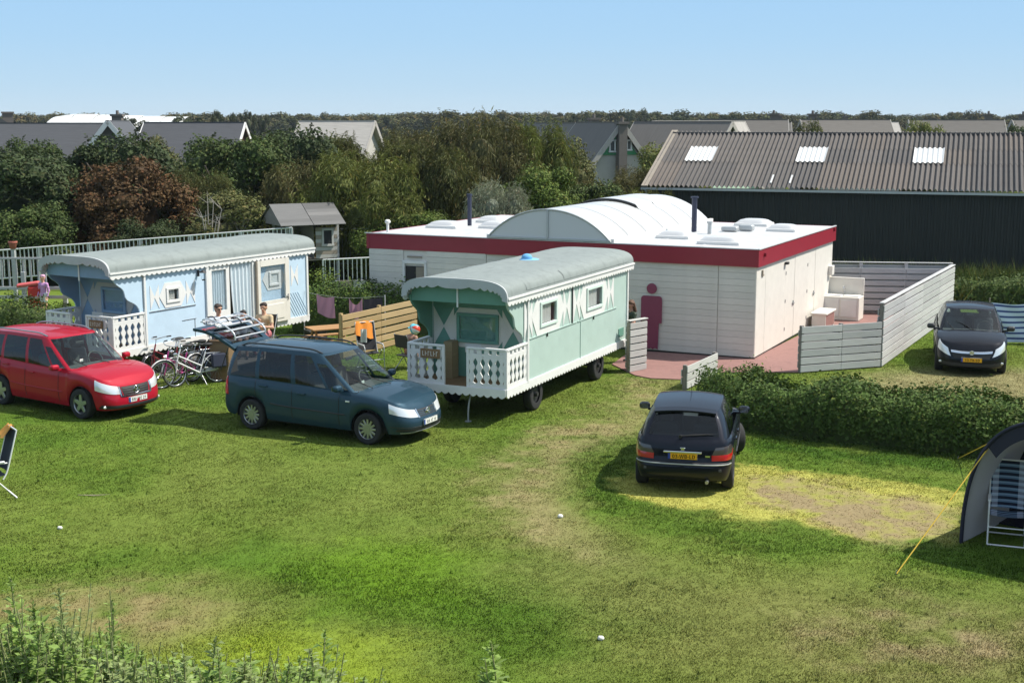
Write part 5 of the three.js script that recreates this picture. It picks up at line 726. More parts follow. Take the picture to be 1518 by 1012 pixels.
  part('frame', [tube([[-0.1, 0.14], [-0.13, 0.25], [-0.4, 0.38], [-0.9, 0.42], [-1.0, 0.36], [-0.92, 0.3]].map(p => T0(p[0], p[1], -0.5)), 0.018, 40), tube([[-0.1, 0.14], [-0.13, 0.25], [-0.4, 0.38], [-0.9, 0.42], [-1.0, 0.36], [-0.92, 0.3]].map(p => T0(p[0], p[1], 0.5)), 0.018, 40), bar(T0(-0.12, 0.18, -0.5), T0(-0.12, 0.18, 0.5), 0.018), bar(T0(-1.0, 0.36, -0.5), T0(-1.0, 0.36, 0.5), 0.018)], silver, c);
  for (let i = 0; i < 4; i++) part('wheel_rail', rb(0.09, 0.03, 1.25, 0.012, ...T0(-0.28 - i * 0.21, 0.34 + (i === 0 ? -0.04 : i * 0.01), 0)), silver, c);
  for (let i = 0; i < 4; i++) part('clamp_arm', [tube([[-0.22 - i * 0.2, 0.36, -0.25 + i * 0.17], [-0.3 - i * 0.2, 0.44, -0.22 + i * 0.17], [-0.42 - i * 0.2, 0.41, -0.2 + i * 0.17]].map(p => T0(...p)), 0.013, 14)], mat.darkPlastic, c);
}
// --- the red people carrier
const carRed = makeCar('parked_car', 'bright red compact people carrier parked beside the blue wagon', [-9.82, 0, -28.72], -33 * R, {
  plan: [[2.18, 0], [2.165, 0.3], [2.1, 0.58], [1.93, 0.77], [1.6, 0.855], [0.9, 0.893], [0, 0.897], [-1.1, 0.893], [-1.8, 0.87], [-2.04, 0.79], [-2.16, 0.6], [-2.2, 0.3], [-2.21, 0]],
  axles: [1.35, -1.33], archR: 0.38, archY: 0.32, wheelR: 0.325, track: 1.55, sill: [[-2.4, 0.36], [-1.9, 0.27], [1.9, 0.22], [2.4, 0.2]], spokes: 5, roofMid: -0.6,
  top: [[-2.4, 1.08], [-1.6, 1.07], [-0.4, 1.03], [0.6, 1.0], [1.18, 1.0], [1.6, 0.95], [1.9, 0.86], [2.05, 0.79], [2.3, 0.7]],
  inS: [[0, 0.06], [0.12, 0.03], [0.4, 0.0], [0.7, 0.015], [0.9, 0.035], [1, 0.07]], inF: [[0, 0.07], [0.1, 0.0], [0.35, 0.0], [0.5, 0.03], [0.75, 0.07], [0.9, 0.12], [1, 0.19]], inR: [[0, 0.05], [0.2, 0.0], [0.5, 0.03], [0.8, 0.06], [1, 0.09]],
  crown: 0.06, cowl: 1.1, roofZ: 0.66, roofCrown: 0.05, bulge: 0.035, roofY: [[-2.2, 1.5], [-1.8, 1.6], [-1.0, 1.635], [-0.3, 1.63], [0.2, 1.59], [0.5, 1.54]],
  gh: [[1.16, 0, 0.3, 0], [1.1, 0.42, 0.24, 0.42], [0.95, 0.71, 0.12, 0.6], [0.86, 0.775, 0.02, 0.63], [0.5, 0.80, -0.06, 0.64], [0.43, 0.803, -0.1, 0.642], [-0.35, 0.815, -0.42, 0.652], [-0.45, 0.815, -0.5, 0.652], [-1.2, 0.815, -1.2, 0.645], [-1.3, 0.812, -1.28, 0.645], [-1.9, 0.77, -1.78, 0.61], [-2.02, 0.7, -1.92, 0.56], [-2.1, 0.58, -1.98, 0.5], [-2.14, 0, -2.02, 0]],
  cells: { 0: ['windscreen', 0.04, 0.95], 1: ['windscreen', 0.04, 0.95], 3: ['quarter', 0.05, 0.7], 5: ['front', 0.04, 0.9], 7: ['mid', 0.04, 0.9], 9: ['back', 0.06, 0.88], 12: ['rear_window', 0.08, 0.88] }, tint: ['mid', 'back'],
  paint: paint([0.37, 0.007, 0.024], { metalness: 0.1 }), seats: [[0.1, -0.38], [0.1, 0.38], [-0.8, -0.4], [-0.8, 0.4]], mirror: [0.72, 1.06, 0.97], seams: [0.7, -0.4, -1.26], handles: [-0.18, -1.05], strip: [[0.85, 0.4], [0.2, 0.4], [-0.5, 0.4], [-0.9, 0.42]], stripM: paint([0.37, 0.007, 0.024]),
  rails: [[0.05, 0.575, 0.0], [-0.15, 0.59, 0.04], [-0.7, 0.6, 0.045], [-1.2, 0.59, 0.045], [-1.62, 0.56, 0.04], [-1.78, 0.53, 0.0]], railM: mat.alloy,
});
{
  const k = carRed, { t, S, X } = k;
  k.patch([[0.40, 0.60], [1.0, 0.64], [1.02, 0.94], [0.46, 0.86]], 0.008, lampClear, 'headlight');
  k.patch([[-0.34, 0.56], [0.34, 0.56], [0.38, 0.84], [-0.38, 0.84]], 0.006, mat.black, 'grille', [1]); k.patch([[-0.4, 0.5], [0.4, 0.5], [0.38, 0.55], [-0.38, 0.55]], 0.016, mat.chrome, 'grille_trim', [1]); k.patch([[-0.42, 0.52], [-0.37, 0.52], [-0.4, 0.86], [-0.44, 0.86]], 0.016, mat.chrome, 'grille_trim', [1, -1]);
  for (const r of [0.62, 0.7, 0.78]) k.patch([[-0.34, r], [0.34, r], [0.34, r + 0.018], [-0.34, r + 0.018]], 0.012, mat.darkPlastic, 'grille_slat', [1]);
  emblem(k, S(0, 0.7)[0] + 0.018, S(0, 0.7)[1], 1, 0.075); k.patch([[-0.95, 0.06], [0.95, 0.06], [0.85, 0.2], [-0.85, 0.2]], 0.005, mat.black, 'bumper_grille', [1], t, 20);
  for (const s of [1, -1]) { const p = S(0.78, 0.13, 0.01, s); part('fog_lamp', ball(0.015, 0.03, 0.045, p[0], p[1], p[2]), lampClear, t); }
  plate(k, true, 'BM ME 21', '#e9e9e4', '#222', S(0, 0.36)[1], 0.5, 0.02); wiper(k, [1.2, 1.065, -0.1], [0.84, 1.22, 0.3]); wiper(k, [1.13, 1.06, 0.45], [0.85, 1.2, 0.6]);
  part('rear_mirror', rb(0.03, 0.07, 0.22, 0.02, 0.36, 1.44, 0), mat.darkPlastic, t); part('tax_disc', rb(0.006, 0.06, 0.09, 0.002, 0.92, 1.16, 0.42), mat.whiteTrim, t);
  k.patch([[X(-1.85) + 0.1, 0.55], [k.DD - 0.62, 0.55], [k.DD - 0.62, 0.98], [X(-1.85) + 0.14, 0.98]], 0.008, lampRed, 'tail_light'); plate(k, false, 'BM ME 21', '#e9e9e4', '#222', 0.75, 0.5, 0.03);
}
// --- the dark hatchback seen from behind
const navyPaint = paint([0.005, 0.0065, 0.014], { metalness: 0.3 });
const hatchBase = (o) => ({
  axles: [1.25, -1.25], archR: 0.335, archY: 0.29, wheelR: 0.295, track: 1.47, spokes: 7, roofMid: -0.4,
  inS: [[0, 0.06], [0.12, 0.03], [0.4, 0.0], [0.7, 0.012], [0.9, 0.03], [1, 0.07]], inF: [[0, 0.07], [0.1, 0.0], [0.4, 0.0], [0.55, 0.02], [0.75, 0.06], [0.9, 0.11], [1, 0.18]], inR: [[0, 0.06], [0.12, 0.0], [0.42, 0.0], [0.48, 0.05], [0.75, 0.08], [0.9, 0.11], [1, 0.16]],
  crown: 0.05, bulge: 0.03, ...o });
const carNavy = makeCar('parked_car', 'dark navy hatchback parked tail outward at the end of the hedge', [3.27, 0, -23.37], 77.9 * R, hatchBase({
  plan: [[1.98, 0], [1.96, 0.3], [1.88, 0.56], [1.7, 0.72], [1.4, 0.8], [0.8, 0.84], [0, 0.845], [-1.1, 0.84], [-1.6, 0.81], [-1.82, 0.72], [-1.93, 0.54], [-1.97, 0.28], [-1.98, 0]],
  sill: [[-2.1, 0.3], [-1.7, 0.24], [1.7, 0.2], [2.1, 0.2]], steer: 0.5,
  top: [[-2.1, 0.93], [-1.7, 0.95], [-0.6, 0.93], [0.5, 0.9], [0.95, 0.9], [1.4, 0.84], [1.75, 0.76], [1.95, 0.68]], cowl: 0.92, roofZ: 0.585, roofCrown: 0.045, roofY: [[-1.7, 1.27], [-1.4, 1.345], [-0.7, 1.39], [-0.2, 1.385], [0.1, 1.35], [0.3, 1.3]],
  gh: [[0.98, 0, 0.14, 0], [0.93, 0.4, 0.1, 0.38], [0.8, 0.66, 0.0, 0.53], [0.7, 0.735, -0.06, 0.562], [-0.3, 0.765, -0.36, 0.58], [-0.4, 0.765, -0.43, 0.58], [-1.05, 0.765, -1.0, 0.575], [-1.13, 0.765, -1.06, 0.575], [-1.4, 0.755, -1.16, 0.57], [-1.66, 0.70, -1.34, 0.535], [-1.76, 0.60, -1.42, 0.47], [-1.82, 0, -1.46, 0]],
  cells: { 0: ['windscreen', 0.04, 0.95], 1: ['windscreen', 0.04, 0.95], 3: ['front', 0.04, 0.9], 5: ['back', 0.04, 0.9], 7: ['quarter', 0.06, 0.8], 10: ['rear_window', 0.12, 0.9] }, tint: ['back', 'quarter'],
  paint: navyPaint, seats: [[0.0, -0.36], [0.0, 0.36], [-0.85, -0.35], [-0.85, 0.35]], mirror: [0.6, 0.98, 0.92], seams: [0.65, -0.37, -1.0], handles: [-0.2, -0.88], strip: [[0.85, 0.42], [0, 0.42], [-0.8, 0.42]],
}));
{
  const k = carNavy, { t, S, X, DD } = k;
  for (const s of [1, -1]) { k.patch([[DD - 1.02, 0.52], [DD - 0.5, 0.50], [DD - 0.5, 0.64], [DD - 1.06, 0.66]], 0.009, lampRed, 'tail_light', [s]); k.patch([[DD - 1.06, 0.66], [DD - 0.5, 0.64], [DD - 0.58, 0.82], [DD - 1.0, 0.86]], 0.009, lampSmoke, 'tail_light', [s]); }
  plate(k, false, '03-WB-LD', '#e8a913', '#15140f', S(DD, 0.6)[1], 0.5, 0.0); const px = S(DD, 0.7)[0];
  part('boot_strip', rb(0.03, 0.035, 0.64, 0.012, px - 0.035, S(DD, 0.7)[1] + 0.005, 0), mat.chrome, t); part('boot_badge', [rb(0.012, 0.05, 0.06, 0.008, px - 0.005, S(DD, 0.78)[1], 0), bar([px, S(DD, 0.78)[1] + 0.015, -0.045], [px, S(DD, 0.78)[1] + 0.015, 0.045], 0.01)], mat.chrome, t); part('model_badge', [bx(0.008, 0.03, 0.08, px - 0.02, S(DD, 0.62)[1], 0.42)], mat.chrome, t);
  k.patch([[DD - 0.95, 0.40], [DD + 0.0, 0.40], [DD + 0.0, 0.425], [DD - 0.95, 0.425]], 0.008, mat.galv, 'bumper_strip'); k.patch([[DD - 0.9, 0.44], [DD, 0.44], [DD, 0.455], [DD - 0.9, 0.455]], 0.004, mat.black, 'boot_gap');
  part('spoiler', [gridGeo(4, 10, (u, v) => { const z = lerp(-0.52, 0.52, v); return [-1.36 - 0.17 * u + 0.05 * z * z, k.Yr(-1.36, z) + 0.012 - 0.03 * u, z]; }), gridGeo(4, 10, (u, v) => { const z = lerp(-0.52, 0.52, v); return [-1.36 - 0.17 * u + 0.05 * z * z, k.Yr(-1.36, z) - 0.03 - 0.02 * u, z]; }), gridGeo(1, 10, (u, v) => { const z = lerp(-0.52, 0.52, v); return [-1.53 + 0.05 * z * z, k.Yr(-1.36, z) - 0.018 - 0.032 * u, z]; })], navyPaint, t);
  part('rear_wiper', [bar([-1.83, 1.0, -0.05], [-1.76, 1.03, 0.42], 0.012, 5), bar([-1.79, 1.02, 0.1], [-1.75, 1.035, 0.5], 0.008, 5), cyl(0.03, 0.03, 0.04, -1.83, 0.99, -0.05, 0, 0, Math.PI / 2)], mat.black, t);
  part('exhaust', [bar([-1.7, 0.27, 0.42], [-2.0, 0.26, 0.42], 0.03, 10)], mat.steel, t); part('aerial', bar([-0.1, 1.43, 0], [-0.35, 1.62, 0], 0.005, 5), mat.black, t); part('parcel_shelf', bx(0.45, 0.03, 1.1, -1.42, 0.92, 0), mat.interior, t);
}
// --- the dark saloon-fronted hatchback beside the slatted fence
const carDark = makeCar('parked_car', 'black blue hatchback facing out beside the slatted grey fence', [11.98, 0, -34.0], -107 * R, hatchBase({
  plan: [[2.1, 0], [2.08, 0.3], [2.0, 0.56], [1.82, 0.74], [1.5, 0.84], [0.9, 0.872], [0, 0.877], [-1.2, 0.872], [-1.75, 0.84], [-1.98, 0.74], [-2.1, 0.55], [-2.14, 0.28], [-2.15, 0]], axles: [1.3, -1.31], archR: 0.36, archY: 0.31, wheelR: 0.31, track: 1.5,
  sill: [[-2.3, 0.3], [-1.8, 0.24], [1.8, 0.2], [2.3, 0.19]], top: [[-2.3, 1.02], [-1.7, 1.02], [-0.6, 0.98], [0.5, 0.95], [1.0, 0.955], [1.45, 0.9], [1.85, 0.8], [2.05, 0.7]], cowl: 0.96, roofZ: 0.61, roofCrown: 0.045, roofY: [[-1.9, 1.3], [-1.5, 1.4], [-0.7, 1.45], [-0.2, 1.445], [0.1, 1.41], [0.3, 1.36]],
  gh: [[1.02, 0, 0.16, 0], [0.97, 0.42, 0.12, 0.4], [0.82, 0.69, 0.0, 0.555], [0.72, 0.765, -0.08, 0.588], [-0.3, 0.795, -0.38, 0.605], [-0.4, 0.795, -0.45, 0.605], [-1.15, 0.795, -1.1, 0.6], [-1.25, 0.795, -1.16, 0.6], [-1.5, 0.785, -1.28, 0.595], [-1.78, 0.73, -1.52, 0.56], [-1.88, 0.62, -1.6, 0.49], [-1.95, 0, -1.65, 0]],
  cells: { 0: ['windscreen', 0.04, 0.95], 1: ['windscreen', 0.04, 0.95], 3: ['front', 0.04, 0.9], 5: ['back', 0.04, 0.9], 7: ['quarter', 0.06, 0.8], 10: ['rear_window', 0.12, 0.9] }, tint: ['back', 'quarter'],
  paint: paint([0.005, 0.006, 0.011], { metalness: 0.3 }), seats: [[0.0, -0.36], [0.0, 0.36], [-0.85, -0.35], [-0.85, 0.35]], mirror: [0.62, 1.02, 0.97], seams: [0.68, -0.38, -1.1], handles: [-0.2, -0.92], mirrorM: mat.darkPlastic,
}));
{
  const k = carDark, { t, S, X } = k;
  k.patch([[0.5, 0.56], [1.0, 0.68], [1.02, 0.96], [0.62, 0.84]], 0.008, lampClear, 'headlight'); k.patch([[-0.42, 0.5], [0.42, 0.5], [0.5, 0.74], [-0.5, 0.74]], 0.005, mat.black, 'grille', [1]); k.patch([[-0.5, 0.735], [0.5, 0.735], [0.52, 0.81], [-0.52, 0.81]], 0.018, mat.chrome, 'grille_bar', [1]); emblem(k, S(0, 0.76)[0] + 0.026, S(0, 0.765)[1], 1, 0.05);
  k.patch([[-0.8, 0.1], [0.8, 0.1], [0.74, 0.26], [-0.74, 0.26]], 0.005, mat.black, 'bumper_grille', [1], t, 20); plate(k, true, '13-TX-SD', '#e8a913', '#15140f', S(0, 0.44)[1], 0.5, 0.02);
  for (const s of [1, -1]) { const p = S(0.8, 0.2, 0.01, s); part('fog_lamp', ball(0.015, 0.03, 0.045, p[0], p[1], p[2]), lampClear, t); }
  wiper(k, [1.06, 1.0, -0.1], [0.74, 1.14, 0.28]); wiper(k, [1.0, 1.0, 0.42], [0.74, 1.12, 0.56]); part('rear_mirror', rb(0.03, 0.06, 0.2, 0.02, 0.2, 1.3, 0), mat.darkPlastic, t);
}
// ---------------------------------------------------------------- fences
const slatM = [[0.58, 0.58, 0.575], [0.52, 0.52, 0.515], [0.62, 0.615, 0.605]].map(c => wood(c)), slatTan = [[0.52, 0.37, 0.19], [0.46, 0.325, 0.16], [0.55, 0.40, 0.21]].map(c => wood(c)), slatPale = [[0.62, 0.61, 0.58], [0.56, 0.55, 0.52]].map(c => wood(c));
function slatFence(name, label, A, B, n, pitch, sh, ms, postM, { post = 0.09, bays = 1, y0 = 0.03, cap = 0, cat = 'fence', side = 1, back = 1 } = {}) {
  const L = Math.hypot(B[0] - A[0], B[1] - A[1]), t = thing(name, label, cat, [A[0], 0, A[1]], Math.atan2(-(B[1] - A[1]), B[0] - A[0])), h = y0 + n * pitch, q = rng(Math.round(L * 97 + n)), bl = L / bays, g0 = geo(rb(bl - 0.008, sh, 0.028, 0.006, 0, 0, 0, 0, 0, 0, 1)); g0.isMade = true;
  for (let k = 0; k <= bays; k++) part('post', rb(post, h + 0.02, post, 0.01, clamp(k * bl, post / 2, L - post / 2), (h + 0.02) / 2 - 0.02, -side * (0.02 + post / 2)), postM, t);
  for (let r = 0; r < n; r++) for (let b = 0; b < bays; b++) { const s = part('slat', g0, ms[Math.floor(q() * ms.length)], t); s.position.set((b + 0.5) * bl, y0 + r * pitch + sh / 2 + (q() - 0.5) * 0.008, (q() - 0.5) * 0.006); s.rotation.z = (q() - 0.5) * 0.004; s.rotation.x = (q() - 0.5) * 0.05; }
  if (back) for (let r = 0; r < n - 1; r++) for (let b = 0; b < bays; b++) { const s = part('rear_slat', g0, ms[Math.floor(q() * ms.length)], t); s.position.set((b + 0.5) * bl, y0 + r * pitch + pitch / 2 + sh / 2, -side * (0.05 + post)); }
  if (cap) part('cap_rail', rb(L + 0.06, 0.03, 0.13, 0.008, L / 2, h + 0.035, -side * 0.05), ms[0], t);
  return t;
}
slatFence('slat_fence', 'weathered pale grey slatted fence of six boards in front of the paved yard', [7.23, -32.4], [9.47, -33.25], 6, 0.196, 0.168, slatM, mat.greyWoodDark, { bays: 2 });
slatFence('slat_fence', 'taller grey slatted fence running back beside the black blue car', [9.5, -33.25], [14.35, -42.4], 8, 0.2, 0.172, slatM, mat.greyWoodDark, { bays: 4, cap: 1 });
slatFence('slat_fence', 'shaded eight-board slatted fence closing the rear of the paved yard', [10.0, -43.1], [14.3, -42.6], 8, 0.205, 0.165, slatM, mat.greyWood, { bays: 3, cap: 1, post: 0.11, side: -1 });
slatFence('slat_fence', 'narrow pale slatted screen at the rear corner of the mint wagon', [2.95, -32.45], [3.42, -32.9], 7, 0.18, 0.15, slatPale, mat.oldWood, { cap: 1 });
slatFence('slat_fence', 'low pale three-board fence at the yard entrance beside the hedge', [4.11, -30.34], [5.11, -32.19], 3, 0.186, 0.162, slatPale, mat.greyWoodDark, {});
slatFence('slat_fence', 'honey coloured slatted screen between the two wagons', [-4.5, -34.4], [-2.75, -37.6], 6, 0.2, 0.155, slatTan, mat.tanWood, { bays: 2, back: 0 });
function railing(label, A, B, yA, yB, h, n, m, r = 0.016, rail = 0.03) {
  const L = Math.hypot(B[0] - A[0], B[1] - A[1]), t = thing('railing', label, 'railing', [A[0], 0, A[1]], Math.atan2(-(B[1] - A[1]), B[0] - A[0]));
  const y = (x) => lerp(yA, yB, x / L);
  for (const k of [h, 0.14]) part('rail', bar([0, yA + k, 0], [L, yB + k, 0], rail, 8), m, t);
  for (let k = 0; k <= Math.ceil(L / 2); k++) { const x = L * k / Math.ceil(L / 2); part('post', bx(0.06, y(x) + h, 0.06, x, (y(x) + h) / 2, 0), m, t); }
  const g = geo(bx(r * 2, h - 0.16, r * 2)); g.isMade = true;
  for (let k = 0; k < n; k++) { const x = L * (k + 0.5) / n, s = part('bar', g, m, t); s.position.set(x, y(x) + 0.14 + (h - 0.14) / 2, 0); }
  return t;
}
const railWhite = M([0.66, 0.67, 0.66], 0.45, { map: T.mottle });
railing('long white barred railing rising behind the blue wagon roof', [-21.5, -49.1], [-8.2, -49], 0.12, 1.15, 1.2, 84, railWhite, 0.017);
railing('white barred railing between the play tower and the wash house', [-7.0, -48.5], [-4.2, -48.9], 0.15, 0.25, 1.05, 17, railWhite);
railing('tall dark steel barred fence behind the play tower', [-7.2, -51.6], [-3.6, -51.6], 0.6, 0.6, 1.5, 24, M([0.2, 0.22, 0.22], 0.5, { metalness: 0.4 }), 0.012, 0.02);
{ const t = thing('kerb_boards', 'old grey boards edging the ground below the short white railing', 'boards', [-7.0, 0, -48.3], 0.13); for (let k = 0; k < 5; k++) part('board', rb(0.5, 0.42, 0.04, 0.008, 0.3 + k * 0.52, 0.24, 0.02 * (k % 2)), [mat.greyWood, mat.oldWood][k % 2], t); }
{ const t = thing('post_and_rail_fence', 'grey post and rail fence left of the blue wagon', 'fence', [-20.5, 0, -43.2], 0); for (let k = 0; k < 5; k++) part('post', rb(0.14, 1.85 - 0.5 * (k % 2), 0.12, 0.01, 0.3 + k * 1.35, (1.85 - 0.5 * (k % 2)) / 2, 0), mat.greyWood, t); for (const y of [0.82, 0.52]) part('rail', rb(6.3, 0.11, 0.05, 0.01, 3.1, y, 0.08), mat.greyWood, t); for (let k = 0; k < 20; k++) part('paling', bx(0.05, 0.95, 0.03, 0.5 + k * 0.24, 1.3, -0.08), mat.greyWood, t); part('top_rail', rb(5.2, 0.07, 0.05, 0.01, 2.8, 1.79, -0.06), mat.greyWood, t); }
{ const t = thing('flower_pot', 'red brown pot on the end post of the grey fence', 'pot', [-17.5, 1.85, -46]); part('pot_body', new THREE.LatheGeometry([[0.0, 0], [0.1, 0], [0.14, 0.2], [0.16, 0.2], [0.16, 0.26], [0.12, 0.26]].map(p => new THREE.Vector2(...p)), 18), M([0.33, 0.1, 0.07], 0.8), t); part('stand_post', bx(0.12, 1.86, 0.12, 0, -0.93, 0), mat.greyWood, t); }
// ---------------------------------------------------------------- play tower
const playWood = [[0.17, 0.168, 0.165], [0.12, 0.118, 0.115], [0.21, 0.205, 0.2], [0.145, 0.143, 0.14]].map(c => wood(c));
{ const t = thing('play_tower', 'grey wooden play tower with pitched board roof and small cabin window', 'playhouse', [-8.1, 0, -50.6], 0.5);
  for (const [x, z] of [[-0.85, 0.8], [1.15, 0.8], [-0.85, -0.8], [1.15, -0.8]]) part('post', rb(0.1, 2.45, 0.1, 0.01, x, 1.22, z), mat.greyWood, t);
  for (let k = 0; k < 6; k++) part('floor_board', bx(2.1, 0.05, 0.25, 0.15, 1.05, -0.7 + k * 0.28), mat.oldWood, t);
  for (let k = 0; k < 8; k++) part('cabin_board', bx(0.86, 0.14, 0.03, 0.68, 1.17 + k * 0.148, 0.86), k % 2 ? mat.oldWood : slatPale[1], t);
  const w = part('cabin_window', bx(0.32, 0.52, 0.02, 0.72, 1.9, 0.885), mat.black, t); part('window_frame', [bx(0.48, 0.08, 0.04, 0.72, 2.2, 0.9), bx(0.5, 0.08, 0.06, 0.72, 1.6, 0.9), bx(0.08, 0.6, 0.04, 0.52, 1.9, 0.9), bx(0.08, 0.6, 0.04, 0.92, 1.9, 0.9)], slatPale[0], w);
  part('shade_wall', [bx(0.04, 1.2, 1.5, 0.2, 1.7, 0), bx(1.9, 1.3, 0.04, 0.15, 1.7, -0.8)], mat.greyWoodDark, t);
  const roof = new THREE.Group(); roof.name = 'roof'; t.add(roof);
  for (const s of [1, -1]) for (let k = 0; k < 7; k++) for (let j = 0; j < 2; j++) part('roof_board', rb(1.28, 0.025, 0.225, 0.005, -0.43 + j * 1.3 - 0.35 + 0.15, 3.12 - (k + 0.5) * 0.105 + 0.03, s * (k + 0.5) * 0.19, 0, s * 0.5), playWood[Math.floor(hash2(k + j * 9, s + 4) * 4)], roof);
  part('gable_board', slab([[-1.3, 2.4], [1.3, 2.4], [0, 3.1]], 0.03).rotateY(Math.PI / 2).translate(-1.2, 0, 0), mat.greyWoodDark, t);
}
// ---------------------------------------------------------------- yard furniture
{ const t = thing('outdoor_sink', 'white outdoor washing sink unit against the side of the wash house', 'sink', [10.55, 0, -41.6], -26.2 * R); part('cabinet', rb(1.2, 0.75, 0.75, 0.03, 0, 0.4, 0), mat.cream, t); part('backboard', rb(1.2, 0.55, 0.1, 0.02, 0, 1.05, -0.32), mat.cream, t); part('basin', [bx(0.5, 0.02, 0.45, -0.25, 0.79, 0.02), bx(0.5, 0.02, 0.45, 0.3, 0.79, 0.02)], mat.white, t); for (const x of [-0.28, 0.28]) part('front_panel', rb(0.5, 0.55, 0.02, 0.008, x, 0.42, 0.385), mat.white, t); part('tap', tube([[0, 0.8, -0.25], [0, 1.02, -0.25], [0, 1.05, -0.12], [0, 0.98, -0.08]], 0.015), mat.chrome, t); }
{ const t = thing('bench_seat', 'low white bench by the wash house side door', 'bench', [9.55, 0, -39.9], -26.2 * R + 1.57); part('seat', rb(1.3, 0.06, 0.5, 0.015, 0, 0.5, 0), mat.cream, t); for (const x of [-0.55, 0.55]) part('leg', bx(0.08, 0.48, 0.42, x, 0.24, 0), mat.cream, t); part('panel', bx(1.1, 0.4, 0.03, 0, 0.26, 0.2), mat.paving, t); }
// ---------------------------------------------------------------- striped windbreak beside the car
const stripeTex = (() => { const c = document.createElement('canvas'); c.width = 64; c.height = 256; const k = c.getContext('2d'); k.fillStyle = '#cdd8ea'; k.fillRect(0, 0, 64, 256); for (let i = 0; i < 7; i++) { k.fillStyle = '#3d4f86'; k.fillRect(0, 8 + i * 36, 64, 13); } const t = new THREE.CanvasTexture(c); t.colorSpace = THREE.SRGBColorSpace; return t; })();
{ const t = thing('windbreak', 'blue and white striped fabric windbreak behind the black blue car', 'windbreak', [13.6, 0, -37.1], -0.22); const g = gridGeo(60, 14, (u, v) => [u * 4.2, 0.04 + v * 1.12 - 0.04 * Math.sin(u * Math.PI * 3) ** 2 * v, 0.05 * Math.sin(u * 19) + 0.02 * Math.sin(v * 9 + u * 30)], true); part('fabric', g, M([1, 1, 1], 0.8, { map: stripeTex }), t); for (let k = 0; k < 4; k++) part('pole', bar([k * 1.4, -0.1, 0.03], [k * 1.4, 1.3, 0.03], 0.016), mat.oldWood, t); }
// ---------------------------------------------------------------- tent at the lawn's edge
{
  const navy = M([0.016, 0.018, 0.042], 0.7, { map: T.cloth }), skin = new THREE.MeshPhysicalMaterial({ color: C(0.50, 0.49, 0.55), roughness: 0.9, transmission: 0.12, thickness: 0, side: THREE.DoubleSide, map: T.cloth });
  const t = thing('tent', 'grey tunnel tent with navy hems open towards the lawn', 'tent', [7.97, 0, -17.87], -40 * R);
  const hoop = (a, z, k = 1) => { const c = Math.cos(a), s = Math.sin(a); return [Math.sign(c) * Math.pow(Math.abs(c), 0.6) * 1.62 * k, Math.pow(s, 0.8) * 2.02 * k, z]; };
  part('roof_skin', gridGeo(36, 12, (u, v) => { const p = hoop(Math.PI * u, -v * 3.6, 1 - 0.06 * Math.sin(v * Math.PI * 1.0)); return [p[0], p[1] * (1 - 0.15 * v), p[2]]; }), skin, t);
  part('back_wall', gridGeo(24, 6, (u, v) => { const p = hoop(Math.PI * u, -3.6); return [p[0] * v, p[1] * 0.85 * v, p[2] - 0.2 * (1 - v)]; }), navy, t);
  part('groundsheet', bx(3.1, 0.02, 2.2, 0, 0.02, -2.4), navy, t);
  part('inner_tent', gridGeo(24, 6, (u, v) => { const p = hoop(Math.PI * u, -1.7); return [p[0] * v * 0.97, p[1] * 0.9 * v, p[2]]; }), navy, t);
  for (const [z, r, k] of [[0.0, 0.03, 1.005], [-1.8, 0.022, 1.0], [-3.6, 0.022, 0.99]]) part('hoop_sleeve', tube(Array.from({ length: 25 }, (_, i) => { const p = hoop(Math.PI * i / 24, z, k); return [p[0], p[1] * (1 + 0.15 * z / 3.6), p[2]]; }), r, 60, 6), navy, t);
  part('front_hem', gridGeo(36, 1, (u, v) => hoop(Math.PI * u, 0.01 - v * 0.16, 1.008)), navy, t); part('valance', gridGeo(30, 1, (u, v) => { const a = lerp(0.42, 0.58, u) * Math.PI; const p = hoop(lerp(0.25, 0.75, u) * Math.PI, 0.0, 1 - v * 0.1); return p; }), navy, t);
  const rope = M([0.62, 0.42, 0.04], 0.7);
  const cord = (a, b, l) => { const k = thing('guy_rope', l, 'rope', [0, 0, 0]); part('cord', bar(a, b, 0.009, 6), rope, k); part('peg', bar([b[0], 0.06, b[2]], [b[0] - 0.02, -0.08, b[2]], 0.007, 6), mat.steel, k); };
  cord([6.98, 1.5, -18.75], [5.36, 0.01, -17.54], 'long yellow guy rope running from the tent mouth to the lawn'); cord([8.6, 1.3, -21.3], [8.35, 0.01, -23.9], 'yellow guy rope staked below the hedge behind the tent');
}
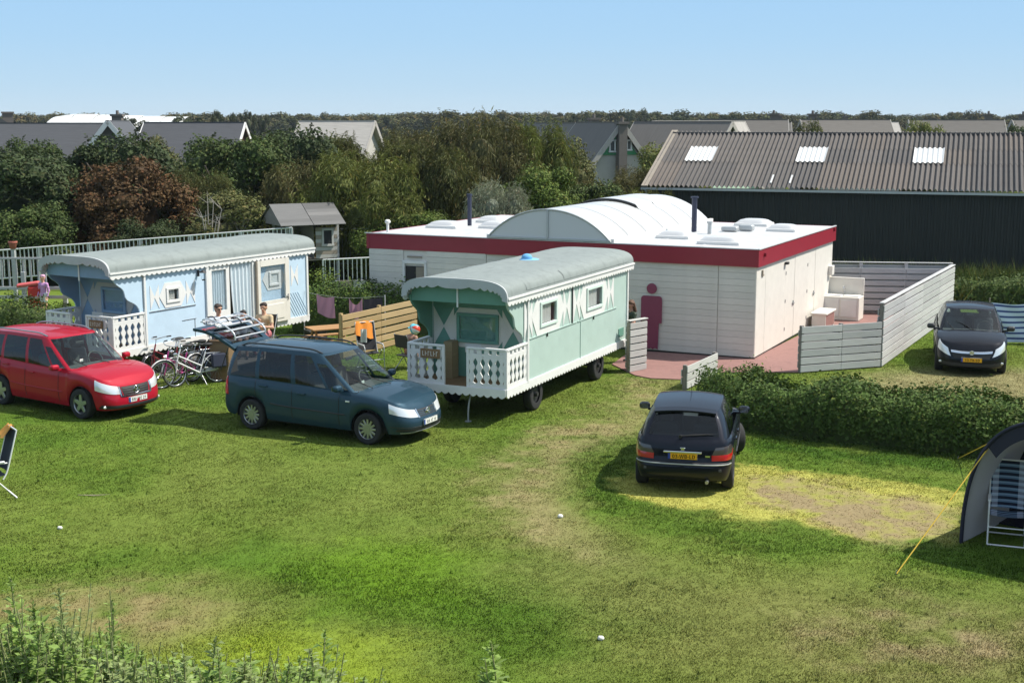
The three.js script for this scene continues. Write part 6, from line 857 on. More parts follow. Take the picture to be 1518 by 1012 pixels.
// ---------------------------------------------------------------- camp chairs
const checkTex = (() => { const c = document.createElement('canvas'); c.width = 128; c.height = 256; const k = c.getContext('2d'); k.fillStyle = '#5f7d99'; k.fillRect(0, 0, 128, 256); for (let i = 0; i < 8; i++) { k.fillStyle = '#0e1530'; k.fillRect(0, i * 32 + 4, 128, 15); } k.fillStyle = 'rgba(225,230,240,0.55)'; k.fillRect(6, 0, 22, 256); k.fillRect(100, 0, 22, 256); for (let i = 0; i < 8; i++) { k.fillStyle = 'rgba(200,210,225,0.35)'; k.fillRect(0, i * 32 + 22, 128, 6); } const t = new THREE.CanvasTexture(c); t.colorSpace = THREE.SRGBColorSpace; return t; })();
function campChair(label, pos, turn, fabric, frame, towel) {
  const t = thing('camp_chair', label, 'camp chair', pos, turn), w = 0.52;     // faces local +z
  const back = [[0, 0.46, -0.2], [0, 0.8, -0.3], [0, 1.16, -0.4]], seat = [[0, 0.47, 0.28], [0, 0.42, 0.0], [0, 0.46, -0.2]];
  for (const s of [-1, 1]) { part('frame_tube', tube([[s * w / 2, 0.02, 0.3], [s * w / 2, 0.3, 0.26], [s * w / 2, 0.62, 0.22], [s * w / 2, 0.63, -0.22]], 0.013, 30), frame, t); part('back_tube', tube([[s * w / 2, 0.36, -0.14], ...back.map(p => [s * w / 2, p[1], p[2]])], 0.013, 20), frame, t); part('rear_leg', bar([s * w / 2, 0.5, 0.1], [s * w / 2, 0.01, -0.34], 0.012), frame, t); part('armrest', rb(0.05, 0.03, 0.36, 0.012, s * w / 2, 0.655, 0.0), frame, t); }
  part('foot_bar', bar([-w / 2, 0.02, 0.3], [w / 2, 0.02, 0.3], 0.013), frame, t); part('foot_bar', bar([-w / 2, 0.02, -0.34], [w / 2, 0.02, -0.34], 0.013), frame, t); part('cross_bar', bar([-w / 2, 0.28, 0.265], [w / 2, 0.28, 0.265], 0.01), frame, t); part('top_bar', bar([-w / 2, 1.16, -0.4], [w / 2, 1.16, -0.4], 0.013), frame, t);
  part('back_fabric', [gridGeo(8, 12, (u, v) => [lerp(-w / 2 + 0.01, w / 2 - 0.01, u), lerp(0.46, 1.15, v), lerp(-0.2, -0.395, v) - 0.04 * Math.sin(u * Math.PI)], true)], fabric, t); part('seat_fabric', gridGeo(8, 8, (u, v) => [lerp(-w / 2 + 0.01, w / 2 - 0.01, u), 0.47 - 0.06 * Math.sin(v * Math.PI * 0.8) - 0.02 * Math.sin(u * Math.PI), lerp(0.28, -0.2, v)], true), fabric, t);
  if (towel) { const k = solid('towel', gridGeo(10, 12, (u, v) => { const a = v * 2 - 1; return [lerp(-0.26, towel[2] ?? 0.22, u) + 0.03 * Math.sin(v * 5), 1.19 - Math.abs(a) * (towel[3] ?? 0.42) * (0.8 + 0.3 * u) + 0.012 * Math.sin(u * 14), -0.41 + a * 0.06 + 0.02 * Math.sin(u * 11) + (a > 0 ? 0.1 * a : 0)]; }), towel[0], towel[1], 'towel'); k.position.set(...pos); k.rotation.y = turn; }
  return t;
}
campChair('blue checked camp chair with white tube frame in the tent mouth', [7.42, 0, -19.0], -0.35, M([1, 1, 1], 0.85, { map: checkTex }), M([0.75, 0.75, 0.75], 0.35));
campChair('black fabric camp chair with white legs at the lawn edge', [-8.72, 0, -21.3], -0.95, M([0.016, 0.02, 0.035], 0.85, { map: T.cloth }), M([0.75, 0.75, 0.75], 0.35), [M([0.6, 0.3, 0.07], 0.9, { map: T.cloth }), 'orange towel over the black camp chair at the lawn edge', -0.05, 0.2]);
campChair('dark folding chair draped with towels before the slatted screen', [-3.6, 0, -33.0], 0.5, M([0.02, 0.02, 0.024], 0.85), mat.galv, [M([0.78, 0.26, 0.03], 0.9, { map: T.cloth }), 'bright orange towel draped over the folding chair']);
solid('towel', gridGeo(8, 8, (u, v) => [-3.82 + u * 0.16, 1.08 - v * 0.34, -32.72 + 0.03 * Math.sin(u * 9)]), M([0.72, 0.7, 0.68], 0.9, { map: T.cloth }), 'white patterned towel hanging beside the orange one', 'towel');
// clothes line with two pink towels
{ const t = thing('clothes_line', 'thin clothes line strung along the hedge between two posts', 'clothes line', [0, 0, 0]); part('post', bar([-5.95, 0, -37.2], [-5.95, 1.5, -37.2], 0.02), mat.galv, t); part('post', bar([-3.6, 0, -36.9], [-3.6, 1.4, -36.9], 0.02), mat.galv, t); part('line', tube([[-5.95, 1.45, -37.2], [-4.8, 1.3, -37.05], [-3.6, 1.36, -36.9]], 0.004, 20, 5), mat.galv, t);
  const pink = new THREE.MeshPhysicalMaterial({ color: C(0.52, 0.27, 0.37), roughness: 1, transmission: 0.2, thickness: 0, side: THREE.DoubleSide, map: T.cloth });
  solid('pink_towel', gridGeo(10, 12, (u, v) => [-5.56 + u * 0.5 + 0.02 * v, 1.40 - 0.07 * u - 0.06 * Math.sin(u * Math.PI) - v * (0.52 + 0.1 * u), -37.1 + 0.025 * Math.sin(u * 8 + v * 2)]), pink, 'large dusty pink towel hanging flat before the hedge', 'towel'); solid('pink_towel', gridGeo(10, 10, (u, v) => [-4.63 + u * 0.38, 1.3 - 0.2 * Math.sin(u * Math.PI) - v * 0.42, -37.02 + 0.03 * Math.sin(u * 9)]), pink, 'smaller pink towel sagging beside the slatted screen', 'towel'); solid('dark_towel', gridGeo(8, 6, (u, v) => [-4.22 + u * 0.55, 1.27 + 0.04 * u - v * 0.3, -36.98 + 0.02 * Math.sin(u * 8)]), M([0.05, 0.045, 0.055], 0.95), 'dark cloth on the line behind the slatted screen', 'towel'); }
{ const t = thing('picnic_table', 'orange brown wooden picnic table by the blue wagon', 'table', [-5.0, 0, -35.3], 0.5); const tw = wood([0.46, 0.25, 0.1]); for (let k = 0; k < 5; k++) part('top_board', rb(1.1, 0.035, 0.135, 0.006, 0, 0.72, -0.29 + k * 0.145), tw, t); for (const x of [-0.4, 0.4]) for (const s of [-1, 1]) part('leg', bar([x, 0.7, s * 0.12], [x, 0, s * 0.34], 0.035, 6), tw, t); for (const s of [-1, 1]) part('bench_board', rb(1.1, 0.035, 0.22, 0.006, 0, 0.42, s * 0.62), tw, t); part('brace', bx(0.08, 0.06, 1.3, 0, 0.38, 0), tw, t); }
// deck before the blue wagon's door, brown chest and bins under the wagon
{ const t = thing('door_deck', 'low wooden deck before the blue wagon door', 'deck', [-6.9, 0, -33.35], 59.5 * R); for (let k = 0; k < 12; k++) part('deck_board', bx(2.6, 0.03, 0.14, 0, 0.33, -0.82 + k * 0.15), mat.oldWood, t); for (const x of [-1.2, 0, 1.2]) part('joist', bx(0.08, 0.3, 1.7, x, 0.16, 0), mat.greyWoodDark, t); }
{ const t = thing('storage_chest', 'tall brown plywood storage chest beside the bicycles', 'chest', [-7.03, 0, -31.55], -0.25); part('carcass', rb(0.5, 0.95, 0.45, 0.015, 0, 0.5, 0), wood([0.25, 0.16, 0.085]), t); part('lid', rb(0.53, 0.04, 0.48, 0.01, 0, 0.995, 0), wood([0.22, 0.14, 0.075]), t); for (let k = 0; k < 4; k++) part('front_board', rb(0.48, 0.21, 0.015, 0.004, 0, 0.14 + k * 0.225, 0.232), wood([0.27 - 0.01 * k, 0.17, 0.09]), t); }
{ const t = thing('red_cushion', 'red padded bag on top of the brown chest', 'bag', [-7.03, 1.03, -31.6], 0.3); part('bag_body', rb(0.44, 0.12, 0.3, 0.05, 0, 0.06, 0), M([0.42, 0.02, 0.025], 0.8), t); part('strap', tube([[-0.15, 0.1, 0.1], [-0.1, 0.2, 0.12], [0.1, 0.2, 0.12], [0.15, 0.1, 0.1]], 0.012), mat.darkPlastic, t); }
for (const [x, z, r, l, c] of [[-8.75, -33.1, 0.2, 'black crate of shoes pushed under the blue wagon', [0.02, 0.02, 0.022]], [-5.6, -37.0, 0.22, 'dark storage bin under the end of the blue wagon', [0.025, 0.024, 0.022]], [-8.1, -34.1, 0.2, 'dark red box under the blue wagon', [0.2, 0.015, 0.02]]]) { const t = thing('storage_bin', l, 'bin', [x, 0, z], 0.6); part('box', rb(0.55, 0.34, 0.4, 0.03, 0, 0.18, 0), M(c, 0.6), t); part('lid', rb(0.58, 0.05, 0.43, 0.015, 0, 0.37, 0), M(c, 0.5), t); }
{ const t = thing('sun_hat', 'light blue sun hat lying on the mint wagon roof', 'hat', [0.35, 3.015, -30.9], 0.3); part('crown', ball(0.13, 0.1, 0.13, 0, 0.05, 0), M([0.13, 0.36, 0.62], 0.85), t); part('brim', cyl(0.24, 0.2, 0.02, 0.06, 0.02, 0, 0, 0, 0, 20), M([0.2, 0.45, 0.7], 0.85), t); }
// litter and balls on the lawn
for (const [x, z, r, l] of [[0.77, -20.2, 0.035, 'white ball lying on the worn middle of the lawn'], [1.08, -15.17, 0.032, 'white crumpled paper on the lawn near the bank'], [-7.0, -19.6, 0.03, 'white scrap on the grass near the black camp chair']]) { const g = new THREE.IcosahedronGeometry(r, 2), p = g.attributes.position; for (let i = 0; i < p.count; i++) { const k = 1 + 0.25 * (vn(p.getX(i) * 60 + 9, p.getY(i) * 60 + p.getZ(i) * 44) - 0.5); p.setXYZ(i, p.getX(i) * k * 1.3, p.getY(i) * k, p.getZ(i) * k); } g.computeVertexNormals(); g.translate(x, r * 0.8 + lawnY(x, z), z); solid('litter', g, mat.white, l, 'litter'); }
{ const g = []; const q = rng(8); for (let k = 0; k < 4; k++) g.push(bar([-7.3 + k * 0.1, 0.03, -21.4], [-7.0 + k * 0.08, 0.03 + 0.02 * q(), -21.35 + 0.08 * (q() - 0.5)], 0.006, 5, 0.003)); solid('dry_stick', g, M([0.4, 0.33, 0.24], 0.9), 'dry pale stick lying on the grass', 'stick'); }
// ---------------------------------------------------------------- bicycles
function bicycle(label, pos, turn, lean, fc, o = {}) {
  const t = thing('bicycle', label, 'bicycle', pos, turn, 'bicycles by the blue wagon'), fm = M(fc, 0.35, { metalness: 0.3 }), g = new THREE.Group(); t.rotation.order = 'YXZ'; t.rotation.x = lean;
  const R0 = 0.33, wb = 1.06;
  for (const [x, st] of [[wb / 2, o.steer ?? 0.25], [-wb / 2, 0]]) {
    const w = part('wheel', new THREE.TorusGeometry(R0, 0.019, 8, 40), mat.rubber, t); w.position.set(x, R0 + 0.02, 0); w.rotation.y = st;
    part('rim', [new THREE.TorusGeometry(R0 - 0.024, 0.012, 6, 40)], mat.chrome, w); part('hub', cyl(0.022, 0.022, 0.09, 0, 0, 0, 0, Math.PI / 2), mat.steel, w);
    const sp = []; for (let k = 0; k < 24; k++) { const a = k / 24 * 6.283, b = a + (k % 2 ? 0.5 : -0.5); sp.push(bar([0.02 * Math.cos(b), 0.02 * Math.sin(b), k % 2 ? 0.03 : -0.03], [(R0 - 0.03) * Math.cos(a), (R0 - 0.03) * Math.sin(a), 0], 0.0018, 4)); } part('spokes', sp, mat.steel, w).userData.kind = 'stuff';
    part('mudguard', gridGeo(20, 4, (u, v) => { const a = lerp(0.15, 2.7, u) - (x > 0 ? 0.0 : -0.3), rr_ = R0 + 0.045 - 0.01 * (v * 2 - 1) ** 2; return [rr_ * Math.cos(a), rr_ * Math.sin(a), lerp(-0.028, 0.028, v)]; }), o.guard ?? mat.whiteTrim, w);
  }
  const H0 = [0.40, 0.80, 0], HB = [0.47, 0.6, 0], BB = [-0.08, 0.29, 0], ST = [-0.26, 0.78, 0], RA = [-wb / 2, R0 + 0.02, 0], FA = [wb / 2, R0 + 0.02, 0];
  part('frame', [bar(HB, [0.36, 0.9, 0], 0.02), bar(HB, BB, 0.02), bar([0.42, 0.74, 0], [-0.14, 0.45, 0], 0.018), bar(BB, ST, 0.018), bar(BB, [RA[0], RA[1], 0.05], 0.011), bar(BB, [RA[0], RA[1], -0.05], 0.011), bar([-0.2, 0.66, 0], [RA[0], RA[1], 0.05], 0.01), bar([-0.2, 0.66, 0], [RA[0], RA[1], -0.05], 0.01)], fm, t);
  part('fork', [bar([0.46, 0.62, 0.05], [FA[0], FA[1], 0.05], 0.014), bar([0.46, 0.62, -0.05], [FA[0], FA[1], -0.05], 0.014), bar([0.46, 0.62, -0.05], [0.46, 0.62, 0.05], 0.016)], fm, t);
  part('handlebar', [bar([0.36, 0.9, 0], [0.33, 1.02, 0], 0.014), tube([[0.14, 1.06, 0.3], [0.26, 1.06, 0.27], [0.36, 1.03, 0.12], [0.36, 1.03, -0.12], [0.26, 1.06, -0.27], [0.14, 1.06, -0.3]], 0.012, 30)], mat.chrome, t); for (const s of [-1, 1]) part('grip', bar([0.1, 1.06, s * 0.305], [0.22, 1.06, s * 0.285], 0.018), mat.black, t);
  const sd = part('saddle', [mv(new THREE.SphereGeometry(1, 14, 10).scale(0.14, 0.045, 0.09), -0.32, 0.95, 0), mv(new THREE.SphereGeometry(1, 12, 8).scale(0.12, 0.032, 0.035), -0.2, 0.955, 0)], mat.black, t); part('seat_post', bar(ST, [-0.3, 0.93, 0], 0.014), mat.chrome, sd);
  part('crank', [cyl(0.085, 0.085, 0.012, BB[0], BB[1], 0.05, 0, Math.PI / 2), bar([BB[0], BB[1], 0.07], [BB[0] + 0.12, BB[1] - 0.12, 0.07], 0.01), bar([BB[0], BB[1], -0.07], [BB[0] - 0.12, BB[1] + 0.12, -0.07], 0.01), rb(0.09, 0.02, 0.08, 0.008, BB[0] + 0.12, BB[1] - 0.12, 0.12), rb(0.09, 0.02, 0.08, 0.008, BB[0] - 0.12, BB[1] + 0.12, -0.12)], mat.steel, t); part('chain_guard', rb(0.5, 0.1, 0.02, 0.03, -0.28, 0.33, 0.06, 0, 0, -0.06), o.guardM ?? mat.black, t);
  part('luggage_rack', [bar([-0.25, 0.74, 0.06], [-0.8, 0.74, 0.06], 0.007), bar([-0.25, 0.74, -0.06], [-0.8, 0.74, -0.06], 0.007), bar([-0.8, 0.74, -0.06], [-0.8, 0.74, 0.06], 0.007), bar([-0.75, 0.74, 0.06], [RA[0], RA[1], 0.07], 0.006), bar([-0.75, 0.74, -0.06], [RA[0], RA[1], -0.07], 0.006), bar([-0.45, 0.74, -0.06], [-0.45, 0.74, 0.06], 0.006)], mat.chrome, t);
  part('headlamp', [cyl(0.045, 0.03, 0.07, 0.5, 0.78, 0, 0, 0, -Math.PI / 2), bar([0.42, 0.78, 0], [0.48, 0.78, 0], 0.008)], mat.chrome, t); part('kickstand', bar([-0.1, 0.27, -0.04], [-0.16, 0.0, -0.2], 0.01), mat.steel, t);
  if (o.pannier) for (const s of [-1, 1]) part('pannier', rb(0.36, 0.34, 0.13, 0.04, -0.52, 0.55, s * 0.14), o.pannier, t);
  if (o.basket) part('basket', [bx(0.26, 0.2, 0.32, 0.56, 0.98, 0)], o.basket, t);
  return t;
}
const pannierM = M([0.018, 0.024, 0.05], 0.8);
bicycle('white framed bicycle with dark panniers closest to the chest', [-7.55, 0, -30.95], 3.75, 0.1, [0.72, 0.73, 0.74], { pannier: pannierM, guardM: mat.whiteTrim });
bicycle('magenta bicycle with white mudguards beside the red car nose', [-8.0, 0, -30.9], 4.2, -0.1, [0.42, 0.05, 0.22], { steer: -0.3 });
bicycle('black bicycle leaning behind the white one', [-7.75, 0, -31.4], 3.85, 0.16, [0.02, 0.02, 0.022], { guard: mat.darkPlastic, pannier: M([0.016, 0.017, 0.02], 0.8) });
bicycle('dark red bicycle propped against the skirt of the blue wagon', [-8.35, 0, -31.75], 4.0, 0.14, [0.2, 0.02, 0.03], { guard: mat.darkPlastic });

// ---------------------------------------------------------------- people
function meshField(bones, cell, k = 0.03) {               // bones: [ax,ay,az,ra, bx,by,bz,rb, colour]; one continuous skin
  const lo = V(1e9, 1e9, 1e9), hi = V(-1e9, -1e9, -1e9);
  for (const b of bones) { for (const o of [0, 4]) { const r = b[o + 3] + 0.05; lo.min(V(b[o] - r, b[o + 1] - r, b[o + 2] - r)); hi.max(V(b[o] + r, b[o + 1] + r, b[o + 2] + r)); } }
  const c = lo.clone().add(hi).multiplyScalar(0.5), half = Math.max(hi.x - lo.x, hi.y - lo.y, hi.z - lo.z) / 2, n = Math.min(120, Math.ceil(2 * half / cell) + 6);
  const dist = (x, y, z, b) => { const ex = b[4] - b[0], ey = b[5] - b[1], ez = b[6] - b[2], t = clamp(((x - b[0]) * ex + (y - b[1]) * ey + (z - b[2]) * ez) / (ex * ex + ey * ey + ez * ez + 1e-9)); return Math.hypot(x - b[0] - ex * t, y - b[1] - ey * t, z - b[2] - ez * t) - lerp(b[3], b[7], t); };
  const mc = new MarchingCubes(n, new THREE.MeshStandardMaterial(), false, false, 90000); mc.isolation = 0; const f = mc.field, hs = n / 2;
  for (let iz = 0; iz < n; iz++) for (let iy = 0; iy < n; iy++) for (let ix = 0; ix < n; ix++) {
    const x = c.x + (ix - hs) / hs * half, y = c.y + (iy - hs) / hs * half, z = c.z + (iz - hs) / hs * half; let d = 1e3;
    for (const b of bones) { const e = dist(x, y, z, b); if (e > d + k * 2) continue; const h = Math.max(k - Math.abs(d - e), 0) / k; d = Math.min(d, e) - h * h * k * 0.25; }
    f[ix + iy * n + iz * n * n] = -d;
  }
  mc.update();
  const m = mc.count, pos = new Float32Array(m * 3), col = new Float32Array(m * 3);
  for (let i = 0; i < m; i++) { const x = mc.positionArray[i * 3] * half + c.x, y = mc.positionArray[i * 3 + 1] * half + c.y, z = mc.positionArray[i * 3 + 2] * half + c.z; pos.set([x, y, z], i * 3); let d = 1e9, w = bones[0]; for (const b of bones) { const e = dist(x, y, z, b); if (e < d) { d = e; w = b; } } col.set(w[8], i * 3); }
  let g = new THREE.BufferGeometry(); g.setAttribute('position', new THREE.BufferAttribute(pos, 3)); g.setAttribute('color', new THREE.BufferAttribute(col, 3));
  const nor = new Float32Array(m * 3); const df = (x, y, z) => { let d = 1e3; for (const b of bones) { const e = dist(x, y, z, b); if (e > d + k * 2) continue; const h = Math.max(k - Math.abs(d - e), 0) / k; d = Math.min(d, e) - h * h * k * 0.25; } return d; };
  for (let i = 0; i < m; i++) { const [x, y, z] = pos.subarray(i * 3, i * 3 + 3), e = cell * 0.5, v = V(df(x + e, y, z) - df(x - e, y, z), df(x, y + e, z) - df(x, y - e, z), df(x, y, z + e) - df(x, y, z - e)).normalize(); nor.set([v.x, v.y, v.z], i * 3); }
  g.setAttribute('normal', new THREE.BufferAttribute(nor, 3)); return g;
}
const skinMat = M([1, 1, 1], 0.6, { vertexColors: true });
const SK = [0.56, 0.31, 0.21], lin = (a, b, t) => [lerp(a[0], b[0], t), lerp(a[1], b[1], t), lerp(a[2], b[2], t)];
function handBones(w, dir, side, curl, sc, col) {         // palm and five fingers from wrist w along dir; side: towards the thumb
  const d = V(...dir).normalize(), s = V(...side), sd = s.addScaledVector(d, -s.dot(d)).normalize(), nrm = d.clone().cross(sd).normalize(), P = (a, b, c) => { const p = V(...w).addScaledVector(d, a * sc).addScaledVector(sd, b * sc).addScaledVector(nrm, c * sc); return [p.x, p.y, p.z]; }, out = [];
  for (const b of [-0.03, -0.01, 0.01, 0.03]) out.push([...P(0.0, b * 0.6, 0), 0.014 * sc, ...P(0.085, b, 0), 0.012 * sc, col]);
  [[0.032, 0.07], [0.011, 0.08], [-0.011, 0.075], [-0.031, 0.058]].forEach(([b, l]) => { const a1 = curl * 0.6, m = P(0.088 + l * 0.5 * Math.cos(a1), b, -l * 0.5 * Math.sin(a1)), a2 = curl * 1.5, e = P(0.088 + l * 0.5 * Math.cos(a1) + l * 0.5 * Math.cos(a2), b, -l * 0.5 * Math.sin(a1) - l * 0.5 * Math.sin(a2)); out.push([...P(0.086, b, 0), 0.0095 * sc, ...m, 0.009 * sc, col], [...m, 0.009 * sc, ...e, 0.0075 * sc, col]); });
  out.push([...P(0.02, 0.03, 0), 0.012 * sc, ...P(0.05, 0.058, -0.01), 0.0105 * sc, col], [...P(0.05, 0.058, -0.01), 0.0105 * sc, ...P(0.085, 0.062, -0.025), 0.009 * sc, col]);
  return out;
}
function person(name, label, pos, turn, p) {              // local: +z the way the person faces, y up, x to the person's left
  const t = thing(name, label, 'person', pos, turn), s = p.s ?? 1, sit = p.sit, top = p.top, low = p.low, sk = p.skin ?? SK, B = [];
  const hy = sit ? 0.55 : 0.92, Y = (y) => (hy + y), hip = [0, Y(0), 0], lean = p.lean ?? 0, up = (y, z = 0) => [0, Y(y), z + lean * y];
  B.push([-0.07, Y(0.0), 0, 0.12, 0.07, Y(0.0), 0, 0.12, low], [...hip, 0.135, ...up(0.2), 0.12, top], [...up(0.2), 0.12, ...up(0.38), 0.13, top]);
  B.push([-0.1, up(0.4)[1], up(0.4)[2], 0.095, 0.1, up(0.4)[1], up(0.4)[2], 0.095, top], [-0.15, up(0.46)[1], up(0.46)[2], 0.06, 0.15, up(0.46)[1], up(0.46)[2], 0.06, top], [...up(0.47), 0.06, ...up(0.58, 0.015), 0.05, sk]);
  for (const d of [-1, 1]) {
    const kn = sit ? [d * 0.1, hy - 0.02, 0.42] : [d * 0.095, 0.49, 0.02], an = sit ? [d * 0.11, 0.09, 0.4] : [d * 0.1, 0.08, -0.01];
    const lc = p.shorts ? sk : low;
    B.push([d * 0.085, Y(-0.02), 0, 0.088, ...lin([d * 0.085, Y(-0.02), 0], kn, 0.62), 0.072, low], [...lin([d * 0.085, Y(-0.02), 0], kn, 0.6), 0.07, ...kn, 0.055, lc], [...kn, 0.055, ...lin(kn, an, 0.4), 0.052, lc], [...lin(kn, an, 0.4), 0.052, ...an, 0.035, lc], [an[0], 0.05, an[2] - 0.03, 0.038, an[0] + d * 0.02, 0.035, an[2] + 0.17, 0.03, p.shoe ?? [0.05, 0.05, 0.055]]);
    const sh = [d * 0.19, up(0.45)[1], up(0.45)[2]], el = (d < 0 ? p.elR : p.elL) ?? [d * 0.26, Y(0.18), -0.02], wr = (d < 0 ? p.wrR : p.wrL) ?? [d * 0.26, Y(-0.06), 0.08];
    B.push([...sh, 0.062, ...lin(sh, el, 0.5), 0.05, top], [...lin(sh, el, 0.5), p.bare ? 0.044 : 0.05, ...el, 0.04, p.long ? top : sk], [...el, 0.04, ...wr, 0.027, p.long ? top : sk]);
    p[d < 0 ? 'hR' : 'hL'] = [wr, [wr[0] - el[0], wr[1] - el[1], wr[2] - el[2]]];
  }
  const sc = (b) => b.map((v, i) => i < 8 ? v * s : v), body = meshField(B.map(sc), 0.016 * Math.max(0.8, s)), geos = [body];
  for (const d of [-1, 1]) { const [w, dir] = p[d < 0 ? 'hR' : 'hL']; geos.push(meshField(handBones(w.map(v => v * s), dir, [-d, 0.2, 0.4], 0.7, 1.0 * Math.sqrt(s), sk), 0.005, 0.006)); }
  // head: skull, jaw, nose, ears, brow, lips, eyes as shaped lumps
  const hc = up(0.70, 0.02), tilt = p.tilt ?? 0, yaw = p.yaw ?? 0, hs = p.head ?? s, Hd = (x, y, z) => { const v = V(x, y, z).applyEuler(new THREE.Euler(tilt, yaw, 0, 'YXZ')); return [hc[0] * s + v.x * hs, hc[1] * s + v.y * hs, hc[2] * s + v.z * hs]; }, hb = (a, ra, b, rb_, c) => [...Hd(...a), ra * hs, ...Hd(...b), rb_ * hs, c];
  const lip = [sk[0] * 0.85, sk[1] * 0.55, sk[2] * 0.55], dk = [0.03, 0.02, 0.02];
  const hd = [hb([0, 0.03, -0.02], 0.088, [0, 0.02, 0.015], 0.083, sk), hb([0, -0.03, 0.03], 0.066, [0, -0.075, 0.05], 0.04, sk), hb([0, 0.0, 0.085], 0.012, [0, -0.035, 0.108], 0.015, sk), hb([-0.03, 0.028, 0.083], 0.012, [0.03, 0.028, 0.083], 0.012, sk), hb([-0.083, 0.005, -0.01], 0.013, [-0.085, -0.03, -0.005], 0.011, sk), hb([0.083, 0.005, -0.01], 0.013, [0.085, -0.03, -0.005], 0.011, sk), hb([-0.018, -0.066, 0.086], 0.007, [0.018, -0.066, 0.086], 0.007, lip), hb([-0.033, 0.004, 0.077], 0.011, [-0.029, 0.004, 0.078], 0.011, dk), hb([0.033, 0.004, 0.077], 0.011, [0.029, 0.004, 0.078], 0.011, dk), hb([0, -0.06, 0.0], 0.045, [0, -0.12, -0.015], 0.05, sk)];
  geos.push(meshField(hd, 0.005, 0.012));
  part('body', geos, skinMat, t);
  if (p.hair) { const h = p.hair, hg = [hb([0, 0.055, -0.035], 0.086, [0, 0.06, 0.01], 0.078, h), hb([-0.05, 0.07, 0.02], 0.05, [0.05, 0.07, 0.02], 0.05, h), hb([0, 0.0, -0.06], 0.07, [0, -0.04, -0.06], 0.055, h)]; if (p.longHair) for (const d of [-1, 0, 1]) hg.push(hb([d * 0.07, 0.03, -0.04], 0.045, [d * 0.085, -0.2, -0.045], 0.035, h)); part('hair', meshField(hg, 0.007, 0.02), M([1, 1, 1], 0.7, { vertexColors: true }), t); }
  if (p.glasses) { const g = []; for (const d of [-1, 1]) { g.push(ball(0.026 * hs, 0.02 * hs, 0.008, ...Hd(d * 0.034, 0.008, 0.096))); g.push(bar(Hd(d * 0.06, 0.012, 0.09), Hd(d * 0.09, 0.01, 0.0), 0.004)); } g.push(bar(Hd(-0.015, 0.012, 0.1), Hd(0.015, 0.012, 0.1), 0.004)); part('sunglasses', g, mat.black, t); }
  if (p.hat) { part('hat', [mv(new THREE.SphereGeometry(0.115 * hs, 18, 10, 0, 6.2832, 0, 1.6), ...Hd(0, 0.045, -0.015)), mv(new THREE.RingGeometry(0.1 * hs, 0.17 * hs, 24).rotateX(-Math.PI / 2), ...Hd(0, 0.05, 0))], p.hat, t); }
  return t;
}
function foldChair(label, pos, turn, h = 0.45) { const t = thing('folding_chair', label, 'chair', pos, turn); part('seat', rb(0.46, 0.03, 0.42, 0.012, 0, h, 0), mat.darkPlastic, t); part('backrest', rb(0.46, 0.34, 0.03, 0.012, 0, h + 0.38, -0.24, 0, -0.15), mat.darkPlastic, t); for (const s of [-1, 1]) { part('leg', bar([s * 0.22, h + 0.56, -0.27], [s * 0.22, 0, 0.2], 0.013), mat.galv, t); part('leg', bar([s * 0.22, h, 0.12], [s * 0.22, 0, -0.26], 0.013), mat.galv, t); } return t; }
const turnTo = (a) => a;
foldChair('folding chair under the man in sunglasses on the deck', [-7.4, 0.345, -32.75], 0.5); foldChair('folding chair under the child on the deck', [-6.82, 0.345, -33.0], 0.2, 0.4); foldChair('folding chair under the woman on the deck', [-6.33, 0.345, -33.3], -0.3);
person('person', 'man in sunglasses and pale shirt seated before the curtained doorway', [-7.38, 0.345, -32.68], 0.5, { sit: true, top: [0.66, 0.67, 0.72], low: [0.06, 0.07, 0.12], hair: [0.03, 0.017, 0.012], glasses: true, yaw: 0.3, elR: [-0.27, 0.72, 0.06], wrR: [-0.2, 0.62, 0.28], elL: [0.27, 0.72, 0.06], wrL: [0.16, 0.64, 0.3], shorts: true });
person('person', 'child in pale top with a hand raised to the mouth on the deck', [-6.8, 0.345, -32.93], 0.1, { s: 0.86, sit: true, top: [0.62, 0.61, 0.62], low: [0.03, 0.035, 0.05], hair: [0.02, 0.014, 0.012], elR: [-0.26, 0.72, 0.1], wrR: [-0.07, 1.14, 0.16], elL: [0.25, 0.72, 0.05], wrL: [0.14, 0.62, 0.28], shorts: true, skin: [0.6, 0.36, 0.27] });
person('person', 'woman with dark tied hair and bare arms seated by the open door', [-6.33, 0.345, -33.23], -0.25, { sit: true, top: [0.55, 0.42, 0.26], low: [0.4, 0.12, 0.14], hair: [0.035, 0.02, 0.014], yaw: 0.15, elR: [-0.24, 0.75, 0.12], wrR: [-0.05, 0.92, 0.26], elL: [0.26, 0.74, 0.1], wrL: [0.1, 0.78, 0.28], bare: true, s: 0.97 });
person('person', 'woman in dark green top standing behind the narrow pale screen', [3.12, 0.02, -33.95], -1.2, { s: 0.93, top: [0.02, 0.035, 0.016], low: [0.05, 0.05, 0.07], hair: [0.11, 0.055, 0.03], longHair: true, yaw: 0.3, tilt: 0.3, elR: [-0.24, 1.14, 0.06], wrR: [-0.18, 1.05, 0.3], elL: [0.26, 1.14, 0.06], wrL: [0.2, 1.06, 0.3], skin: [0.46, 0.24, 0.17] });
person('person', 'child in lilac hooded top standing beside the red toy kitchen', [-15.15, 0.0, -42.2], -0.4, { s: 0.78, head: 0.85, top: [0.52, 0.26, 0.5], low: [0.62, 0.6, 0.62], hair: [0.55, 0.3, 0.42], long: true, shorts: true });
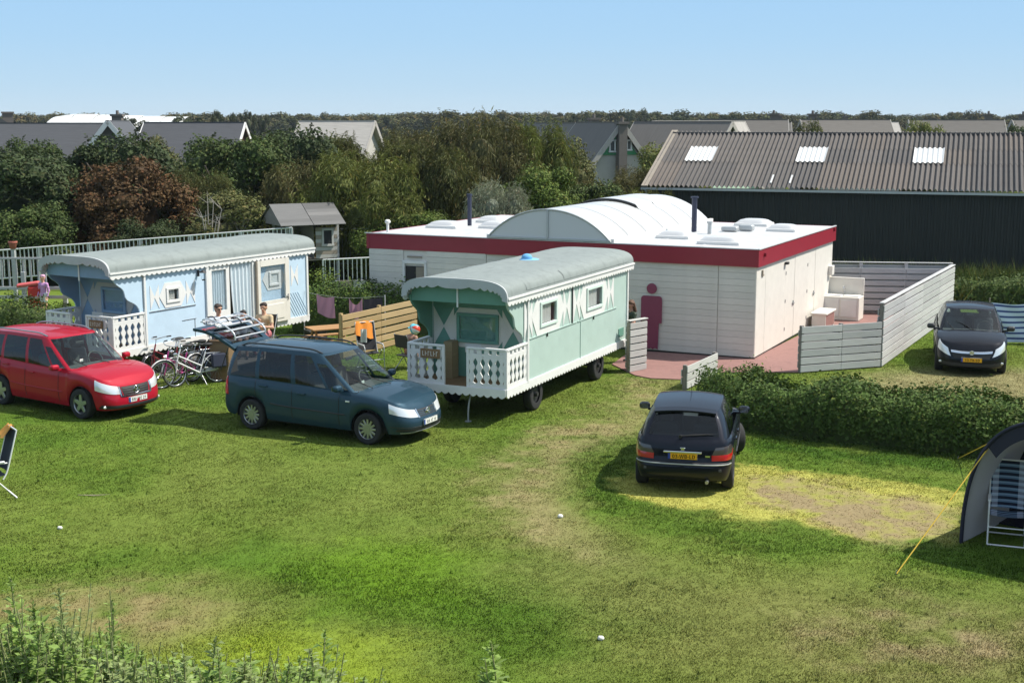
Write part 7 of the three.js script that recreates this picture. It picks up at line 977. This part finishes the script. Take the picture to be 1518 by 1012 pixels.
person('person', 'child with blue white and red sun hat crouched beside the wagon porch', [-2.62, 0.0, -33.1], 2.4, { s: 0.8, head: 0.88, sit: true, lean: 0.25, top: [0.36, 0.2, 0.14], low: [0.5, 0.16, 0.05], hair: [0.1, 0.05, 0.03], hat: M([0.1, 0.5, 0.62], 0.8), skin: [0.42, 0.22, 0.15], shorts: true });
foldChair('small stool chair beside the mint wagon porch', [-2.65, 0, -33.05], 2.4, 0.36);
{ const t = thing('beach_ball', 'blue white and red beach ball held beside the wagon porch', 'ball', [-2.45, 1.05, -32.85]); const cols = [[0.08, 0.5, 0.62], [0.8, 0.8, 0.78], [0.6, 0.06, 0.03]]; for (let k = 0; k < 6; k++) { const g = new THREE.SphereGeometry(0.13, 8, 12, k * 1.0472, 1.0472); part('panel', g, M(cols[k % 3], 0.4), t); } t.rotation.set(0.6, 0.3, 0.8); }
{ const t = thing('toy_kitchen', 'red plastic toy cupboard by the grey rail fence', 'toy', [-15.5, 0, -42.4], 0.2); part('cabinet', rb(0.42, 0.95, 0.36, 0.04, 0, 0.5, 0), M([0.5, 0.03, 0.025], 0.45), t); part('shelf', rb(0.5, 0.05, 0.42, 0.015, 0, 0.62, 0.02), mat.greyWood, t); part('hood', rb(0.7, 0.12, 0.36, 0.05, -0.2, 1.04, 0, 0, 0, 0.12), M([0.55, 0.1, 0.1], 0.5), t); part('knob', ball(0.03, 0.03, 0.02, 0.1, 0.4, 0.19), mat.whiteTrim, t); }
// ---------------------------------------------------------------- tall weeds on the near bank
const weedLeafM = [[0.26, 0.37, 0.09], [0.33, 0.41, 0.16], [0.21, 0.31, 0.075]].map(c => leafM(c, 0.45)), stemM = M([0.22, 0.24, 0.1], 0.8);
function weedParts(s, h, { n = 40, leaf = 0.15, wid = 0.3, branch = 4, buds = true } = {}) {
  const q = rng(s), stems = [], pos = [], col = [], path = (k, t) => k < 0 ? [0.08 * Math.sin(t * 2 + s), t * h, 0.06 * Math.cos(t * 2.3 + s) - 0.06] : null, br = [];
  stems.push(tube(Array.from({ length: 8 }, (_, i) => path(-1, i / 7)), 0.006, 20, 5));
  for (let k = 0; k < branch; k++) { const t0 = 0.35 + 0.4 * q(), a = q() * 6.283, l = h * (0.2 + 0.2 * q()), p = path(-1, t0), e = [p[0] + Math.cos(a) * l * 0.5, p[1] + l, p[2] + Math.sin(a) * l * 0.5], m = [p[0] + Math.cos(a) * l * 0.35, p[1] + l * 0.4, p[2] + Math.sin(a) * l * 0.35]; br.push([p, m, e]); stems.push(tube([p, m, e], 0.0038, 10, 5)); }
  const put = (p, a, L, dr, up) => { const d = V(Math.cos(a), up, Math.sin(a)).normalize(), sd = V(-Math.sin(a), 0, Math.cos(a)), A = V(...p), w = L * wid * (0.8 + 0.4 * q()), m = A.clone().addScaledVector(d, L * 0.5), e = A.clone().addScaledVector(d, L).add(V(0, -dr * L, 0)), l = m.clone().addScaledVector(sd, w).add(V(0, 0.15 * w, 0)), r = m.clone().addScaledVector(sd, -w).add(V(0, 0.15 * w, 0)), c = 0.7 + 0.6 * q(); for (const v of [A, l, m, A, m, r, l, e, m, m, e, r]) { pos.push(v.x, v.y, v.z); col.push(c, c, c * 0.95); } };
  for (let k = 0; k < n; k++) { const t = 0.15 + 0.83 * k / n, L = leaf * (1.25 - 0.85 * t) * (0.7 + 0.6 * q()); put(path(-1, t), k * 2.4 + q(), L * 1.4, 0.35 * q(), 0.15 + 0.35 * t); if (q() < 0.7) put(path(-1, t), k * 2.4 + 3.1 + q(), L, 0.35 * q(), 0.4); }
  for (const [p, m, e] of br) for (let k = 0; k < 12; k++) { const t = k / 12, b = t < 0.5 ? lin(p, m, t * 2) : lin(m, e, t * 2 - 1); put(b, q() * 6.283, leaf * (0.9 - 0.6 * t), 0.3 * q(), 0.5); }
  if (buds) for (let k = 0; k < 26; k++) { const t = 0.9 + 0.1 * q(), p = path(-1, t); put([p[0], p[1] + 0.0, p[2]], q() * 6.283, 0.02 + 0.012 * q(), 0, 1.2); }
  const g = new THREE.BufferGeometry(); g.setAttribute('position', new THREE.Float32BufferAttribute(pos, 3)); g.setAttribute('color', new THREE.Float32BufferAttribute(col, 3)); g.computeVertexNormals();
  const S = geo(stems); S.isMade = true; g.isMade = true; return [S, g];
}
{
  const W = [weedParts(3, 1, {}), weedParts(14, 1, { n: 52, leaf: 0.125, branch: 6 }), weedParts(25, 1, { n: 30, leaf: 0.15, wid: 0.3, branch: 2 }), weedParts(36, 1, { n: 64, leaf: 0.1, branch: 7 })], q = rng(404);
  const add = (x, z, h, k, label) => { const t = thing('weed_plant', label, 'weed', [x, bankY(x, z) - 0.03, z], q() * 6.283, 'tall weeds on the near bank'); part('stem', W[k][0], stemM, t); part('leaves', W[k][1], weedLeafM[k % 3], t).userData.kind = 'stuff'; t.scale.set(1.1 * (0.8 + 0.3 * q()) , h, 1.1); t.rotation.x = (q() - 0.5) * 0.12; return t; };
  for (let k = 0; k < 120; k++) { const u = Math.pow(q(), 1.15), x = -4.3 + u * 2.85, z = -9.3 + (q() - 0.5) * 1.6, floor_ = 6.2 - 0.445 * -z; const want = floor_ + (0.62 - 0.42 * smooth(0.05, 0.75, u)) * (0.35 + 0.75 * q()); add(x, z, Math.max(0.7, want - bankY(x, z)), Math.floor(q() * 4), 'leafy grey green weed in the dense clump on the near bank'); }
  for (const [x, z, top, k, l] of [[-3.66, -9.1, 0.78, 0, 'tall weed spike above the dense clump'], [-3.35, -9.4, 0.72, 1, 'upright branching weed above the dense clump'], [-2.95, -9.2, 0.66, 3, 'weed with pale bud spike above the dense clump'], [-2.25, -9.3, 0.42, 1, 'weed with a dark seed head at the clump edge'], [-1.55, -9.5, 0.40, 2, 'slender weed stalk standing apart on the bank'], [-0.22, -9.6, 0.34, 0, 'lone weed stalk far from the clump on the bank'], [-1.15, -9.5, 0.10, 3, 'short weed tip peeping over the bank'], [-0.95, -9.6, 0.08, 1, 'small weed tip beside the lone stalk']]) add(x, z, 6.2 - 0.445 * -z + top - bankY(x, z), k, l);
  // low growth between the stalks
  const spots = []; for (let k = 0; k < 3800; k++) { const x = -6 + 12 * q(), z = -12.4 + 9 * q(); spots.push([x, bankY(x, z) - 0.02, z, 0.8 + 1.4 * q()]); } scatter('bank_grass', bladeGeo(16, 0.16, 0.09, 0.006, 9), grassM, spots, (x, z, i) => { const v = 0.7 + 0.7 * hash2(i, 3); return [0.10 * v, 0.14 * v, 0.045 * v]; });
}
scene.fog = new THREE.FogExp2(new THREE.Color(0.62, 0.72, 0.82), 0.00013);
renderer.render(scene, camera);
